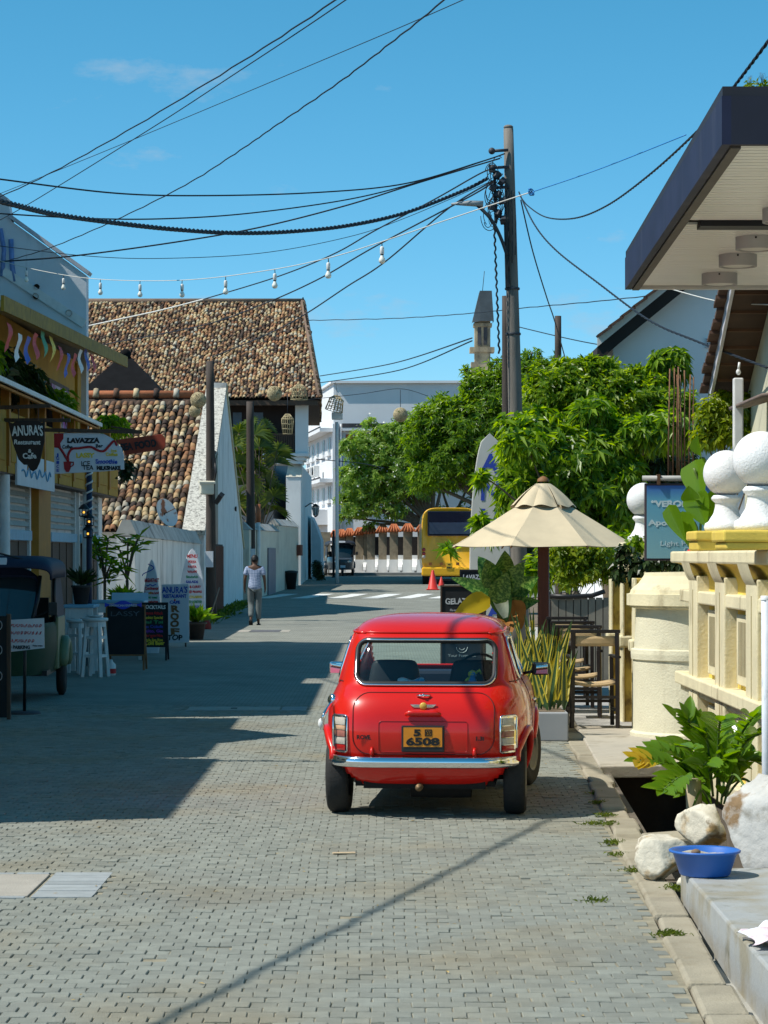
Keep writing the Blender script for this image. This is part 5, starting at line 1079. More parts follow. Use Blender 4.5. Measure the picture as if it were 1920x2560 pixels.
# ================================================================== sunny side: walls, canopy, cafe corner
m_cream = M('cream_paint', (.68, .61, .40), .75, .14, 3, bump=.4, bs=40, streak=((.22, .17, .08), 3.4, .56, .72, .35))
m_ypanel = M('pale_yellow_paint', (.68, .50, .085), .75, .12, 3, bump=.3, bs=40, streak=((.35, .26, .08), 3, .58, .75, .5))
m_rusty = M('rust_stained_yellow', (.54, .40, .09), .85, .25, 4, bump=.4, bs=30, streak=((.11, .065, .03), 6, .46, .62, .6))
m_ball = M('ball_white', (.74, .75, .75), .8, .08, 6, bump=.6, bs=70, streak=((.45, .44, .40), 3, .56, .78, .6))
yw = thing('yellow_wall', 'pale yellow and cream moulded garden wall along the open drain', 'wall', (2.7, 17, 0))
WX = 2.56
b = MB(); b.box(WX, WX + .34, 12.6, 20.3, -.1, 1.66); mk('wall_body', b, m_ypanel, yw)
b = MB(); b.box(WX - .16, WX + .5, 12.5, 20.46, 1.66, 1.755); mk('cap', b, m_cream, yw, bevel=.015)
b = MB(); b.grid(lambda a, v: (WX - .14 + .14 * math.sin(v * math.pi / 2), 12.55 + 7.8 * a, 1.66 - .18 * (1 - math.cos(v * math.pi / 2))), 2, 8); mk('cove', b, m_ypanel, yw)
for z0, z1, o, nm in ((1.34, 1.44, .09, 'upper_rail'), (.66, .76, .13, 'middle_rail'), (.60, .66, .08, 'middle_rail_foot'), (-.08, .10, .12, 'plinth')):
    b = MB(); b.box(WX - o, WX + .02, 12.55, 20.4, z0, z1); mk(nm, b, m_cream, yw, bevel=.012)
for y0 in (13.0, 14.55, 16.1, 17.65, 19.2):
    b = MB(); b.box(WX - .10, WX + .01, y0, y0 + .5, .0, 1.56); pl_ = mk('pilaster', b, m_cream, yw, bevel=.01)
    b = MB(); b.box(WX - .104, WX - .099, y0 + .22, y0 + .245, .1, 1.45); mk('pilaster_groove', b, M('groove', (.42, .36, .2), .8, .1), pl_)
    b = MB(); b.grid(lambda a, v, y0=y0: (WX - .16 + .06 * v, y0 + .5 * a, 1.665 - .14 * v - .02 * math.sin(v * 3)), 1, 5); mk('corbel', b, m_cream, pl_)
    if y0 < 19:
        for z0, z1 in ((.80, 1.30), (.16, .56)):
            b = MB(); b.box(WX - .035, WX + .01, y0 + .68, y0 + 1.38, z0, z1); pn = mk('vent_panel', b, m_cream, yw, bevel=.008)
            for k in range(8): b = MB(); b.box(WX - .040, WX - .0345, y0 + .78 + k * .065, y0 + .80 + k * .065, z0 + .07, z1 - .05); mk('vent_slot', b, M('slot_shadow', (.28, .24, .14), .9, .2), pn)
# pedestals and balls on the wall
def ball_post(label, x, d, zc, r=.18, ped=True, zb=1.756):
    t = thing('ball_finial', label, 'finial', (x, d, zb))
    if ped:
        b = MB(); b.box(x - .26, x + .22, d - .26, d + .26, zb, zc - .45 - .075); b2 = mk('pedestal', b, m_ypanel, t, bevel=.015)
        b = MB(); b.box(x - .28, x + .24, d - .28, d + .28, zc - .45 - .075, zc - .45); mk('pedestal_top', b, m_ypanel, t, bevel=.015)
    z0 = zc - .45
    b = MB(); b.lathe([(.001, z0), (.165, z0), (.175, z0 + .03), (.165, z0 + .06), (.14, z0 + .075), (.125, z0 + .10), (.10, z0 + .14), (.088, z0 + .19), (.088, z0 + .22), (.115, z0 + .245), (.118, z0 + .26), (.10, z0 + .28)], (x, d, 0), 32); mk('neck', b, m_ball, t)
    b = MB(); b.sphere((x, d, zc), r, 40, 26); mk('ball', b, m_ball, t)
    return t
ball_post('white ball finial behind the nearest one, on the yellow wall', PX(1816, 19.0), 19.0, 2.36)
ball_post('nearest and largest white ball finial on the yellow wall', PX(1903, 15.5), 15.5, 2.33)
ball_post('white ball finial half hidden by the blue hanging sign', PX(1609, 25.8), 25.8, 2.31, ped=False, zb=1.86)

# rounded cream pier
rp = thing('rounded_pier', 'rounded cream gate pier with moulded cap between sign and chairs', 'pier', (2.95, 23.0, 0))
b = MB(); R0_ = .62; b.lathe([(R0_ + .03, -.05), (R0_ + .03, .06), (R0_, .08), (R0_, .74), (R0_ + .018, .75), (R0_ + .022, .80), (R0_ + .018, .84), (R0_ - .01, .85), (R0_ - .03, 1.22)], (2.97, 23.0, 0), 80); b.sm = [False] * len(b.sm)
mk('shaft', b, M('pier_cream', (.64, .60, .44), .8, .1, 3, bump=.6, bs=55, streak=((.13, .085, .035), 1.6, .54, .72, .3)), rp)
b = MB(); b.lathe([(R0_ - .03, 1.22), (R0_ + .03, 1.235), (R0_ + .03, 1.25), (R0_ + .06, 1.255), (R0_ + .06, 1.36), (R0_ + .03, 1.365), (R0_ + .02, 1.40), (R0_ - .05, 1.46), (R0_ - .10, 1.53), (R0_ - .11, 1.56), (.001, 1.57)], (2.97, 23.0, 0), 80); b.sm = [False] * len(b.sm); mk('cap', b, m_cream, rp)
# street wall with stained pilasters behind the chairs
pwall = thing('pilaster_wall', 'rust-stained yellow pilaster wall behind the cafe chairs', 'wall', (2.7, 29, 0))
b = MB(); b.box(2.66, 2.9, 23.4, 27.3, -.05, 1.32); mk('wall_body', b, m_rusty, pwall)
b = MB(); b.box(2.58, 2.96, 23.4, 27.3, 1.32, 1.42); mk('cap', b, m_cream, pwall, bevel=.02)
for k, y0 in enumerate((23.75, 24.95, 26.2)):
    b = MB(); b.box(2.46, 2.67, y0, y0 + .22, .0, 1.50); q = mk('pilaster', b, m_rusty, pwall, bevel=.012)
    b = MB(); b.box(2.435, 2.46, y0 - .02, y0 + .24, .0, 1.5); mk('pilaster_lit_edge', b, m_cream, q, bevel=.008)  # sunlight on the street-side edge, put into a paler cream strip
    b = MB(); b.box(2.40, 2.67, y0 - .03, y0 + .25, .78, .90); mk('pilaster_band', b, m_cream, q, bevel=.02)
b = MB(); b.box(2.5, 3.05, 25.5, 26.1, 1.42, 1.86); mk('finial_block', b, m_cream, pwall, bevel=.02)

# blue hanging sign
SD = 20.9
t = thing('hanging_sign', 'faded blue framed sign board with pale lettering on a grey pipe', 'sign', P(1690, 1400, SD))
b = MB(); b.box(PX(1612, SD), PX(1782, SD), SD, SD + .05, PZ(1402, SD), PZ(1208, SD)); fr_ = mk('frame', b, M('sign_frame', (.05, .035, .045), .6, .2), t, bevel=.006)
m_sky = bpy.data.materials.new('sign_blue'); m_sky.use_nodes = True; n_ = m_sky.node_tree.nodes; l_ = m_sky.node_tree.links   # printed sky-blue face, deeper towards its top
tcn = n_.new('ShaderNodeTexCoord'); sp_ = n_.new('ShaderNodeSeparateXYZ'); rp_ = n_.new('ShaderNodeValToRGB'); l_.new(tcn.outputs['Generated'], sp_.inputs[0]); l_.new(sp_.outputs[2], rp_.inputs[0])
e = rp_.color_ramp.elements; e[0].color = (.22, .42, .46, 1); e[1].color = (.02, .10, .42, 1); e[1].position = 1.0; q = e.new(.8); q.color = (.10, .33, .48, 1); l_.new(rp_.outputs[0], n_['Principled BSDF'].inputs['Base Color']); n_['Principled BSDF'].inputs['Roughness'].default_value = .5
b = MB(); b.box(PX(1617, SD), PX(1777, SD), SD - .006, SD, PZ(1396, SD), PZ(1214, SD)); fc_ = mk('printed_face', b, m_sky, t)
m_faint = M('faded_letters', (.50, .62, .66), .6, .15, 10)
for s, x, y, h, wd, bo in (('\u201cVERONI', 1679, 1266, 14, 104, 1.0), ('Apostolic', 1674, 1313, 13, 108, .7), ('No', 1718, 1342, 11, 22, .1), ('Light Hou', 1697, 1364, 12, 92, .1), ('G', 1716, 1381, 12, 12, .1)): stext(t, s, x, y, SD, h, m_faint, wd, bo, off=.008)
b = MB(); b.tube([P(1606, 1196, SD), P(1830, 1196, SD)], .024, 8); mk('pipe', b, M('grey_pipe', (.35, .35, .33), .6, .2), t)
for x in (1646, 1760): b = MB(); b.box(PX(x - 4, SD), PX(x + 4, SD), SD - .03, SD + .03, PZ(1212, SD), PZ(1186, SD)); mk('strap', b, M('rust_strap', (.12, .06, .03), .8, .3), t)

# flat canopy with slatted soffit and drum lamps
cn = thing('entrance_canopy', 'dark-edged flat canopy with white slatted soffit over the entrance', 'canopy', (3, 16, 3.9))
A = Vector((1.80, 13.0, 0)); B = Vector((1.985, 20.1, 0)); z0, z1 = 3.91, 4.17
m_fas = M('canopy_fascia', (.022, .027, .058), .6, .25, 2, spec=.2, streak=((.07, .075, .11), 3, .55, .8, .15)); m_fasd = M('canopy_edge', (.02, .02, .028), .6, .1)
b = MB(); b.prism([(A.x, A.y, z0), (B.x, B.y, z0), (B.x + .05, B.y, z0), (A.x + .05, A.y, z0)], (0, 0, z1 - z0)); mk('street_fascia', b, m_fas, cn)
b = MB(); b.box(A.x + .05, 5.2, A.y, A.y + .05, z0, z1); mk('near_fascia', b, M('near_fascia', (.015, .016, .03), .6, .1), cn)  # darker copy of the fascia navy, with this face's shade in its colour
b = MB(); b.box(B.x + .05, 5.2, B.y - .05, B.y, z0, z1); mk('far_fascia', b, m_whpaint, cn)
b = MB(); b.prism([(A.x + .005, A.y + .01, z1 + .002), (B.x + .005, B.y - .01, z1 + .002), (5.2, B.y - .01, z1 + .002), (5.2, A.y + .01, z1 + .002)], (0, 0, .05)); mk('roof_sheet', b, m_fasd, cn)
b = MB(); b.prism([(A.x + .055, A.y + .055, z0 - .012), (B.x + .055, B.y - .055, z0 - .012), (B.x + .11, B.y - .055, z0 - .012), (A.x + .11, A.y + .055, z0 - .012)], (0, 0, .10)); mk('soffit_border', b, M('soffit_border', (.07, .06, .055), .6, .2), cn)
m_soff = M('soffit_white', (.86, .86, .84), .3, .03, 3, spec=.6)
ns = 68
for k in range(ns):
    ya = A.y + .06 + k * (B.y - A.y - .12) / ns; yb = ya + (B.y - A.y - .12) / ns - .016
    if abs((ya + yb) / 2 - 16.28) < .10: continue
    xa = A.x + (B.x - A.x) * (ya - A.y) / 7.1 + .115; b = MB(); b.box(xa, 5.15, ya, yb, z0 + .028, z0 + .045); mk('soffit_slat', b, m_soff, cn)
b = MB(); b.box(A.x + .3, 5.15, 16.18, 16.38, z0 - .004, z0 + .06); mk('soffit_beam', b, m_fasd, cn)
b = MB(); b.box(A.x + .25, 5.15, A.y + .07, B.y - .07, z0 + .05, z0 + .06); mk('soffit_backing', b, m_black, cn)
b = MB(); b.box(4.6, 4.85, 13.4, 13.65, -.1, z0 + .04); mk('support_post', b, m_whpaint, cn); b = MB(); b.box(4.6, 4.85, 19.4, 19.65, -.1, z0 + .04); mk('support_post', b, m_whpaint, cn)
for k, (x, d) in enumerate(((2.64, 19.2), (2.61, 18.0), (2.59, 17.0), (2.56, 15.6))):
    t = thing('drum_lamp', '%s round drum lamp from the far edge of the canopy soffit' % ('first', 'second', 'third', 'fourth')[k], 'lamp', (x, d, z0 - .08), 'drum lamps under the canopy')
    b = MB(); b.lathe([(.14, .11), (.14, -.06), (.125, -.06), (.125, -.03), (.001, -.03)], (x, d, z0), 30); mk('drum', b, M('drum_grey', (.42, .41, .42), .5, .05), t)
    b = MB(); b.lathe([(.125, -.045), (.10, -.055), (.001, -.056)], (x, d, z0), 30); mk('diffuser', b, m_whpaint, t)
    b = MB(); b.sphere((x - .02, d - .14, z0 + .01), .008, 6, 4); mk('screw', b, m_black, t)

# house with overhanging verge behind the yellow wall
hs = thing('cream_house', 'cream gabled house with brown overhanging eaves behind the shrubs', 'house', (5, 23, 0))
Va, Vb = Vector((3.12, 21.2, 4.45)), Vector((3.44, 25.7, 3.33)); off = Vector((.36, 0, 0))
m_hw = M('house_cream', (.56, .54, .40), .8, .12, 2, streak=((.3, .28, .18), 2, .6, .8, .4))
b = MB(); b.prism([Va + off + Vector((0, 0, -.02)), Vb + off + Vector((0, 0, -.02)), (Vb.x + .36, 25.7, 0), (Va.x + .36, 21.2, 0)], (4, 0, 0)); mk('wall', b, m_hw, hs)
b = MB(); b.prism([Va, Vb, Vb + Vector((0, 0, .07)), Va + Vector((0, 0, .07))], (5, 0, 0)); mk('roof', b, M('soffit_brown', (.055, .03, .018), .8, .25, 4), hs)
b = MB(); b.prism([Va + Vector((-.03, 0, -.06)), Vb + Vector((-.03, 0, -.06)), Vb + Vector((-.03, 0, .11)), Va + Vector((-.03, 0, .11))], (.03, 0, 0)); mk('barge_board', b, M('barge_grey', (.50, .50, .54), .6, .1), hs)
for k in range(9): b = MB(); q = Va.lerp(Vb, (k + .5) / 9) - Vector((0, 0, .004)); b.beam(q + Vector((.02, 0, 0)), q + Vector((.36, 0, 0)), .06, .03); mk('soffit_batten', b, M('batten_brown', (.12, .06, .03), .8, .2), hs)
for k in range(14): b = MB(); q = Va.lerp(Vb, k / 14) + Vector((-.02, 0, .09)); b.beam(q, q + (Vb - Va) * (1.15 / 14) + Vector((0, 0, .04)), .16 + .03 * (k % 3), .035); mk('verge_tile', b, M('old_tile', (.09, .05, .035), .9, .4, 6), hs)
for k in range(3): b = MB(); q = Vector((Vb.x + .355, 24.6, 3.2 - k * .28)); b.box(q.x - .02, q.x + .01, 22, 25.6, q.z, q.z + .02); mk('wall_board_line', b, M('board_line', (.28, .27, .2), .8, .1), hs)
t = thing('white_post', 'short white post with a bare bulb under the brown eaves', 'post', P(1845, 1060, 22.6)); c = P(1845, 1010, 22.6)
b = MB(); b.box(c.x - .045, c.x + .045, c.y - .045, c.y + .045, c.z - .5, c.z + .24); mk('shaft', b, m_whpaint, t, bevel=.012)
b = MB(); q = P(1846, 930, 22.6); b.sphere(q, .022, 10, 8, (1, 1, 1.3)); b.tube([q + Vector((0, 0, .02)), q + Vector((.01, 0, .09))], .012, 6); mk('bulb', b, M('bulb_white', (.7, .7, .66), .3, .05), t)
b = MB(); b.grid(lambda a, v: Vector((PX(1862, 22.0) + 1.1 * v, 21.0 + 2.0 * a, PZ(1010, 22.0) + .42 * v ** 1.5)), 4, 8); aw_ = mk('corrugated_awning', b, M('awning_brown', (.16, .12, .10), .7, .2, 4), None, label='curved brown sheet awning at the picture edge under the eaves', cat='awning')
x_ = aw_.modifiers.new('thickness', 'SOLIDIFY'); x_.thickness = .03

# white gabled house further back
wh = thing('white_house', 'white gabled house with dark roof edge rising behind the trees', 'house', (7, 50, 0)); HD = 48.0
def hq(x, y, d=HD): return P(x, y, d)
apx = hq(1840, 585); ev0 = hq(1488, 872); ev1 = hq(2190, 872)
b = MB(); b.prism([(ev0.x + .35, HD, 0), (ev1.x - .35, HD, 0), (ev1.x - .35, HD, ev1.z), (apx.x, HD, apx.z - .2), (ev0.x + .35, HD, ev0.z)], (0, 9, 0)); mk('wall', b, M('house_white', (.80, .80, .80), .85, .06, 1), wh)
for e0 in (ev0, ev1):
    b = MB(); q0 = e0 + Vector((0, -.45, 0)); q1 = apx + Vector((0, -.45, 0)); b.prism([q0, q1, q1 + Vector((0, 0, -.28)), q0 + Vector((0, 0, -.28))], (0, 9.8, 0)); rf_ = mk('roof', b, M('dark_eave', (.028, .022, .02), .85, .2, 2), wh)
    b = MB(); b.prism([q0 + Vector((0, -.03, .0)), q1 + Vector((0, -.03, 0)), q1 + Vector((0, -.03, .17)), q0 + Vector((0, -.03, .17))], (0, .03, 0)); mk('barge_board', b, m_whpaint, rf_)
    for k in range(12):
        b = MB(); q = q0.lerp(q1, k / 12) + Vector((0, -.04, .2)); r_ = q0.lerp(q1, (k + 1.12) / 12) + Vector((0, -.04, .17)); b.beam(q, r_, .4, .05); mk('verge_tile', b, M('old_tile'), wh)
b = MB(); b.box(PX(1762, HD), PX(1794, HD), HD - .04, HD, PZ(870, HD), PZ(846, HD)); vt = mk('vent_block', b, M('vent_pale', (.5, .52, .55), .8, .05), wh)
for i in range(4):
    for j in range(4): b = MB(); b.box(PX(1766 + i * 7, HD), PX(1770 + i * 7, HD), HD - .045, HD - .04, PZ(867 - j * 5.4, HD), PZ(864 - j * 5.4, HD)); mk('vent_hole', b, m_hole, vt)
b = MB(); b.box(PX(1795, HD), PX(1830, HD), HD - .06, HD, PZ(975, HD), PZ(886, HD)); mk('green_window', b, M('window_green', (.03, .07, .05), .5, .2), wh)

# bundle of rusty starter bars
t = thing('starter_bars', 'bundle of thin rusty steel bars rising out of the shrubs', 'steel bars', P(1705, 1180, 38)); 
for k in range(8):
    x = 1672 + k * 8 + rng.normal(0, 2); b = MB(); b.tube([P(x, 1190, 38 + .1 * (k % 3)), P(x + rng.normal(0, 3), 930 + rng.normal(0, 14), 38)], .012, 5); mk('bar', b, M('rust_bar', (.20, .10, .05), .85, .3, 30), t)

# white pipe by the rocks
t = thing('steel_pipe', 'scuffed white upright pipe at the right picture edge beside the big rock', 'pipe', (PX(1915, 13.1), 13.1, 0)); t['label'] = 'scuffed white upright pipe standing behind the big rock'
b = MB(); b.tube([(PX(1917, 13.1), 13.1, 0), (PX(1914, 13.1), 13.1, PZ(1495, 13.1))], .024, 12); mk('tube', b, M('pipe_white', (.62, .64, .68), .5, .1, 9, streak=((.2, .2, .22), 12, .58, .7, .3)), t)
b = MB(); b.lathe([(.027, -.012), (.027, .012), (.001, .013)], P(1914, 1495, 13.1), 12); mk('end_cap', b, m_whpaint, t)

# rocks, rubble, basin, bag
def rock(label, c, r, seed, mat, n=22, nm='rock', amp=.22):
    q = np.random.default_rng(seed); ph = q.uniform(0, 6, (6, 3)); fr = q.uniform(1.2, 4.5, (6, 3)); pl_n = q.normal(0, 1, (7, 3)); pl_n /= np.linalg.norm(pl_n, axis=1)[:, None]; pl_d = q.uniform(.55, .85, 7)
    b = MB(); b.sphere((0, 0, 0), 1, n * 2, n)
    for i, p in enumerate(b.v):
        v = np.array(p); v = v / max(np.linalg.norm(v), 1e-6); k = 1 + amp * .4 * sum(math.sin(fr[j] @ v * 1.3 + ph[j, 0]) for j in range(6)) / 3
        v = v * k
        for nn, dd in zip(pl_n, pl_d):
            e_ = v @ nn - dd
            if e_ > 0: v = v - nn * e_ * .97
        v = v * (1 + .022 * math.sin(v[0] * 11 + ph[0, 1] * 3) * math.sin(v[1] * 13 + 1) + .018 * math.sin(v[2] * 17 + v[0] * 9) + q.normal(0, .006))
        b.v[i] = (c[0] + v[0] * r[0], c[1] + v[1] * r[1], c[2] + v[2] * r[2])
    return mk(nm, b, mat, None, label=label, cat=nm, group='loose rocks and rubble by the drain')
m_rockw = M('white_rock', (.60, .55, .44), .85, .2, 6, bump=.8, bs=26, col2=(.40, .25, .09), c2s=4.5, c2t=(.5, .6), streak=((.20, .15, .09), 7, .56, .64, 1))
m_rockg = M('grey_rock', (.47, .46, .43), .85, .16, 5, bump=.8, bs=22, col2=(.22, .14, .07), c2s=4.2, c2t=(.54, .62), streak=((.26, .24, .20), 6, .54, .66, 1))
rock('tilted cream boulder leaning beside the blue basin', (1.475, 12.95, .13), (.145, .17, .155), 3, m_rockw)
rock('rounded ochre-stained rock behind the blue basin', (1.76, 13.5, .20), (.155, .2, .155), 8, m_rockw)
rock('largest pale grey boulder beside the white pipe', (2.0, 12.75, .30), (.24, .26, .30), 5, m_rockg)
rock('small dark-bottomed stone under the tilted boulder', (1.585, 12.62, .02), (.07, .07, .05), 12, m_rockw, 12)
rock('flat fragment lying in front of the drain opening', (1.60, 13.75, .0), (.16, .14, .06), 14, m_rockw, 12)
b = MB(); b.cbox((1.70, 14.3, .01), (.34, .25, .15), (R(4), R(-3), R(8))); mk('broken_block', b, m_kerb, None, label='broken concrete block at the end of the open drain', cat='concrete block', bevel=.015)
b = MB(); b.tube([(PX(1740, 15.2), 15.2, -.2), (PX(1733, 15.2), 15.2, .33)], .05, 8); mk('wooden_stump', b, M('stump', (.32, .26, .18), .9, .2, 9, stretch=(4, 4, .4)), None, label='grey wooden stake below the glossy leafed plant', cat='stake')
BC = Vector((PX(1762, 12.05), 12.05, .14)); t = thing('plastic_basin', 'blue plastic basin of sand on the concrete platform', 'basin', BC)
b = MB(); b.lathe([(.001, .004), (.118, .004), (.125, .012), (.158, .112), (.176, .118), (.178, .126), (.170, .130), (.155, .124), (.12, .03), (.001, .03)], BC, 44); mk('tub', b, M('basin_blue', (.025, .12, .42), .42, .05, 4, spec=.5), t)
b = MB(); b.grid(lambda a, v: BC + Vector((.15 * v * math.cos(a * 2 * math.pi), .15 * v * math.sin(a * 2 * math.pi), .098 + .012 * math.sin(a * 17 + v * 9) * v)), 36, 8); mk('sand', b, M('sand', (.40, .36, .28), .9, .3, 40), t)
b = MB(); b.sphere(BC + Vector((-.05, -.05, .122)), .02, 8, 6, (1.2, 1, .8)); mk('pebble', b, M('pebble_brown', (.2, .13, .08), .8, .2), t)
def bag_pt(a, v):
    x = 1.35 + .30 * a; y = 9.75 + .35 * v; return Vector((x + .02 * math.sin(v * 13 + a * 4), y, .15 + .055 * abs(math.sin(a * 9 + v * 5)) * abs(math.sin(v * 7 + a * 3)) * math.sin(math.pi * min(max(a, .03), 1)) ** .4 + .012))
b = MB(); b.grid(lambda a, v: bag_pt(a, v) + Vector((.12, 0, 0)), 26, 20, smooth=True); mk('plastic_bag', b, M('pink_bag', (.70, .55, .58), .3, .15, 18, col2=(.72, .72, .78), c2s=14, c2t=(.45, .55)), None, label='crumpled pink and white plastic bag on the concrete platform', cat='plastic bag')

# ------------------------------------------------------------------ cafe corner
UD = 30.0; uc = Vector((PX(1358, UD), UD, 0)); ue_ = 1.84; RU = 1.19
um = thing('parasol', 'cream canvas market parasol with scalloped top vent over the cafe chairs', 'parasol', uc)
m_canv = M('canvas_cream', (.55, .46, .31), .85, .09, 4, bump=.25, bs=120)
for k in range(8):
    a0, a1 = R(22.5 + 45 * k), R(22.5 + 45 * (k + 1))
    def cp(a, v, a0=a0, a1=a1):
        p0 = Vector((math.cos(a0), math.sin(a0), 0)); p1 = Vector((math.cos(a1), math.sin(a1), 0)); p = p0.lerp(p1, a) * RU * (.06 + .94 * v)
        sag = .016 * math.sin(math.pi * a) * math.sin(math.pi * v * .9) + .004 * math.sin(9 * v + k) * math.sin(7 * a); return uc + p + Vector((0, 0, ue_ + .66 * (1 - v) ** 1.04 - sag - .010 * math.sin(math.pi * a) * v))
    b = MB(); b.grid(cp, 10, 12); pn = mk('canopy_panel', b, m_canv, um)
    b = MB(); b.tube([uc + Vector((math.cos(a0) * RU * t_, math.sin(a0) * RU * t_, ue_ - .025 + .66 * (1 - t_) ** 1.04)) for t_ in np.linspace(.08, 1, 8)], .011, 5); mk('rib', b, m_brown, um)
    def vp_(a, v, a0=a0, a1=a1):
        p0 = Vector((math.cos(a0), math.sin(a0), 0)); p1 = Vector((math.cos(a1), math.sin(a1), 0)); p = p0.lerp(p1, a).normalized() * (.09 + .31 * v * (1 + .05 * math.sin(a * 6.28 + k)))
        return uc + p + Vector((0, 0, ue_ + .765 - .20 * v - .08 * v ** 2 + .016 * v * math.cos(a * 2 * math.pi + k * 2.1)))
    b = MB(); b.grid(vp_, 8, 6); mk('vent_flap', b, m_canv, um)
b = MB(); b.lathe([(.075, ue_ + .79), (.07, ue_ + .82), (.03, ue_ + .85), (.001, ue_ + .86)], uc, 14); mk('top_knob', b, m_brown, um)
b = MB(); b.box(uc.x - .065, uc.x + .065, uc.y - .06, uc.y + .06, .05, ue_ + .72); mk('pole', b, M('mahogany', (.13, .035, .018), .5, .2, 6, stretch=(5, 5, .4)), um, bevel=.01)
b = MB(); b.cbox(uc + Vector((0, 0, .05)), (.6, .6, .08)); mk('foot', b, m_conc, um, bevel=.02)
b = MB(); b.tube([Vector((PX(1368, 31.5), 31.5, 0)), Vector((PX(1366, 31.5), 31.5, 2.0))], .035, 8); mk('wooden_post', b, M('mahogany'), None, label='second slim brown post just behind the parasol pole', cat='post')

# chairs with cloth seat and back band
m_ebony = M('ebony_wood', (.014, .010, .009), .45, .2, 10); m_tan = M('tan_canvas', (.48, .34, .18), .85, .08, 20)
def make_chair():
    t = thing('cafe_chair', 'chair', 'chair')
    for sx in (-1, 1):
        for y, zt in ((-.20, .94), (.22, .68)):
            b = MB(); b.beam((sx * .225, y, 0), (sx * .215, y + (-.03 if y < 0 else 0), zt), .038, .038); mk('leg', b, m_ebony, t, bevel=.004)
        b = MB(); b.box(sx * .225 - .028, sx * .225 + .028, -.24, .28, .68, .705); mk('armrest', b, m_ebony, t, bevel=.006)
        b = MB(); b.beam((sx * .222, -.20, .17), (sx * .222, .22, .17), .025, .03); mk('side_stretcher', b, m_ebony, t)
        b = MB(); b.beam((sx * .22, -.20, .445), (sx * .22, .22, .445), .03, .04); mk('seat_rail', b, m_ebony, t)
    for y in (-.20, .22): b = MB(); b.beam((-.225, y, .24 if y > 0 else .30), (.225, y, .24 if y > 0 else .30), .025, .03); mk('cross_stretcher', b, m_ebony, t)
    b = MB(); b.beam((-.245, -.232, .945), (.245, -.232, .945), .032, .035); mk('top_rail', b, m_ebony, t, bevel=.006)
    b = MB(); b.grid(lambda a, v: (-.22 + .44 * a, -.222 - .02 * math.sin(math.pi * a), .80 + .10 * v), 8, 3); x = mk('back_band', b, m_tan, t); s = x.modifiers.new('thickness', 'SOLIDIFY'); s.thickness = .006
    b = MB(); b.grid(lambda a, v: (-.21 + .42 * a, -.20 + .42 * v, .455 - .025 * math.sin(math.pi * a)), 8, 6); x = mk('seat', b, m_tan, t); s = x.modifiers.new('thickness', 'SOLIDIFY'); s.thickness = .03
    return t
ch = make_chair(); spots = [(PX(1482, 24.0), 24.05, 2, 'cafe chair with tan canvas seat nearest the camera, by the rounded pier'), (PX(1447, 25.5), 25.6, -4, 'second cafe chair in the row, just behind the nearest one'), (PX(1425, 27.2), 27.2, 3, 'third cafe chair from the camera, under the parasol'), (PX(1418, 29), 29.1, -3, 'fourth cafe chair from the camera, before the plank planter')]
for i, (x, y, a, lb) in enumerate(spots):
    o = ch if i == 0 else copy_tree(ch); o['label'] = lb; o['group'] = 'cafe chairs in a row under the parasol'; o.location = (x, y, .035); o.rotation_euler = (0, 0, R(a))
t = thing('cafe_table', 'dark square cafe table standing among the chairs', 'table', (1.78, 26.6, .03))
b = MB(); b.cbox((1.78, 26.5, .74), (.6, .6, .035)); mk('top', b, m_ebony, t, bevel=.008)
for sx in (-1, 1):
    for sy in (-1, 1): b = MB(); b.beam((1.78 + sx * .25, 26.5 + sy * .25, .03), (1.78 + sx * .25, 26.5 + sy * .25, .73), .045, .045); mk('leg', b, m_ebony, t)
# plank planter screen behind
t = thing('plank_planter', 'tall planter of grey upright planks behind the chairs', 'planter', (2.3, 33, 0)); PD = 33.0
x = 1378
while x < 1512:
    b = MB(); b.box(PX(x, PD) + .006, PX(x + 18.5, PD) - .006, PD, PD + .03, .04, PZ(1494, PD)); mk('plank', b, M('grey_plank', (.22, .20, .16), .85, .2, 6, rnd=.12), t); x += 18.5
b = MB(); b.box(PX(1376, PD), PX(1514, PD), PD + .031, PD + .6, .02, PZ(1500, PD)); mk('liner', b, m_black, t)
b = MB(); b.tube([P(1376, 1490, PD), P(1420, 1492, PD - .02), P(1480, 1489, PD), P(1512, 1478, PD)], .035, 6); mk('liner_lip', b, m_black, t)
# low grey planter with striped blades
t = thing('planter_box', 'low grey concrete planter box beside the red car', 'planter', (1.5, 24, 0)); b = MB(); b.box(PX(1270, 22.6), PX(1421, 22.6), 22.6, 26.6, .0, .265); mk('box', b, M('planter_grey', (.30, .31, .32), .8, .08, 3), t, bevel=.012)
b = MB(); b.box(PX(1276, 22.6), PX(1415, 22.6), 22.7, 26.5, .2651, .27); mk('soil', b, m_earth, t)

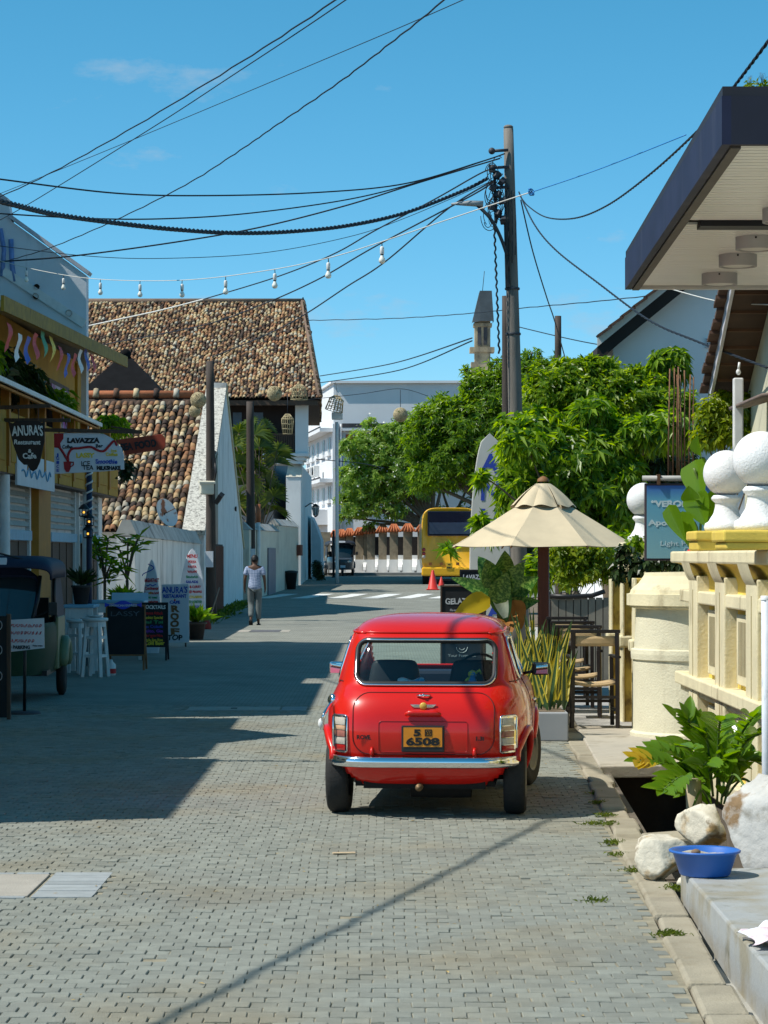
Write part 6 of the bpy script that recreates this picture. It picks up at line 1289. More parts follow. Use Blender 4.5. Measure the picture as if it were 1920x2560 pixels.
# chalkboards and tall surfboard behind the car
GD = 31.0
def chalk(name, label, x0, x1, y0, y1, d, lines, frame=m_brown, lean=.0, tilt=0):
    t = thing(name, label, 'chalkboard', P((x0 + x1) / 2, y1, d)); ze = PZ(y1, d)
    for xa, xb, ya, yb in ((x0, x1, y0, y0 + 4), (x0, x1, y1 - 4, y1), (x0, x0 + 4, y0 + 4, y1 - 4), (x1 - 4, x1, y0 + 4, y1 - 4)):
        b = MB(); b.box(PX(xa, d), PX(xb, d), d, d + .035, PZ(yb, d), PZ(ya, d)); mk('frame_rail', b, frame, t)
    b = MB(); b.box(PX(x0 + 3, d), PX(x1 - 3, d), d + .012, d + .03, PZ(y1 - 3, d), PZ(y0 + 3, d)); mk('slate', b, m_slate, t)
    for xa in (x0 + 5, x1 - 5):
        b = MB(); b.beam(P(xa, y1, d) + Vector((0, .02, 0)), Vector((PX(xa, d), d + .02, gz(d))), .03, .03); b.beam(P(xa, y0 + 8, d) + Vector((0, .05, 0)), Vector((PX(xa, d), d + .45, gz(d))), .03, .03); mk('leg', b, frame, t)
    for s, x, y, h, wd, bo, mt in lines: stext(t, s, x, y, d, h, mt, wd, bo, off=-.008)
    return t
m_chalk = M('chalk', (.50, .52, .53), .9, .3, 30)
gb = chalk('chalkboard', 'leaning gelato chalkboard behind the red car roof', 1101, 1212, 1463, 1712, GD, [('GELATO', 1147, 1510, 14, 68, .6, m_chalk), ('flavours', 1140, 1528, 6, 30, 0, m_chalk), ('Your Favourite', 1155, 1642, 7, 70, 0, m_chalk), ('Coffee', 1155, 1662, 7, 36, 0, m_chalk), ('menu', 1155, 1676, 7, 30, 0, m_chalk)], m_wood)
b = MB(); q = P(1155, 1618, GD); b.tube([q + Vector((.07 * math.cos(R(a)), -.008 + .02, .07 * math.sin(R(a)))) for a in range(180, 361, 15)], .004, 4); b.tube([q + Vector((.035 * math.cos(R(a)), .012, .035 * math.sin(R(a)))) for a in range(200, 341, 20)], .004, 4); mk('smile_drawing', b, m_chalk, gb)
chalk('chalkboard', 'tall drinks chalkboard beside the white surfboard', 1149, 1215, 1424, 1700, 33.0, [('LAVAZZA', 1186, 1448, 11, 58, .6, m_chalk), ('SOFT DRINKS', 1186, 1463, 9, 60, .4, m_chalk), ('SHAKE', 1190, 1497, 10, 44, .4, m_chalk), ('SMOOTHIE', 1187, 1513, 10, 56, .4, m_chalk), ('HOT DRINKS', 1186, 1531, 9, 60, .4, m_chalk), ('LASSY', 1178, 1547, 10, 40, .4, m_chalk)], m_slate)
def surf(name, label, x0, x1, ytop, ybot, d, mat, lean=.06, cat='surfboard', tip_=.62):
    xc = (x0 + x1) / 2; n = 26; L = []; Rr = []
    for k in range(n + 1):
        v = k / n; wd = math.sin(math.pi * (v * .8)) ** tip_
        z = PZ(ytop + (ybot - ytop) * v, d); y = d + lean * (1 - v) * (PZ(ytop, d) - PZ(ybot, d)); hw = (x1 - x0) / 2 * d / F * wd; X_ = PX(xc, d)
        L.append((X_ - hw, y, z)); Rr.append((X_ + hw, y, z))
    b = MB(); outline = L + Rr[::-1]; b.prism(outline, (0, .05, 0)); return mk(name, b, mat, None, label=label, cat=cat, bevel=.015)
sb = surf('surfboard', 'tall white surfboard sign with blue capitals beside the parasol', 1174, 1276, 1082, 1636, 42.5, M('board_white', (.56, .56, .52), .5, .06), .02, tip_=.36)
for s, x, y, h, wd in (('A', 1226, 1180, 46, 46), ('N', 1226, 1250, 48, 46), ('U', 1226, 1318, 46, 44), ('R', 1226, 1470, 44, 44), ('A', 1240, 1545, 44, 44)): stext(sb, s, x, y, 42.5, h, m_blueP, wd, 1.8, off=.004 - .02 * 9.3 * (1 - (y - 1082) / 554) * .4)

# ================================================================== vegetation
def leaf_arrays(base, dirs, ups, L, W, fold=.18, droop=.12):
    n = len(base); side = np.cross(dirs, ups); side /= np.maximum(np.linalg.norm(side, axis=1), 1e-6)[:, None]; nrm = np.cross(side, dirs)
    L = np.broadcast_to(L, (n,))[:, None]; W = np.broadcast_to(W, (n,))[:, None]
    mid = base + dirs * L * .45; tip = base + dirs * L - np.array([0, 0, 1]) * L * droop
    lf = mid + side * W / 2 + nrm * W * fold; rt = mid - side * W / 2 + nrm * W * fold
    v = np.stack([base, rt, tip, lf], 1).reshape(-1, 3); f = (np.array([[0, 1, 2], [0, 2, 3]])[None] + (np.arange(n) * 4)[:, None, None]).reshape(-1, 3)
    return v, f
def unit(a): return a / np.maximum(np.linalg.norm(a, axis=1), 1e-6)[:, None]
def rosettes(tips, axes, m, L, W, spread=(55, 100), jl=.25, droop=.15, r=rng):
    k = len(tips); ax = unit(axes); ref = np.where(np.abs(ax[:, 2:3]) < .9, np.array([[0, 0, 1.]]), np.array([[1., 0, 0]])); e1 = unit(np.cross(ax, ref)); e2 = np.cross(ax, e1)
    a = (np.arange(m)[None] * 2.399 + r.uniform(0, 6.28, (k, 1)))[..., None]; el = np.radians(r.uniform(spread[0], spread[1], (k, m)))[..., None]
    rad = np.cos(a) * e1[:, None] + np.sin(a) * e2[:, None]; d = ax[:, None] * np.cos(el) + rad * np.sin(el); d[..., 2] -= .15
    d = unit(d.reshape(-1, 3)); up = np.repeat(ax, m, 0) + np.array([0, 0, .25]); base = np.repeat(tips, m, 0) - np.repeat(ax, m, 0) * r.uniform(0, .10, (k * m, 1)) * 1.5
    return leaf_arrays(base, d, unit(up), L * r.uniform(1 - jl * 1.6, 1 + jl, k * m), W * r.uniform(1 - jl, 1 + jl, k * m), droop=droop)
def lobe_tips(lobes, r=rng, inner=.45):
    T, A = [], []
    for c, rad, n in lobes:
        u = unit(r.normal(0, 1, (n, 3))); u[:, 2] = np.where(u[:, 2] < -.55, -u[:, 2], u[:, 2]); s = inner + (1 - inner) * r.uniform(0, 1, (n, 1)) ** .4
        s = s * r.choice([1, 1, 1, 1.13, 1.25], (n, 1)) * (1 + .13 * np.sin(u[:, :1] * 7 + c[0]) * np.cos(u[:, 2:3] * 6 + c[2])); T.append(np.array(c) + u * np.array(rad) * s); A.append(u + np.array([0, 0, .35]))
    return np.concatenate(T), np.concatenate(A)
m_bark = M('bark', (.13, .10, .07), .9, .3, 6, bump=.6, bs=30)
def tree(name, label, base, lobes, m, L, W, mat, cat='tree', trunk_r=.14, limbs=True, droop=.15, spread=(55, 100), group=None, flowers=None, fork=None):
    t = thing(name, label, cat, base, group); tips, ax = lobe_tips(lobes); v, f = rosettes(tips, ax, m, L, W, spread, droop=droop); np_mesh('crown', v, f, mat, t, k=3)
    bs = Vector(base); fk = Vector(fork) if fork else bs.lerp(Vector(lobes[0][0]), .55); b = MB(); b.tube(smooth_path([bs, bs.lerp(fk, .5) + Vector((.06, 0, 0)), fk], 4), [trunk_r * (1 - .5 * k / 8) for k in range(9)], 8)
    if limbs:
        for c, rad, n in lobes: c = Vector(c); b.tube(smooth_path([fk, fk.lerp(c, .6) + Vector((0, 0, .1)), c + Vector((0, 0, rad[2] * .4))], 3), [trunk_r * .45, trunk_r * .36, trunk_r * .3, trunk_r * .25, trunk_r * .2, trunk_r * .16, trunk_r * .1], 6)
        sel = rng.choice(len(tips), min(40, len(tips)), False)
        for i in sel: p = Vector(tips[i]); c = min((Vector(l[0]) for l in lobes), key=lambda q: (q - p).length); b.tube([c.lerp(p, .1), c.lerp(p, .6) + Vector((0, 0, .05)), p], [trunk_r * .12, trunk_r * .09, trunk_r * .05], 4)
    mk('trunk', b, m_bark, t)
    if flowers:
        n, col, sz = flowers; i = rng.choice(len(tips), n); p = tips[i] + rng.normal(0, .12, (n, 3)) + unit(ax[i]) * .1; d = unit(rng.normal(0, 1, (n, 3)) + np.array([0, -.8, .4])); v, f = leaf_arrays(p, d, unit(rng.normal(0, 1, (n, 3)) + np.array([0, -1, .5])), sz, sz); np_mesh('flowers', v, f, col, t, k=3, kind='stuff')
    return t
def LB(x, y, d, rx, ry, n, dz=None):            # a lobe given by the photo position of its middle and its half extents in pixels
    k = d / F; return (tuple(P(x, y, d)), (rx * k, (dz or (rx + ry) / 2) * k, ry * k), n)
lf_grey = leaf_mat('leaf_greygreen', (.10, .20, .03), (.30, .42, .08), .55, .30)
lf_mango = leaf_mat('leaf_mango', (.055, .13, .012), (.23, .36, .028), .55, .34)
lf_light = leaf_mat('leaf_light', (.08, .17, .012), (.30, .41, .03), .56, .38)
lf_shrub = leaf_mat('leaf_shrub', (.07, .165, .014), (.28, .41, .034), .56, .36)
lf_lime = leaf_mat('leaf_lime', (.11, .19, .010), (.28, .33, .015), .5, .4)
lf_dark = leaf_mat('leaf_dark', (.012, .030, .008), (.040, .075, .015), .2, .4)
lf_gloss = leaf_mat('leaf_glossy', (.06, .16, .010), (.22, .36, .02), .46, .22)
lf_yel = leaf_mat('leaf_yellow', (.40, .28, .01), (.55, .40, .02), .35, .45)
m_petal = M('white_petal', (.75, .75, .68), .6, .05)

d = 127.0
tree('flowering_tree', 'grey-green flowering tree overhanging the pillar fence beside the bus', (PX(1085, d), d, gz(d)), [LB(930, 1135, d, 70, 60, 420), LB(985, 1100, d, 62, 44, 380), LB(905, 1215, d, 62, 62, 380), LB(985, 1180, d, 85, 80, 520), LB(1050, 1120, d, 70, 80, 420), LB(1020, 1220, d, 70, 60, 380), LB(890, 1270, d, 40, 40, 180), LB(960, 1270, d, 70, 48, 320), LB(1040, 1075, d, 50, 40, 220), LB(1085, 1090, d, 60, 70, 300), LB(1095, 1050, d, 50, 40, 260), LB(862, 1185, d, 18, 16, 18), LB(848, 1248, d, 14, 14, 12), LB(1000, 1045, d, 22, 16, 18), LB(925, 1062, d, 26, 16, 20), LB(860, 1300, d, 18, 16, 16), LB(930, 1315, d, 22, 14, 16), LB(1130, 1110, d, 70, 70, 300), LB(1060, 1160, d, 70, 80, 300), LB(870, 1120, d - 1, 26, 22, 70)], 9, .26, .085, lf_grey, trunk_r=.3, flowers=(520, m_petal, .12), droop=.08, fork=(PX(1080, d), d, 3.2))
d = 72.0
tree('mango_tree', 'dense dark green tree with drooping leaves behind the tall pole', (PX(1300, d), d, .1), [LB(1185, 1085, d, 95, 90, 700), LB(1275, 1005, d, 100, 74, 620), LB(1130, 1060, d, 70, 50, 300), LB(1360, 980, d, 90, 75, 420), LB(1130, 1150, d, 80, 80, 380), LB(1240, 1170, d, 100, 80, 420), LB(1340, 1100, d, 110, 100, 620), LB(1080, 1060, d, 50, 50, 200), LB(1180, 975, d, 30, 30, 60), LB(1085, 1190, d, 60, 60, 240), LB(1215, 965, d, 55, 40, 180), LB(1165, 930, d, 12, 18, 8), LB(1240, 908, d, 18, 16, 11), LB(1100, 1000, d, 18, 18, 12), LB(1045, 1060, d, 16, 16, 11), LB(1330, 885, d, 26, 14, 14), LB(1035, 1140, d, 20, 26, 20), LB(1060, 1215, d, 30, 24, 30), LB(1325, 935, d, 90, 40, 280), LB(1050, 1100, d, 46, 50, 160), LB(1250, 1090, d, 150, 120, 420)], 9, .20, .062, lf_mango, trunk_r=.26, droop=.16, spread=(30, 95), fork=(PX(1300, d), d, 2.6))
d = 45.5
tree('leafy_tree', 'bright green leafy tree below the white gabled house', (PX(1540, d), d, .05), [LB(1450, 1000, d, 90, 70, 380), LB(1540, 1005, d, 90, 80, 400), LB(1380, 1000, d, 70, 80, 300), LB(1480, 1070, d, 130, 90, 520), LB(1610, 1030, d, 80, 75, 320), LB(1660, 1090, d, 80, 75, 320), LB(1500, 930, d, 40, 34, 90), LB(1690, 1020, d, 55, 45, 140), LB(1400, 1080, d, 90, 90, 300), LB(1440, 935, d, 60, 40, 160), LB(1480, 898, d, 14, 18, 9), LB(1395, 912, d, 16, 16, 9), LB(1530, 915, d, 16, 20, 11), LB(1590, 930, d, 20, 18, 12), LB(1345, 935, d, 16, 18, 9), LB(1640, 950, d, 22, 16, 12), LB(1620, 990, d, 50, 34, 90)], 10, .165, .06, lf_light, trunk_r=.2, droop=.16, spread=(30, 95))
d = 46.5
tree('sapling', 'thin sapling with a small round crown before the white gable', (PX(1670, d), d, .05), [LB(1672, 905, d, 50, 36, 130), LB(1640, 925, d, 26, 22, 40), LB(1700, 930, d, 24, 22, 36), LB(1665, 960, d, 22, 24, 40)], 8, .22, .08, lf_mango, trunk_r=.05, droop=.35, fork=tuple(P(1668, 980, d)))
d = 39.5
tree('street_shrub', 'large leafy shrub spreading over the parasol and surfboard', (PX(1420, d), d, .03), [LB(1400, 1140, d, 120, 75, 210), LB(1315, 1150, d, 68, 85, 130), LB(1300, 1230, d, 60, 62, 100), LB(1500, 1140, d, 85, 70, 150), LB(1480, 1230, d, 110, 80, 200), LB(1370, 1240, d, 120, 75, 200), LB(1550, 1180, d, 60, 60, 100), LB(1330, 1070, d, 80, 46, 110), LB(1580, 1090, d, 70, 44, 110), LB(1660, 1080, d, 70, 50, 110), LB(1205, 1195, d - 1, 14, 18, 8), LB(1310, 1110, d - 1, 56, 36, 60), LB(1200, 1300, d - 3, 12, 14, 6), LB(1540, 1290, d, 70, 55, 120), LB(1440, 1310, d, 80, 50, 120), LB(1480, 1030, d, 60, 34, 60), LB(1215, 1330, d - 3, 26, 16, 14), LB(1120, 1368, d - 5, 12, 8, 3)], 10, .225, .068, lf_shrub, cat='shrub', trunk_r=.07, droop=.28, spread=(45, 100))
d = 47.0
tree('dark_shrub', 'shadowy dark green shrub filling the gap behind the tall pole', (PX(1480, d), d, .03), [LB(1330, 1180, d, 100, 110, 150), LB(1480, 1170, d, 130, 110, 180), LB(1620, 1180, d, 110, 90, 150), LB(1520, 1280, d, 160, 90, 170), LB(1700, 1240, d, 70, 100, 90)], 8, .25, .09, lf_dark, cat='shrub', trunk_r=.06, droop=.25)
d = 25.0
tree('lime_shrub', 'yellow-green feathery shrub below the brown eaves', (PX(1830, d), d, .02), [LB(1790, 1040, d, 60, 50, 120), LB(1860, 1030, d, 45, 44, 90), LB(1770, 1095, d, 46, 42, 80), LB(1830, 1090, d, 60, 50, 110), LB(1890, 1085, d, 34, 34, 50), LB(1930, 1085, d, 34, 30, 40), LB(1815, 995, d, 30, 20, 40), LB(1880, 995, d, 26, 18, 26)], 9, .085, .032, lf_lime, cat='shrub', trunk_r=.03, droop=.3)
d = 34.6
tree('planter_shrub', 'sunny yellow-green bush growing out of the plank planter', (PX(1440, d), d, .3), [LB(1425, 1440, d, 45, 46, 90), LB(1475, 1430, d, 45, 48, 90), LB(1400, 1390, d, 40, 40, 70), LB(1455, 1385, d, 55, 40, 80), LB(1500, 1395, d, 34, 44, 60), LB(1520, 1440, d, 24, 40, 40)], 7, .10, .05, lf_lime, cat='shrub', trunk_r=.02, droop=.2)
d = 37.0
tree('garden_shrub', 'broad-leaved bush behind the parasol pole', (PX(1430, d), d, .03), [LB(1390, 1400, d, 60, 60, 60), LB(1480, 1380, d, 70, 55, 70), LB(1340, 1440, d, 30, 50, 30), LB(1540, 1370, d, 50, 40, 50)], 8, .20, .07, lf_shrub, cat='shrub', trunk_r=.03, droop=.3)
d = 24.6
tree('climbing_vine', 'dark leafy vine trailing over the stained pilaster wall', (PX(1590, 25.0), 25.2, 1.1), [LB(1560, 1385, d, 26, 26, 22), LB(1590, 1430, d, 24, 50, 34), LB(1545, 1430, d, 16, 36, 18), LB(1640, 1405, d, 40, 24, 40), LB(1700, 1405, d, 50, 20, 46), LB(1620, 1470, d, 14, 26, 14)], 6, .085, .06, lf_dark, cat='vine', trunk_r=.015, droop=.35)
tree('hedge_clump', 'green clump of leaves topping the wall under the blue sign', (PX(1680, 25.2), 25.4, 1.2), [LB(1660, 1400, 25.2, 50, 26, 60), LB(1740, 1405, 25.2, 50, 24, 60), LB(1590, 1360, 25.2, 30, 24, 26)], 7, .09, .05, lf_shrub, cat='shrub', trunk_r=.015)
tree('roof_weed', 'wispy yellow-green weed growing on the canopy roof', (PX(1890, 15), 15, 4.22), [LB(1875, 212, 15, 18, 8, 7), LB(1905, 205, 15, 20, 10, 10), LB(1930, 206, 15, 16, 9, 7)], 7, .045, .014, lf_lime, cat='weed', trunk_r=.006)

# big leaves: ovate blades built singly
def blade(b, base, dirv, up, L, W, bend=.35, n=8, half=3, fold=.12, shape=.62, split=None, wav=0):
    base = Vector(base); dv = Vector(dirv).normalized(); side = dv.cross(Vector(up)).normalized(); nn = side.cross(dv); vs = []
    for j in range(n + 1):
        v = j / n; wd = W / 2 * (math.sin(math.pi * min(1, v ** shape)) ** .8 if 0 < v < 1 else .0) + .002; c = base + dv * L * v * (1 - .12 * bend * v) + Vector((0, 0, -1)) * bend * L * v * v * .55 + nn * .0
        for i in range(-half, half + 1): u = i / half; vs.append(c + side * wd * u + nn * (abs(u) * wd * fold * 2 + wav * W * math.sin(v * 14 + i) * abs(u)))
    k = 2 * half + 1; o = len(b.v); b.v.extend([tuple(p) for p in vs])
    for j in range(n):
        for i in range(k - 1):
            b.f.append(tuple(o + q for q in (j * k + i, j * k + i + 1, (j + 1) * k + i + 1, (j + 1) * k + i))); cen = abs((i + .5) - half) / half
            b.mi.append(1 if (split is not None and (cen < split if split > 0 else cen > -split) and 0 < j < n - 1) else 0); b.sm.append(True)
m_dg = leaf_mat('dumbcane_green', (.02, .07, .01), (.03, .10, .015), .3, .3); m_dc = leaf_mat('dumbcane_cream', (.28, .34, .06), (.36, .40, .10), .35, .35)
m_dv = M('dumbcane_leaf', (.035, .115, .014), .38, .2, 12, col2=(.20, .32, .06), c2s=34, c2t=(.46, .60))
t = thing('dumbcane_plant', 'big-leaved variegated foliage plant behind the red car roof', 'plant', (PX(1245, 27.5), 27.5, .2)); base = Vector((PX(1255, 27.5), 27.5, .75)); d = 27.2
b = MB()
for x, y, z in ((1245, 1500, 0), (1262, 1480, .2), (1275, 1500, .1)): b.tube([(PX(1258, 27.5), 27.5, .25), tuple(P(x, y, 27.3 + z))], .022, 6)
mk('stem', b, M('stem_green', (.08, .14, .03), .6, .2), t)
for i, (x0, y0, x1, y1, W, mats, sp_) in enumerate(((1245, 1480, 1195, 1385, .26, 0, .4), (1255, 1470, 1262, 1372, .26, 0, .7), (1265, 1480, 1310, 1400, .22, 0, .5), (1250, 1500, 1130, 1442, .18, 0, .3), (1262, 1500, 1345, 1440, .26, 0, .35), (1240, 1510, 1268, 1425, .24, 0, .6), (1232, 1470, 1215, 1395, .24, 0, .45), (1255, 1530, 1345, 1500, .20, 0, .3), (1240, 1470, 1262, 1540, .26, 2, .6), (1225, 1495, 1140, 1540, .24, 1, .9), (1270, 1500, 1262, 1600, .24, 3, .9), (1282, 1500, 1300, 1560, .22, 3, .9))):
    a, c = P(x0, y0, d + .3 * math.sin(i * 2)), P(x1, y1, d - .25 + .3 * math.cos(i * 1.7)); b = MB(); dv = c - a; blade(b, a, dv + Vector((0, 0, dv.length * .12)), Vector((.1, -1, .35)), dv.length * 1.12, W, .25, split=sp_, wav=.02)
    mk('leaf', b, [(m_dv, m_dv), (lf_yel, lf_yel), (m_dg, M('leaf_silver', (.45, .50, .38), .5, .2, 20)), (M('leaf_brown', (.30, .12, .02), .7, .3, 8), M('leaf_brown'))][mats], t)
m_sg = leaf_mat('sword_green', (.03, .07, .02), (.06, .11, .03), .2, .35); m_sy = leaf_mat('sword_yellow', (.42, .36, .04), (.55, .47, .08), .3, .4)
t = thing('sword_plant', 'clump of yellow-edged sword-leaved plants in the grey planter', 'plant', (PX(1345, 23.8), 23.8, .26))
for k in range(74):
    x = PX(rng.uniform(1285, 1408), 23.3); y = rng.uniform(22.8, 25.6); L = rng.uniform(.45, 1.02); dv = Vector((rng.normal(.05, .22), rng.normal(-.05, .2), 1)); b = MB()
    blade(b, (x, y, .26), dv, Vector((rng.normal(0, .5), -1, .2)), L, rng.uniform(.05, .075), rng.uniform(0, .35) * (1 if L > .6 else .4), n=7, half=2, fold=.25, shape=.45, split=-.55); mk('sword_leaf', b, [m_sg, m_sy], t)
t = thing('elephant_ear_plant', 'tall plant with huge heart-shaped leaves beside the blue sign', 'plant', (PX(1740, 20.4), 20.4, 1.0)); d = 20.3
b = MB(); hub = P(1745, 1400, d)
for x, y in ((1735, 1170), (1675, 1265), (1715, 1290), (1765, 1250), (1752, 1330)): b.tube(smooth_path([hub, hub.lerp(P(x, y, d), .6) + Vector((.05, 0, .05)), P(x, y, d)], 4), .012, 6)
mk('stalk', b, M('stalk_green', (.10, .16, .03), .5, .2), t)
for x0, y0, x1, y1, W in ((1738, 1150, 1755, 1255, .27), (1672, 1262, 1712, 1348, .16), (1705, 1278, 1750, 1390, .18), (1750, 1140, 1745, 1090, .20), (1762, 1240, 1790, 1290, .24), (1735, 1250, 1722, 1215, .2), (1740, 1230, 1765, 1310, .26)):
    a, c = P(x0, y0, d + rng.normal(0, .05)), P(x1, y1, d - .1); b = MB(); dv = c - a; blade(b, a, dv, Vector((-.75, -.6, .5)), dv.length * 1.05, W, .05, n=9, half=3, shape=.5, fold=.18); mk('leaf', b, lf_gloss, t)
b = MB(); b.sphere(P(1726, 1381, 20.2), .03, 10, 8); mk('bud', b, m_redP, t)

# glossy many-leaved plant over the drain (each leaf an object that shares its mesh)
t = thing('glossy_plant', 'glossy green many-stemmed plant hanging over the open drain', 'plant', (PX(1800, 15.4), 15.4, 0)); d = 15.4
lb = MB(); blade(lb, (0, 0, 0), (0, 1, 0), (0, 0, 1), 1, .50, .10, n=6, half=2, fold=.2, shape=.7); ml = bpy.data.meshes.new('leaflet'); ml.from_pydata(lb.v, [], lb.f); ml.materials.append(lf_gloss); ml.polygons.foreach_set('use_smooth', [True] * len(lb.f))
ml2 = ml.copy(); ml2.materials.clear(); ml2.materials.append(lf_yel)
stem = MB(); cnt = 0
ends = [(1600, 1870), (1650, 1850), (1690, 1830), (1720, 1765), (1760, 1800), (1800, 1770), (1840, 1800), (1880, 1760), (1900, 1800), (1700, 1900), (1760, 1880), (1820, 1870), (1870, 1860), (1660, 1940), (1740, 1950), (1800, 1930), (1860, 1930), (1910, 1880), (1730, 1990), (1900, 1950), (1690, 1760)]
for i, (x, y) in enumerate(ends):
    y += 34; o = P(1790 + (x - 1790) * .25, 2010 - 20 * (i % 3), d + .15 * math.sin(i)); e_ = P(x, y, d - .25 + .4 * math.sin(i * 2.3)); mid = o.lerp(e_, .5) + Vector((0, 0, .10)); pts = smooth_path([o, mid, e_], 6); stem.tube(pts, .008, 5)
    for j in range(3, len(pts)):
        p = pts[j]; dv = (pts[j] - pts[j - 1]).normalized(); sd = dv.cross(Vector((0, -.6, 1))).normalized()
        for s in (-1, 1):
            if cnt > 295: break
            L = rng.uniform(.12, .18); q = (dv * .75 + sd * s * .75 + Vector((0, 0, .15))).normalized(); upv = Vector((rng.normal(0, .2), -.5, .8)); xx = q.cross(upv).normalized(); zz = xx.cross(q)
            M4 = Matrix((xx * L, q * L, zz * L)).transposed().to_4x4(); M4.translation = p; link_mesh('leaf', ml2 if (i == 0 and j > 8) else ml, t, M4); cnt += 1
    q = (pts[-1] - pts[-2]).normalized(); xx = q.cross(Vector((0, -.5, .8))).normalized(); zz = xx.cross(q); M4 = Matrix((xx * .13, q * .13, zz * .13)).transposed().to_4x4(); M4.translation = pts[-1]; link_mesh('leaf', ml, t, M4)
mk('stems', stem, M('stem_green'), t)

# shaded side: plumeria, spiky pot plant, balcony greenery, fan palm
d = 44.0
def plumeria(label, x, yb, tips, L):
    t = thing('plumeria', label, 'plant', (PX(x, d), d, 0)); b = MB(); tp = []; hub = P(x, yb - 110, d)
    b.tube([Vector((PX(x, d), d, 0)), hub], .03, 6)
    for tx, ty in tips: e_ = P(tx, ty, d + rng.normal(0, .2)); b.tube(smooth_path([hub, hub.lerp(e_, .5) + Vector((0, 0, .05)), e_], 3), .018, 5); tp.append(tuple(e_))
    mk('stems', b, m_bark, t); tp = np.array(tp); v, f = rosettes(tp, np.tile([0, -.1, 1.], (len(tp), 1)) + rng.normal(0, .2, (len(tp), 3)), 13, L, L * .3, (40, 95), droop=.1); np_mesh('crown', v, f, lf_gloss, t, k=3)
plumeria('plumeria with broad leaves against the end of the streaked wall', 318, 1560, ((320, 1345), (345, 1345), (300, 1375), (312, 1410), (295, 1420), (335, 1360)), .33)
plumeria('smaller plumeria beside the restaurant doors', 262, 1560, ((245, 1350), (270, 1345), (255, 1390), (285, 1400), (240, 1370), (270, 1440)), .30)
def potted(label, x, yb, d, L, n, mat, pot_r=.14, pot_h=.28, name='pot_plant', spread=.5, W=.035):
    t = thing(name, label, 'plant', (PX(x, d), d, PZ(yb, d))); c = ORG[t]; b = MB(); b.lathe([(.001, .002), (pot_r * .7, .002), (pot_r, pot_h), (pot_r * 1.1, pot_h), (pot_r * 1.1, pot_h * .9)], c, 14); mk('pot', b, M('pot_dark', (.05, .04, .035), .8, .2), t)
    p = np.array(c + Vector((0, 0, pot_h))) + rng.normal(0, pot_r * .3, (n, 3)) * [1, 1, .1]; dr = unit(rng.normal(0, spread, (n, 3)) * [1, 1, .2] + [0, 0, 1]); v, f = leaf_arrays(p, dr, unit(rng.normal(0, 1, (n, 3)) + [0, -1, 0]), L * rng.uniform(.6, 1.1, n), W, droop=.25); np_mesh('foliage', v, f, mat, t, k=3)
potted('spiky dark pot plant on the blue-topped counter', 203, 1510.7, 36.1, .42, 60, lf_dark, spread=.55)
potted('bushy pot plant at the foot of the menu surfboard', 488, 1606, 50, .55, 120, lf_shrub, .22, .42, spread=.6, W=.08)
potted('low bushy plant behind the blue-topped tables', 310, 1560, 42, .4, 110, lf_shrub, .2, .4, spread=.8, W=.07)
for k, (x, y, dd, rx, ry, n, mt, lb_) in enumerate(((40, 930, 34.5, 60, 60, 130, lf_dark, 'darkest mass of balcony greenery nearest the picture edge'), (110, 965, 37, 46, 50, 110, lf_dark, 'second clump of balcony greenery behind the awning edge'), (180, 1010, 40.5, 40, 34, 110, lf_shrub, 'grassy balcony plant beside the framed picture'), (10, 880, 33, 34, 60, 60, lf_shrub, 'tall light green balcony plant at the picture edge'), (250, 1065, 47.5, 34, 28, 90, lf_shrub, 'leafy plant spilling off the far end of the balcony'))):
    lb_ = lb_.replace(' at the picture edge', ' under the flags').replace(' nearest the picture edge', ' under the first flags')
    X0 = -5.45 if k < 4 else -5.3; c = P(x, y, dd); c.x = X0; kk = dd / F
    tree('balcony_plant', lb_, (c.x, c.y, c.z - ry * kk - .15), [((c.x, c.y, c.z), (.30, rx * kk * 1.8, ry * kk), n)], 7, .22, .035, mt, cat='plant', trunk_r=.02, droop=.5, group='plants on the restaurant balcony')
t = tree('hanging_creeper', 'dark creeper hanging below the red seafood sign', (PX(318, 35.6), 35.6, 3.05), [LB(318, 1180, 35.6, 22, 34, 50)], 6, .09, .05, lf_dark, cat='plant', trunk_r=.012)
pd = 91.5
pt = thing('fan_palm', 'fan palm with yellow-green leaves between gable and mansion', 'palm', (PX(655, pd), pd, gz(pd))); b = MB(); v_all, f_all, off = [], [], 0
for k in range(34):
    x, y = rng.uniform(590, 705), rng.uniform(1060, 1290); x = 585 + (x - 585) * (1 if y > 1120 else .75); c = np.array(P(x, y, pd + rng.uniform(-1, 1))); ax = unit(np.array([[rng.normal(.2, .5), -.6, rng.normal(.2, .5)]]))[0]; n = 16; a = np.linspace(-1.9, 1.9, n); s = unit(np.cross(ax, [0, 0, 1.])[None])[0]; u = np.cross(s, ax)
    tilt = rng.uniform(-.6, .6); dr = unit(np.sin(a + tilt)[:, None] * s + np.cos(a + tilt)[:, None] * u * .9 + ax * .25); v, f = leaf_arrays(np.tile(c, (n, 1)), dr, np.tile(ax, (n, 1)), rng.uniform(.55, .85), .085, droop=.3); v_all.append(v); f_all.append(f + off); off += len(v)
    b.tube([Vector((PX(650, pd), pd, 2.4)), Vector(c)], .02, 4)
np_mesh('crown', np.concatenate(v_all), np.concatenate(f_all), leaf_mat('palm_leaf', (.03, .07, .01), (.15, .19, .02), .3, .4), pt, k=3)
b.tube([Vector((PX(655, pd), pd, gz(pd))), Vector((PX(650, pd), pd, 3.6))], .14, 8); mk('trunk', b, m_bark, pt)
tree('wall_bush', 'dark bush at the foot of the mansion side wall', (PX(792, 105), 105, gz(105)), [LB(792, 1425, 105, 14, 26, 60), LB(800, 1440, 105, 12, 16, 30)], 6, .2, .07, lf_dark, cat='bush', trunk_r=.03)
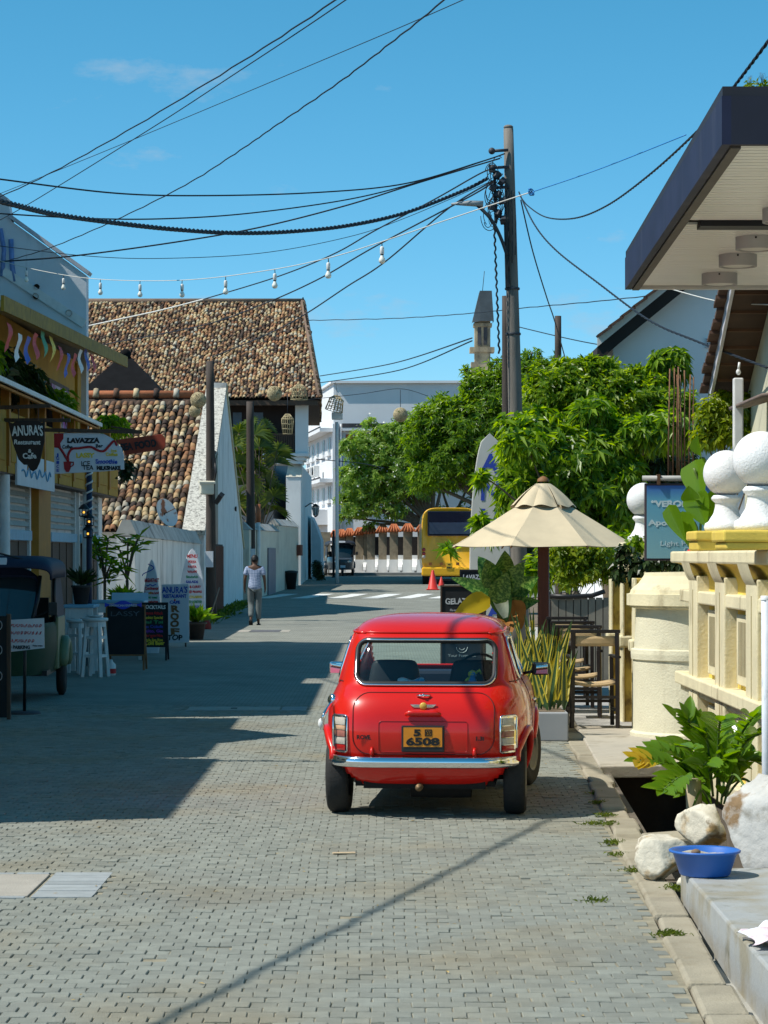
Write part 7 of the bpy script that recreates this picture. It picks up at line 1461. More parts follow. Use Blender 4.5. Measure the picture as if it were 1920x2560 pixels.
# background greenery closing the gap beyond the bus
d = 130
tree('background_tree', 'dark tree filling the space behind the yellow bus', (PX(1180, d), d, gz(d)), [LB(1090, 1190, d, 80, 60, 260), LB(1190, 1180, d, 90, 70, 320), LB(1290, 1230, d, 90, 100, 260), LB(1180, 1320, d, 120, 60, 240), LB(1330, 1330, d, 130, 80, 240)], 7, .34, .12, lf_mango, trunk_r=.25, droop=.3)
d = 62
tree('background_bush', 'dark hedge closing the gap behind the cafe corner', (PX(1400, d), d, .05), [LB(1330, 1400, d, 90, 90, 200), LB(1460, 1380, d, 100, 110, 240), LB(1580, 1380, d, 100, 110, 220), LB(1260, 1330, d, 60, 80, 140)], 7, .26, .09, lf_dark, cat='bush', trunk_r=.1, droop=.3)

# weeds in the paving and along the kerb, scattered dry leaves
T = []
for x, y, n in ((1510, 2040, 16), (1520, 2062, 14), (1535, 2110, 20), (1480, 2062, 8), (1500, 2010, 16), (1495, 1985, 14), (1580, 2180, 10), (1675, 2340, 20), (1490, 2255, 8), (1545, 2140, 8), (1690, 2225, 14)):
    dd = H * F / (y - HY); c = np.array([PX(x, dd), dd, .0]); k = n * 7; p = c + rng.normal(0, 1, (k, 3)) * [.035, .045, 0]; dr = unit(rng.normal(0, .7, (k, 3)) * [1, 1, 0] + [0, 0, 1]); T.append(leaf_arrays(p, dr, unit(rng.normal(0, 1, (k, 3))), rng.uniform(.02, .055, k), .008, droop=.3))
for q in range(34):
    a = rng.uniform(0, 1); p0_ = np.array([-4.8 + .25 * rng.uniform(-.3, .5), 50 + 33 * a, gz(50 + 33 * a)]); k = 60; p = p0_ + rng.normal(0, 1, (k, 3)) * [.18, .4, 0]; dr = unit(rng.normal(0, .6, (k, 3)) * [1, 1, 0] + [0, 0, 1]); T.append(leaf_arrays(p, dr, unit(rng.normal(0, 1, (k, 3))), rng.uniform(.12, .36, k), .05, droop=.3))
off = 0; V, Fa = [], []
for v, f in T: V.append(v); Fa.append(f + off); off += len(v)
np_mesh('weeds', np.concatenate(V), np.concatenate(Fa), leaf_mat('weed', (.05, .09, .01), (.16, .20, .02), .35, .5), None, k=3, label='grass and weeds growing in joints and along walls', cat='weeds', kind='stuff')
n = 90; yy = rng.uniform(9, 24, n); xx = np.array([rng.uniform(-.15 * y, kerb_x(y) - .1) for y in yy]); p = np.stack([xx, yy, np.full(n, .006)], 1); dr = unit(rng.normal(0, 1, (n, 3)) * [1, 1, .05]); v, f = leaf_arrays(p, dr, np.tile([0, 0, 1.], (n, 1)), rng.uniform(.015, .045, n), rng.uniform(.006, .016, n), droop=0)
np_mesh('fallen_leaves', v, f, M('dry_leaf', (.38, .26, .08), .8, .2, rnd=.4), None, k=3, label='small dry leaves and litter scattered on the paving', cat='litter', kind='stuff')

# ================================================================== tall pole, wires, bulbs, rattan lanterns
m_cpole = M('grey_pole', (.17, .155, .135), .9, .3, 3, stretch=(5, 5, .5), bump=.6, bs=25)
m_wire = M('cable_black', (.012, .018, .028), .6, .1); m_wirew = M('cable_white', (.6, .6, .56), .6, .1); m_iron = M('pole_iron', (.04, .045, .055), .6, .2)
PDp = 42.0
pt_, pb_ = P(1271, 322, PDp), Vector((PX(1303, PDp), PDp, 0))
up_ = pole('utility_pole', 'tall weathered grey pole with tangled cables rising out of the shrubs', pb_, pt_, .155, .085, m_cpole, 18)
def pp(y, off=0): t_ = (y - 322) / (1640 - 322); return P(1271 + 32 * t_ + off, y, PDp)
b = MB(); b.sphere(pp(318), .085, 12, 8, (1, 1, .5)); mk('rounded_top', b, m_cpole, up_)
for y in (378, 420, 470): b = MB(); q = pp(y); b.tube([q + Vector((-.02, -.12, 0)), q + Vector((-.30, -.14, -.02))], .028, 6); b.sphere(q + Vector((-.30, -.14, -.02)), .06, 10, 8); mk('insulator', b, m_iron, up_)
b = MB(); b.beam(pp(430, -38) + Vector((0, -.1, 0)), pp(560, -38) + Vector((0, -.1, 0)), .05, .05); mk('cable_rack', b, m_iron, up_)
for k in range(9): b = MB(); q = pp(425 + k * 16, -44 + 12 * (k % 3)) + Vector((0, -.14, 0)); b.cbox(q, (.11, .09, .13), (k * .4, k * .3, k)); mk('junction_box', b, m_iron, up_, bevel=.012)
for k in range(24):
    b = MB(); q = pp(470 + rng.uniform(-50, 90), -40 + rng.normal(0, 10)) + Vector((0, -.17, 0)); r_ = rng.uniform(.07, .2); a0 = rng.uniform(0, 6)
    b.tube([q + Vector((r_ * .75 * math.cos(a0 + t_), rng.normal(0, .01), r_ * 1.3 * math.sin(a0 + t_))) for t_ in np.linspace(0, 4.6, 18)], .007, 4); mk('cable_loop', b, m_wire, up_)
b = MB(); b.tube(smooth_path([pp(640, -12) + Vector((0, -.12, 0)), P(1250, 590, PDp - .2), P(1225, 545, PDp - .3), P(1190, 510, PDp - .3)], 5), .03, 8); arm = mk('lamp_arm', b, m_iron, up_)
b = MB(); b.tube([P(1208, 510, PDp - .3), P(1170, 508, PDp - .3), P(1128, 510, PDp - .3)], [.055, .05, .015], 8); mk('lamp_head', b, M('lamp_grey', (.3, .32, .33), .5, .1), arm)
b = MB(); b.beam(pp(560, -12) + Vector((0, -.1, 0)), pp(720, -12) + Vector((0, -.1, 0)), .07, .08); mk('conduit_box', b, m_black, up_)
for k in range(4): b = MB(); q = pp(480, 8 - 6 * k) + Vector((0, -.15, 0)); b.tube(smooth_path([q, pp(560, 12 - 9 * k) + Vector((0, -.16, 0)), pp(640 + 20 * k, 8 - 8 * k) + Vector((0, -.15, 0))], 5), .008, 4); mk('cable_tail', b, m_wire, up_)
for y in (722, 835): b = MB(); q = pp(y); b.lathe([(.125, -.02), (.132, 0), (.125, .02)], q, 16); mk('band', b, m_iron, up_)
pole('utility_pole', 'slim dark pole standing right behind the tall grey pole', Vector((PX(1268, 60), 60, 0)), P(1264, 740, 60), .13, .09, m_pole)
pole('utility_pole', 'short dark pole above the leafy tree, beside the white gable', Vector((PX(1397, 52), 52, 0)), P(1395, 790, 52), .08, .07, m_pole)
far_p = pole('utility_pole', 'white post carrying a tilted basket lantern before the white block', Vector((PX(843, 100), 100, .55)), P(842, 1055, 100), .075, .07, m_whpaint)
b = MB(); b.cbox(P(843, 1040, 100), (.45, .3, .3)); mk('post_box', b, m_whpaint, far_p, bevel=.03)

def wire(label, pts, r=.011, mat=None, twist=0, n=6, wav=0, cat='cable', name='overhead_cable', ext=0):
    wp = [P(x, y, d_) for x, y, d_ in pts]
    if ext: wp = [wp[1] + (wp[1] - wp[2]).normalized() * q + Vector((0, 0, .006 * q ** 1.5)) for q in (21, 12, 5)] + wp[1:]
    path = smooth_path(wp, 10); b = MB()
    if wav: path = [p + Vector((0, 0, wav * math.sin(i * 2.1) * (.4 + rng.random()))) for i, p in enumerate(path)]
    if twist:
        fine = []; 
        for a, c in zip(path[:-1], path[1:]): fine += [a.lerp(c, k / 6) for k in range(6)]
        for s in range(3):
            b2 = MB(); L = 0; pts2 = []
            for i, p in enumerate(fine):
                if i: L += (p - fine[i - 1]).length
                a = L * twist + s * 2.094; t_ = (fine[min(i + 1, len(fine) - 1)] - fine[max(i - 1, 0)]).normalized(); e1 = t_.cross(Vector((0, 0, 1))).normalized(); e2 = e1.cross(t_); pts2.append(p + (e1 * math.cos(a) + e2 * math.sin(a)) * r)
            b.tube(pts2, r * .95, 5)
    else: b.tube(path, r, n)
    return mk(name, b, mat or m_wire, None, label=label, cat=cat, group='overhead cables across the street')
pe = 41.8
wire('wavy double cable entering at the top of the sky, nearest the left', [(900, -40, 21), (839, 0, 22), (579, 170, 26.5), (289, 344, 31), (80, 456, 35), (-60, 515, 37)], .008, wav=.006, ext=22)
wire('thin cable running close below the wavy double cable', [(925, -40, 21), (864, 0, 22), (579, 190, 26.5), (376, 322, 30), (65, 514, 36), (-60, 580, 38)], .006, ext=22)
wire('faintest straight wire crossing the upper sky', [(1250, -45, 22), (1157, 0, 23), (760, 170, 28), (369, 334, 33), (110, 440, 37), (-40, 500, 39)], .0045, ext=22)
wire('long wavy cable sweeping from the sky centre to the yellow eave', [(1150, -50, 20), (1110, 0, 21), (962, 119, 24), (832, 217, 26), (694, 311, 29), (600, 376, 31), (463, 463, 34), (289, 550, 38), (130, 618, 42), (22, 651, 45)], .008, wav=.006, ext=22)
wire('uppermost sagging cable from the tall pole across to the left', [(-40, 443, 34), (0, 448, 34.5), (289, 483, 36.5), (521, 489, 38), (796, 481, 39.5), (1013, 459, 40.5), (1200, 405, 41.6), (1262, 384, pe)], .013)
wire('second sagging cable from the tall pole, just above the thick one', [(-40, 531, 36), (0, 534, 36), (217, 546, 37), (405, 547, 38), (615, 534, 39), (868, 499, 40), (1049, 454, 41), (1252, 388, pe)], .012)
wire('cable from the tall pole crossing under the thick bundle to the yellow eave', [(0, 654, 40), (181, 640, 40.3), (434, 606, 40.7), (651, 568, 41), (868, 513, 41.2), (1049, 456, 41.5), (1250, 396, pe)], .014)
wire('thick twisted black cable bundle sagging across the street', [(-60, 488, 24), (29, 510, 25), (145, 537, 27), (289, 557, 29), (434, 573, 31), (579, 582, 33), (723, 579, 35), (868, 564, 37), (1013, 532, 39), (1157, 477, 41), (1218, 446, pe)], .017, twist=14)
wire('thin grey wire sagging below the thick twisted bundle', [(0, 615, 38), (217, 640, 38.5), (405, 646, 39), (651, 633, 40), (868, 593, 41), (1013, 545, 41.3), (1235, 450, pe)], .006)
wire('cable from the pole that ends in a pale conduit over the tiled roof', [(1240, 420, pe), (1200, 434, 42), (1085, 499, 44), (940, 575, 46), (832, 636, 48), (687, 694, 51), (506, 749, 54)], .013)
wire('pale conduit length ending at the white end wall', [(520, 746, 53.8), (506, 749, 54), (400, 776, 55.5), (289, 800, 57), (215, 816, 58)], .017, m_wirew)
wire('cable from the pole crossing the big tiled roof at mid height', [(1238, 440, pe), (1200, 477, 42.5), (940, 615, 47), (796, 698, 50), (651, 763, 53), (500, 815, 57), (222, 868, 62)], .014)
wire('lowest cable from the pole running down over the big tiled roof', [(1236, 450, pe), (1121, 521, 44), (962, 655, 47), (868, 716, 50), (759, 788, 53), (670, 835, 56), (530, 893, 60)], .014)
wire('bundle sweeping from the pole up to the canopy corner', [(1300, 490, pe), (1320, 515, 40), (1365, 543, 36), (1435, 546, 31), (1516, 515, 27), (1620, 440, 23), (1736, 335, 19.5), (1805, 255, 17), (1920, 104, 14), (1990, 0, 13)], .006, twist=9)
wire('cable falling from the pole to the brown eaves of the cream house', [(1297, 480, pe), (1335, 560, 38.5), (1389, 625, 36), (1493, 706, 32), (1620, 799, 28), (1736, 851, 25.5), (1920, 920, 22)], .007, twist=9)
wire('stay wire dropping steeply from the pole into the leafy tree', [(1302, 500, pe), (1331, 625, 42.5), (1366, 741, 44), (1389, 810, 46), (1425, 940, 49)], .012)
wire('level wire crossing behind the pole at belfry height', [(770, 801, 70), (984, 796, 68), (1157, 785, 66), (1308, 770, 62), (1505, 752, 55), (1690, 732, 49)], .012, wav=.006)
wire('blue nylon line from the knot to the canopy', [(1330, 480, 20.2), (1500, 422, 19.6), (1715, 337, 18.5)], .0045, M('blue_line', (.03, .22, .55), .5, .1), cat='line')
wire('upper far cable meeting the mansion eave', [(800, 940, 98), (984, 908, 85), (1180, 845, 62)], .018)
wire('lower far cable meeting the mansion eave', [(800, 957, 98), (1000, 925, 85), (1180, 852, 62)], .018)
wire('cable running from the slim dark pole towards the white gable', [(1275, 812, 60), (1400, 842, 56), (1500, 862, 52), (1632, 880, 49)], .012)
wire('pale wire under the canopy crossing to the brown eaves', [(1675, 722, 26), (1800, 754, 24), (1930, 762, 22)], .006, m_wirew)
wire('low cable over the far crossing to the flowering tree', [(790, 1148, 100), (900, 1158, 104), (960, 1170, 108)], .02)
wire('lamp cable stretched over the far street', [(760, 1000, 70), (900, 985, 70), (1000, 972, 70), (1070, 990, 70)], .009)
def shadow_cable(t_, z): return Vector((-.83 + 1.87 * t_ - z * KX, 8.96 + 6.82 * t_ - z * KY, z))
b = MB(); path = smooth_path([shadow_cable(-1.6, 6.3), shadow_cable(-.8, 5.8), shadow_cable(0, 5.6), shadow_cable(.5, 5.8), shadow_cable(1.0, 6.2), shadow_cable(1.4, 6.8), Vector((-5.2, 24, 8.0)), Vector((-7.6, 32.6, 9.0))], 14); b.tube([p + Vector((0, 0, .012 * math.sin(i * 1.9))) for i, p in enumerate(path)], .021, 6)
mk('overhead_cable', b, m_wire, None, label='heavy cable overhead whose shadow crosses the foreground setts', cat='cable', group='overhead cables across the street')
# twisted lead hanging down the pole
b = MB(); path = [pp(560 + k * 30, -42) + Vector((.003 * k, -.1, 0)) for k in range(12)]; b.tube([p + Vector((.012 * math.cos(i * 1.5), .012 * math.sin(i * 1.5), 0)) for i, p in enumerate([path[j].lerp(path[j + 1], k / 6) for j in range(11) for k in range(6)])], .017, 6); mk('hanging_lead', b, m_wire, up_)

# string of white bulbs
sp_px = [(-30, 645, 37), (7, 654, 36.5), (108, 678, 35), (224, 696, 33.2), (362, 702, 31.2), (506, 697, 29), (687, 673, 26.6), (832, 642, 24.8), (955, 604, 23.3), (1200, 522, 21.1), (1328, 480, 20.2)]
wire('white string-light cord sagging from the yellow eave to the knot', sp_px, .0048, m_wirew, cat='light string', name='festoon_string')
b = MB(); q = P(1328, 480, 20.2); [b.tube([q + Vector((.022 * math.cos(t_ + k), .02 * math.sin(t_ * 1.7 + k), .026 * math.sin(t_))) for t_ in np.linspace(0, 6.3, 14)], .005, 4) for k in range(4)]; mk('cord_knot', b, M('blue_line'), None, label='blue knot joining the light cord to the blue line', cat='knot')
cord = smooth_path([P(x, y, d_) for x, y, d_ in sp_px], 24)
m_bulb = M('bulb_milk', (.78, .78, .70), .25, .04, 5, coat=.4)
t0 = None
for k, x in enumerate((68, 157, 252, 352, 457, 565, 688, 818, 955)):
    c = min(cord, key=lambda p: abs(960 + p.x * F / p.y - x)); lb = '%s white bulb of the string counted from the yellow eave' % ('first', 'second', 'third', 'fourth', 'fifth', 'sixth', 'seventh', 'eighth', 'ninth')[k]
    if t0 is None:
        t0 = thing('light_bulb', lb, 'light bulb', c, 'white bulbs on the light string'); c0 = c
        b = MB(); b.tube([c, c + Vector((.004, 0, -.05))], .005, 5); mk('lead', b, m_wire, t0)
        b = MB(); b.lathe([(.006, -.045), (.016, -.05), (.02, -.06), (.02, -.115), (.017, -.12)], c, 14); mk('holder', b, m_whpaint, t0)
        b = MB(); b.lathe([(.016, -.118), (.017, -.125), (.016, -.13)], c, 14); mk('collar', b, m_black, t0)
        b = MB(); b.lathe([(.014, -.13), (.018, -.145), (.029, -.165), (.032, -.18), (.029, -.195), (.018, -.208), (.001, -.212)], c, 18); mk('globe', b, m_bulb, t0)
    else: o = copy_tree(t0); o['label'] = lb; o.location = c; o.rotation_euler = (0, 0, k)

m_ratt = M('rattan', (.40, .33, .19), .8, .2, 10)
def rattan_ball(label, c, r, n=46, sq=1.0):
    t = thing('rattan_lantern', label, 'lantern', c, 'rattan lanterns hung over the street'); b = MB()
    for k in range(n):
        a = Vector(rng.normal(0, 1, 3)).normalized(); e1 = a.orthogonal().normalized(); e2 = a.cross(e1); s = rng.uniform(0, 6); b.tube([Vector(c) + Vector(((e1 * math.cos(s + u) + e2 * math.sin(s + u)).x, (e1 * math.cos(s + u) + e2 * math.sin(s + u)).y, sq * (e1 * math.cos(s + u) + e2 * math.sin(s + u)).z)) * r for u in np.linspace(0, 6.28, 15)], r * .035, 4)
    mk('woven_shell', b, m_ratt, t); b = MB(); b.tube([Vector(c) + Vector((0, 0, r * sq)), Vector(c) + Vector((0, 0, r * sq + .5))], .008, 4); mk('cord', b, m_wire, t); return t
def rattan_basket(label, c, rt, rb, h, tilt=(0, 0, 0)):
    t = thing('rattan_lantern', label, 'lantern', c, 'rattan lanterns hung over the street'); rot = Euler(tilt).to_matrix(); b = MB(); c = Vector(c); prof = [(rt * .35, h * .5), (rt, h * .25), (rt * .98, h * .1), (rb, -h * .5)]
    for j in range(16): a = j * math.pi / 8; b.tube([c + rot @ Vector((r * math.cos(a), r * math.sin(a), z)) for r, z in prof], rt * .05, 4)
    for r, z in ((rt * .35, h * .5), (rt * .7, h * .37), (rt, h * .25), (rt * .95, 0), (rt * .88, -h * .25), (rb, -h * .5)): b.tube([c + rot @ Vector((r * math.cos(a), r * math.sin(a), z)) for a in np.linspace(0, 6.2832, 19)], rt * .05, 4)
    mk('woven_shell', b, m_ratt, t); b = MB(); b.tube([c + rot @ Vector((0, 0, h * .5)), c + Vector((0, 0, h * .5 + .55))], .01, 4); mk('cord', b, m_wire, t); return t
rattan_ball('round rattan lantern before the wide tiled roof, near its lower edge', P(686, 984, 66), .20)
rattan_ball('larger of two rattan balls on the dark pole before the gable', P(496, 1000, 62), .20)
rattan_ball('lower smaller rattan ball tucked under the larger one', P(487, 1028, 62), .15)
rattan_ball('straw-coloured ball lantern over the crossing before the flowering tree', P(1001, 1037, 68), .20, 60)
rattan_basket('rattan basket lantern at the corner of the wide tiled roof', P(748, 980, 68), .19, .24, .42)
rattan_basket('hanging rattan cage lantern before the dark balcony', P(719, 1060, 68), .17, .13, .55)
rattan_basket('tilted rattan basket on top of the white post', P(839, 1008, 99.6), .30, .36, .62, (R(10), R(14), 0))

# ================================================================== walking man
def skinned(name, pts, edges, rad, mat, parent, sub=2):
    me = bpy.data.meshes.new(name); me.from_pydata([tuple(p) for p in pts], edges, []); me.materials.append(mat)
    o = bpy.data.objects.new(name, me); COL.objects.link(o); o.parent = parent; bm = bmesh.new(); bm.from_mesh(me); ly = bm.verts.layers.skin.verify(); bm.to_mesh(me); bm.free()
    for i, r in enumerate(rad): me.skin_vertices[0].data[i].radius = (r if hasattr(r, '__len__') else (r, r))
    me.skin_vertices[0].data[0].use_root = True
    s = o.modifiers.new('skin', 'SKIN'); s.use_smooth_shade = True; s.branch_smoothing = .6; u = o.modifiers.new('sub', 'SUBSURF'); u.levels = sub; u.render_levels = sub; ORG[o] = ORG[parent]; return o
def man():
    t = thing('person', 'man in pale checked shirt and grey trousers walking away down the street', 'person'); ORG[t] = Vector()
    sk = M('brown_skin', (.10, .05, .03), .6, .1)
    V = [(0, 0, .93)]; Rd = [(.13, .10)]; E = []
    def ad(p, r, parent): V.append(p); Rd.append(r); E.append((parent, len(V) - 1)); return len(V) - 1
    sp = ad((0, .01, 1.12), (.13, .09), 0); ch = ad((0, 0, 1.34), (.15, .10), sp); nk = ad((0, .005, 1.46), .052, ch); hd = ad((0, .025, 1.565), (.072, .088), nk); ad((0, .02, 1.655), (.062, .075), hd); ad((0, .125, 1.56), .012, hd)
    for s in (-1, 1): ad((s * .082, .02, 1.56), .014, hd)
    for s in (-1, 1):
        sh = ad((s * .17, 0, 1.40), .055, ch); el = ad((s * .235, -.02, 1.13), .040, sh); wr = ad((s * .25, .06, .90), .027, el); pm = ad((s * .25, .075, .84), (.018, .036), wr)
        for k in range(4): q = ad((s * .247, .05 + .017 * k, .79), .009, pm); ad((s * .238, .055 + .017 * k, .755 + .006 * abs(k - 1.5)), .008, q)
        q = ad((s * .235, .11, .82), .010, pm); ad((s * .225, .115, .79), .009, q)
    for s, ky, ay, az in ((-1, .05, -.16, .13), (1, .02, .03, .075)):
        hp = ad((s * .09, 0, .88), .085, 0); kn = ad((s * .088, ky, .49), .055, hp); an = ad((s * .085, ay, az), .036, kn); ad((s * .09, ay + (.06 if s < 0 else .15), az - .055 - (.03 if s < 0 else 0)), (.038, .025), an)
    skinned('body', V, E, Rd, sk, t)
    V2 = [(0, .005, .82), (0, .01, .98), (0, .01, 1.14), (0, 0, 1.36), (0, .0, 1.435)]; R2 = [(.19, .145), (.18, .135), (.175, .125), (.185, .12), (.075, .07)]; E2 = [(0, 1), (1, 2), (2, 3), (3, 4)]
    for s in (-1, 1): V2 += [(s * .18, 0, 1.395), (s * .225, -.012, 1.19)]; R2 += [.082, .074]; E2 += [(3, len(V2) - 2), (len(V2) - 2, len(V2) - 1)]
    shm = bpy.data.materials.new('checked_shirt'); shm.use_nodes = True; n = shm.node_tree.nodes; L = shm.node_tree.links; tcn = n.new('ShaderNodeTexCoord'); mp_ = n.new('ShaderNodeMapping'); mp_.inputs['Rotation'].default_value = (0, R(45), 0); ck = n.new('ShaderNodeTexChecker'); ck.inputs['Scale'].default_value = 22; ck.inputs[1].default_value = (.36, .42, .56, 1); ck.inputs[2].default_value = (.22, .28, .42, 1); L.new(tcn.outputs['Object'], mp_.inputs[0]); L.new(mp_.outputs[0], ck.inputs[0]); L.new(ck.outputs[0], n['Principled BSDF'].inputs['Base Color']); n['Principled BSDF'].inputs['Roughness'].default_value = .9
    skinned('shirt', V2, E2, R2, shm, t)
    V3 = [(0, 0, .97)]; R3 = [(.15, .115)]; E3 = []
    for s, ky, ay, az in ((-1, .05, -.15, .19), (1, .02, .025, .13)):
        i = len(V3); V3 += [(s * .09, 0, .85), (s * .09, ky, .49), (s * .087, ay, az)]; R3 += [.105, .083, .066]; E3 += [(0, i), (i, i + 1), (i + 1, i + 2)]
    skinned('trousers', V3, E3, R3, M('grey_trousers', (.13, .15, .15), .9, .2, 12), t)
    b = MB(); b.sphere((0, .012, 1.61), .098, 18, 12, (.92, 1.02, 1.0)); 
    b.v = [(x, y - (.012 if z < 1.6 else 0), z if z > 1.545 else 1.545 + (z - 1.545) * .3) for x, y, z in b.v]; mk('hair', b, M('black_hair', (.010, .009, .009), .6, .2), t)
    for s, ay, az, rx in ((-1, -.12, .045, R(-38)), (1, .06, .018, 0)): b = MB(); b.cbox((s * .09, ay, az), (.095, .26, .03), (rx, 0, 0)); mk('sandal', b, m_black, t, bevel=.012)
    return t
mn = man(); mn.location = (PX(637, 60.4), 60.4, 0); mn.scale = (1.02, 1.02, 1.02)

# ================================================================== furniture and boards before the restaurant
def stool(label, x, d, rot, h=.84):
    t = thing('bar_stool', label, 'stool', (PX(x, d), d, 0), 'white bar stools before the restaurant'); c = ORG[t]; g_ = m_whpaint
    b = MB(); b.lathe([(.001, h - .05), (.17, h - .05), (.185, h - .035), (.185, h - .008), (.165, h), (.001, h - .006)], c, 26); mk('seat', b, g_, t)
    b = MB(); b.lathe([(.145, h - .13), (.15, h - .05)], c, 20); mk('apron', b, g_, t)
    for k in range(4):
        a = rot + k * math.pi / 2; b = MB(); b.beam(c + Vector((.20 * math.cos(a), .20 * math.sin(a), 0)), c + Vector((.13 * math.cos(a), .13 * math.sin(a), h - .06)), .05, .05); mk('leg', b, g_, t, bevel=.006)
        for z, r in ((.30, .178), (.56, .155)): a2 = a + math.pi / 2; b = MB(); b.beam(c + Vector((r * math.cos(a), r * math.sin(a), z)), c + Vector((r * math.cos(a2), r * math.sin(a2), z)), .03, .04); mk('stretcher', b, g_, t)
stool('white bar stool with a dish on its seat, beside the chalkboard', 238, 34.6, .5); stool('white bar stool behind the one with the dish', 198, 35.4, .2, .80)
c = Vector((PX(238, 34.6), 34.6, .838)); b = MB(); b.lathe([(.001, 0), (.07, 0), (.12, .03), (.125, .035), (.115, .032), (.07, .012), (.001, .012)], c, 20); mk('dish', b, m_whpaint, None, label='white dish on the bar stool seat', cat='dish')
def table(label, x0, x1, d, z, m_top, dp=.7):
    t = thing('counter_table', label, 'table', (PX((x0 + x1) / 2, d), d, 0)); xa, xb = PX(x0, d), PX(x1, d); b = MB(); b.box(xa, xb, d, d + dp, z - .05, z); mk('top', b, m_top, t, bevel=.01)
    b = MB(); b.box(xa + .05, xb - .05, d + .04, d + .07, z - .20, z - .05); mk('apron', b, m_whpaint, t)
    for x in (xa + .06, xb - .06):
        for y in (d + .06, d + dp - .06): b = MB(); b.box(x - .035, x + .035, y - .035, y + .035, 0, z - .05); mk('leg', b, m_whpaint, t)
    return t
table('white counter table with a pale blue top beside the three-wheeler', 158, 235, 35.8, 1.0, m_lblue); table('longer blue-topped table behind the chalkboards', 215, 360, 40.2, .98, m_lblue); 
b = MB(); q = P(325, 1500, 41.5); b.cbox(q, (.62, .4, .02), (R(35), 0, R(5))); mk('menu_stand', b, M('menu_white', (.5, .55, .62), .5, .1), None, label='slanted white menu sheet above the blue-topped table', cat='menu')
# tall chalkboard with blue crest
CD = 36.6; lbd = chalk('chalkboard', 'large brown-framed chalkboard with blue ribbon crest beside the stools', 264, 364, 1512, 1640, CD, [('LASSY', 312, 1540, 12, 72, 0, M('faint_chalk', (.10, .13, .15), .9, .2))], m_brown)
b = MB(); b.prism([P(262 + 92 * v, 1512 + 5 * math.sin(v * 9.4) - 6, CD) - Vector((0, .02, 0)) for v in np.linspace(0, 1, 14)] + [P(354 - 92 * v, 1512 - 5 * math.sin(v * 9.4) + 6, CD) - Vector((0, .02, 0)) for v in np.linspace(0, 1, 14)], (0, .025, 0)); mk('ribbon_crest', b, M('crest_blue', (.03, .06, .55), .5, .05), lbd)
stext(lbd, 'AMERICAN EXPRESS', 308, 1516, CD, 5, m_whiteP, 70, .1, off=.024)
chalk('chalkboard', 'black cocktail list board with coloured lettering', 352, 420, 1506, 1618, 40.0, [('COCKTAILS', 385, 1522, 9, 58, .5, m_whiteP)] + [(s, 380, 1536 + 11.2 * k, 7, 54, .3, mt) for k, (s, mt) in enumerate((('Coconut Attack', m_redP), ('Srilankan Special', m_yellowP), ('Mai Tai', m_greenP), ('Pina Colada', m_blueP), ('Mojito, Gin', m_purpleP), ('Margarita', m_redP), ('Tequila Sun Rise', m_yellowP)))] + [('Cold Beer', 386, 1612, 9, 50, .8, m_yellowP)], m_slate)
o = board('banner_sign', 'white roof-top banner sign with large dark capitals', [(404, 1461), (472, 1460), (473, 1606), (404, 1607)], 46.0, m_signw)
for s, y, h, wd, mt in (("ANURA'S", 1482, 15, 64, m_blueP), ('RESTAURANT', 1494, 8, 58, m_blueP), ('&', 1502, 5, 5, m_redP), ('CAFE', 1509, 7, 26, m_blueP), ('TOP', 1600, 13, 38, m_blackP)): stext(o, s, 437, y, 46.0, h, mt, wd, .6)
for k, ch_ in enumerate('ROOF'): stext(o, ch_, 437, 1529 + 19 * k, 46.0, 15, m_brown, 22, 1.2)
b = MB(); [b.beam(P(x, 1607, 46.03), Vector((PX(x, 46), 46.03, 0)), .03, .03) for x in (412,)]; mk('leg', b, m_wood, o); b = MB(); b.beam(P(464, 1607, 46.03), Vector((PX(464, 46), 46.03, 0)), .03, .03); mk('leg', b, m_wood, o)
o = surf('surfboard', 'white breakfast surfboard sign behind the cocktail board', 355, 402, 1398, 1640, 43.0, m_signw, .03)
for s, y, h, wd, mt in (('BREAKFAST', 1455, 9, 36, m_redP), ('Continental', 1474, 7, 34, m_redP), ('Smoothie bowl', 1485, 6, 36, m_redP), ('Oat meal', 1496, 6, 28, m_greenP), ('Omelettes', 1507, 6, 32, m_redP)): stext(o, s, 379, y, 43.0, h, mt, wd, .4, off=-.02)
b = MB(); b.tube([P(370 + 14 * math.sin(v * 5), 1410 + 30 * v, 43) - Vector((0, -.02, 0)) for v in np.linspace(0, 1, 16)], .008, 4); b.tube([P(366 + 24 * v, 1463 + 2 * math.sin(v * 12), 43) - Vector((0, -.025, 0)) for v in np.linspace(0, 1, 14)], .008, 4); mk('painted_scroll', b, m_blueP, o)
o = surf('surfboard', 'tall pointed menu surfboard leaning by the dark pole', 449, 511, 1371, 1574, 56.0, m_signw, .03)
for k, (s, wd, mt) in enumerate((('MENU', 26, m_redP), ('PIZZA', 20, m_redP), ('PASTA', 22, m_redP), ('WRAPS', 24, m_redP), ('Sandwich', 30, m_greenP), ('SALADS', 30, m_blueP), ('RICE & CURRY', 44, m_redP), ('DEVILLED PRAWNS', 48, m_redP), ('FRIED CALAMARI', 50, m_yellowP), ('GRILLED LOBSTER', 50, m_greenP), ('MIXED SEAFOOD', 50, m_blueP), ('FISH', 16, m_redP))): stext(o, s, 480, 1395 + 12.5 * k, 56.0, 9 if k == 0 else 6, mt, wd, .4, off=-.05 + .004 * k)
t = thing('prop_pole', 'slanted stick with a cloth resting against the dark pole', 'stick', P(508, 1570, 57)); b = MB(); b.tube([P(515, 1578, 57), P(548, 1470, 60)], .02, 6); mk('stick', b, m_bark, t); b = MB(); b.sphere(P(517, 1568, 57), .12, 10, 8, (.9, .9, 1.4)); mk('red_cloth', b, M('maroon', (.18, .03, .025), .9, .2), t)
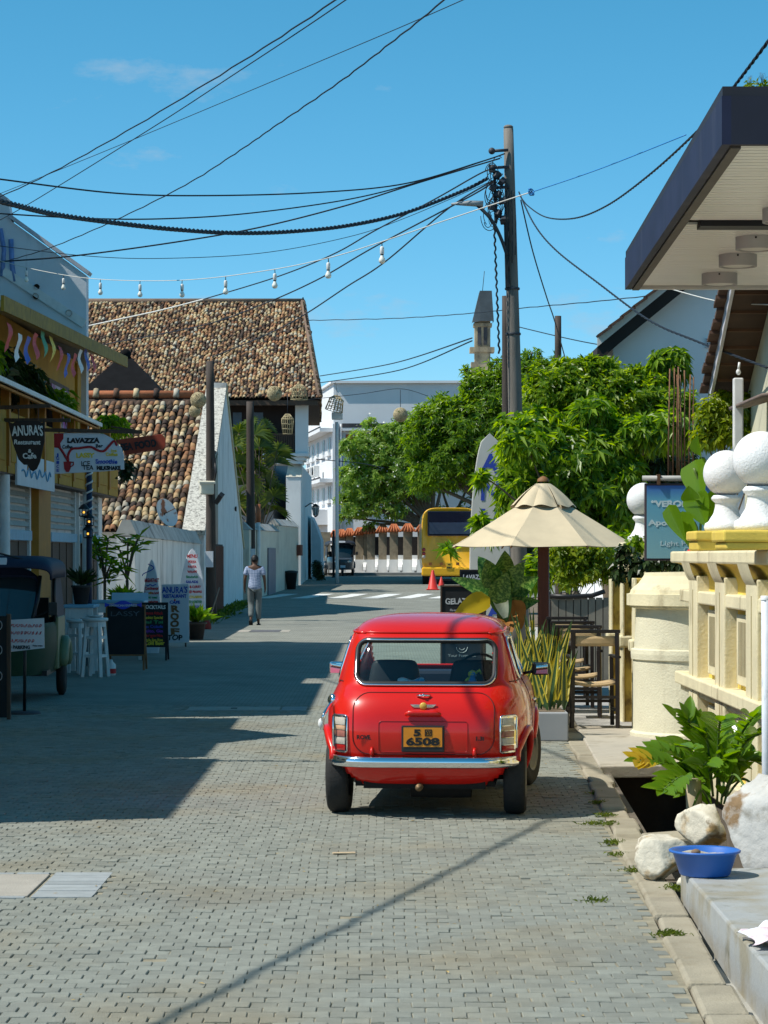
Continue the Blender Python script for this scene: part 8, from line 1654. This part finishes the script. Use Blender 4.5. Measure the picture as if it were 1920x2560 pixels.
t = thing('water_bottle', 'small white and red bottle at the foot of the big chalkboard', 'bottle', P(278, 1690, 35.2)); c = Vector((PX(277, 35), 35.0, 0)); ORG[t] = Vector(c); t.location = c
b = MB(); b.lathe([(.001, 0), (.07, 0), (.075, .05), (.07, .16), (.03, .2), (.025, .23), (.001, .23)], c, 14); mk('flask', b, m_whpaint, t); b = MB(); b.lathe([(.077, .03), (.077, .10)], c, 14); mk('band', b, m_redP, t)

# no-parking board on a stand, and the dark board at the picture edge
ND = 26.5; t = thing('no_parking_sign', 'white no-parking board with red hand lettering before the three-wheeler', 'sign', (PX(62, ND), ND, 0)); b = MB(); b.prism([P(x, y, ND) for x, y in ((20, 1550), (110, 1545), (111, 1620), (24, 1630))][::-1], (0, .015, 0)); mk('panel', b, m_signw, t)
b = MB(); b.tube([(PX(60, ND), ND + .03, .02), (PX(62, ND), ND + .03, 1.0)], .018, 8); mk('post', b, m_black, t); b = MB(); b.lathe([(.001, .03), (.16, .03), (.18, .012), (.18, 0)], (PX(60, ND), ND + .03, 0), 20); mk('foot', b, m_iron, t)
for r_, y in enumerate((1564, 1582, 1602)):
    for k in range(9 if r_ < 2 else 7):
        x = 26 + k * 9.2; b = MB(); q = P(x, y + .04 * k, ND) - Vector((0, .003, 0)); s = .013; a0 = rng.uniform(0, 6); b.tube([q + Vector((s * (math.cos(a0 + u) * (1 + .4 * math.sin(2 * u)) + u * .15), 0, s * 1.15 * math.sin(a0 + u * 1.25))) for u in np.linspace(0, 5.2, 12)], .0032, 4); mk('red_character', b, m_redP, t)
stext(t, 'NO PARKING', 44, 1622, ND, 8, m_blackP, 62, .5, off=.003); stext(t, 'Police notice', 94, 1616, ND, 4, m_blackP, 24, .2, off=.003)
BDk = 25.6; t = thing('edge_board', 'dark tall menu board cut by the picture edge beside the no-parking board', 'chalkboard', (PX(-30, BDk), BDk, 0)); t['label'] = 'dark tall menu board standing nearest, before the three-wheeler'
b = MB(); b.box(PX(-90, BDk), PX(17, BDk), BDk, BDk + .04, .02, PZ(1540, BDk)); mk('panel', b, m_slate, t); b = MB(); b.box(PX(17, BDk), PX(26, BDk), BDk - .01, BDk + .05, 0, PZ(1535, BDk)); mk('side_rail', b, m_wood, t)
for y in (1563, 1625, 1690): b = MB(); q = P(-2, y, BDk) - Vector((0, .004, 0)); b.tube([q + Vector((.03 * math.cos(u), 0, .045 * math.sin(u))) for u in np.linspace(0, 6.28, 16)], .004, 4); mk('chalk_ring', b, m_chalk, t)
tw2 = three_wheeler('three_wheeler', 'green three-wheeler taxi with pale rear panels parked in the shade', M('taxi_green', (.010, .045, .024), .55, .1, spec=.15), M('taxi_canvas', (.018, .022, .05), .6, .15, 6, spec=.25), M('taxi_pale', (.13, .17, .09), .45, .15, 5))
tw2.location = (-4.56, 28.45, 0); tw2.rotation_euler = (0, 0, R(3))
# small person among the balcony plants, reduced to a dark figure
ps = thing('balcony_figure', 'dark standing person among the balcony plants', 'statue', (-5.5, 39.6, 2.95)); ORG[ps] = Vector(); q = Vector((0, 0, .85)); ps.location = (-5.5, 39.8, 2.98)
skinned('figure', [(0, 0, .25), (0, 0, .75), (0, 0, .95), (0, 0, 1.08), (0, 0, 1.2), (.17, 0, .9), (.22, -.05, .62), (-.17, 0, .9), (-.22, -.05, .62)], [(0, 1), (1, 2), (2, 3), (3, 4), (2, 5), (5, 6), (2, 7), (7, 8)], [.16, .15, .13, .05, .12, .06, .05, .06, .05], M('dark_figure', (.05, .045, .06), .7, .2), ps)
# bits of card and litter lying on the paving
c = Vector((PX(860, 14.05), 14.05, .008)); b = MB(); b.cbox(c, (.13, .05, .006), (0, 0, .15)); mk('litter_card', b, M('card', (.5, .38, .24), .8, .1), None, label='small flat piece of tan card on the setts before the car', cat='litter')
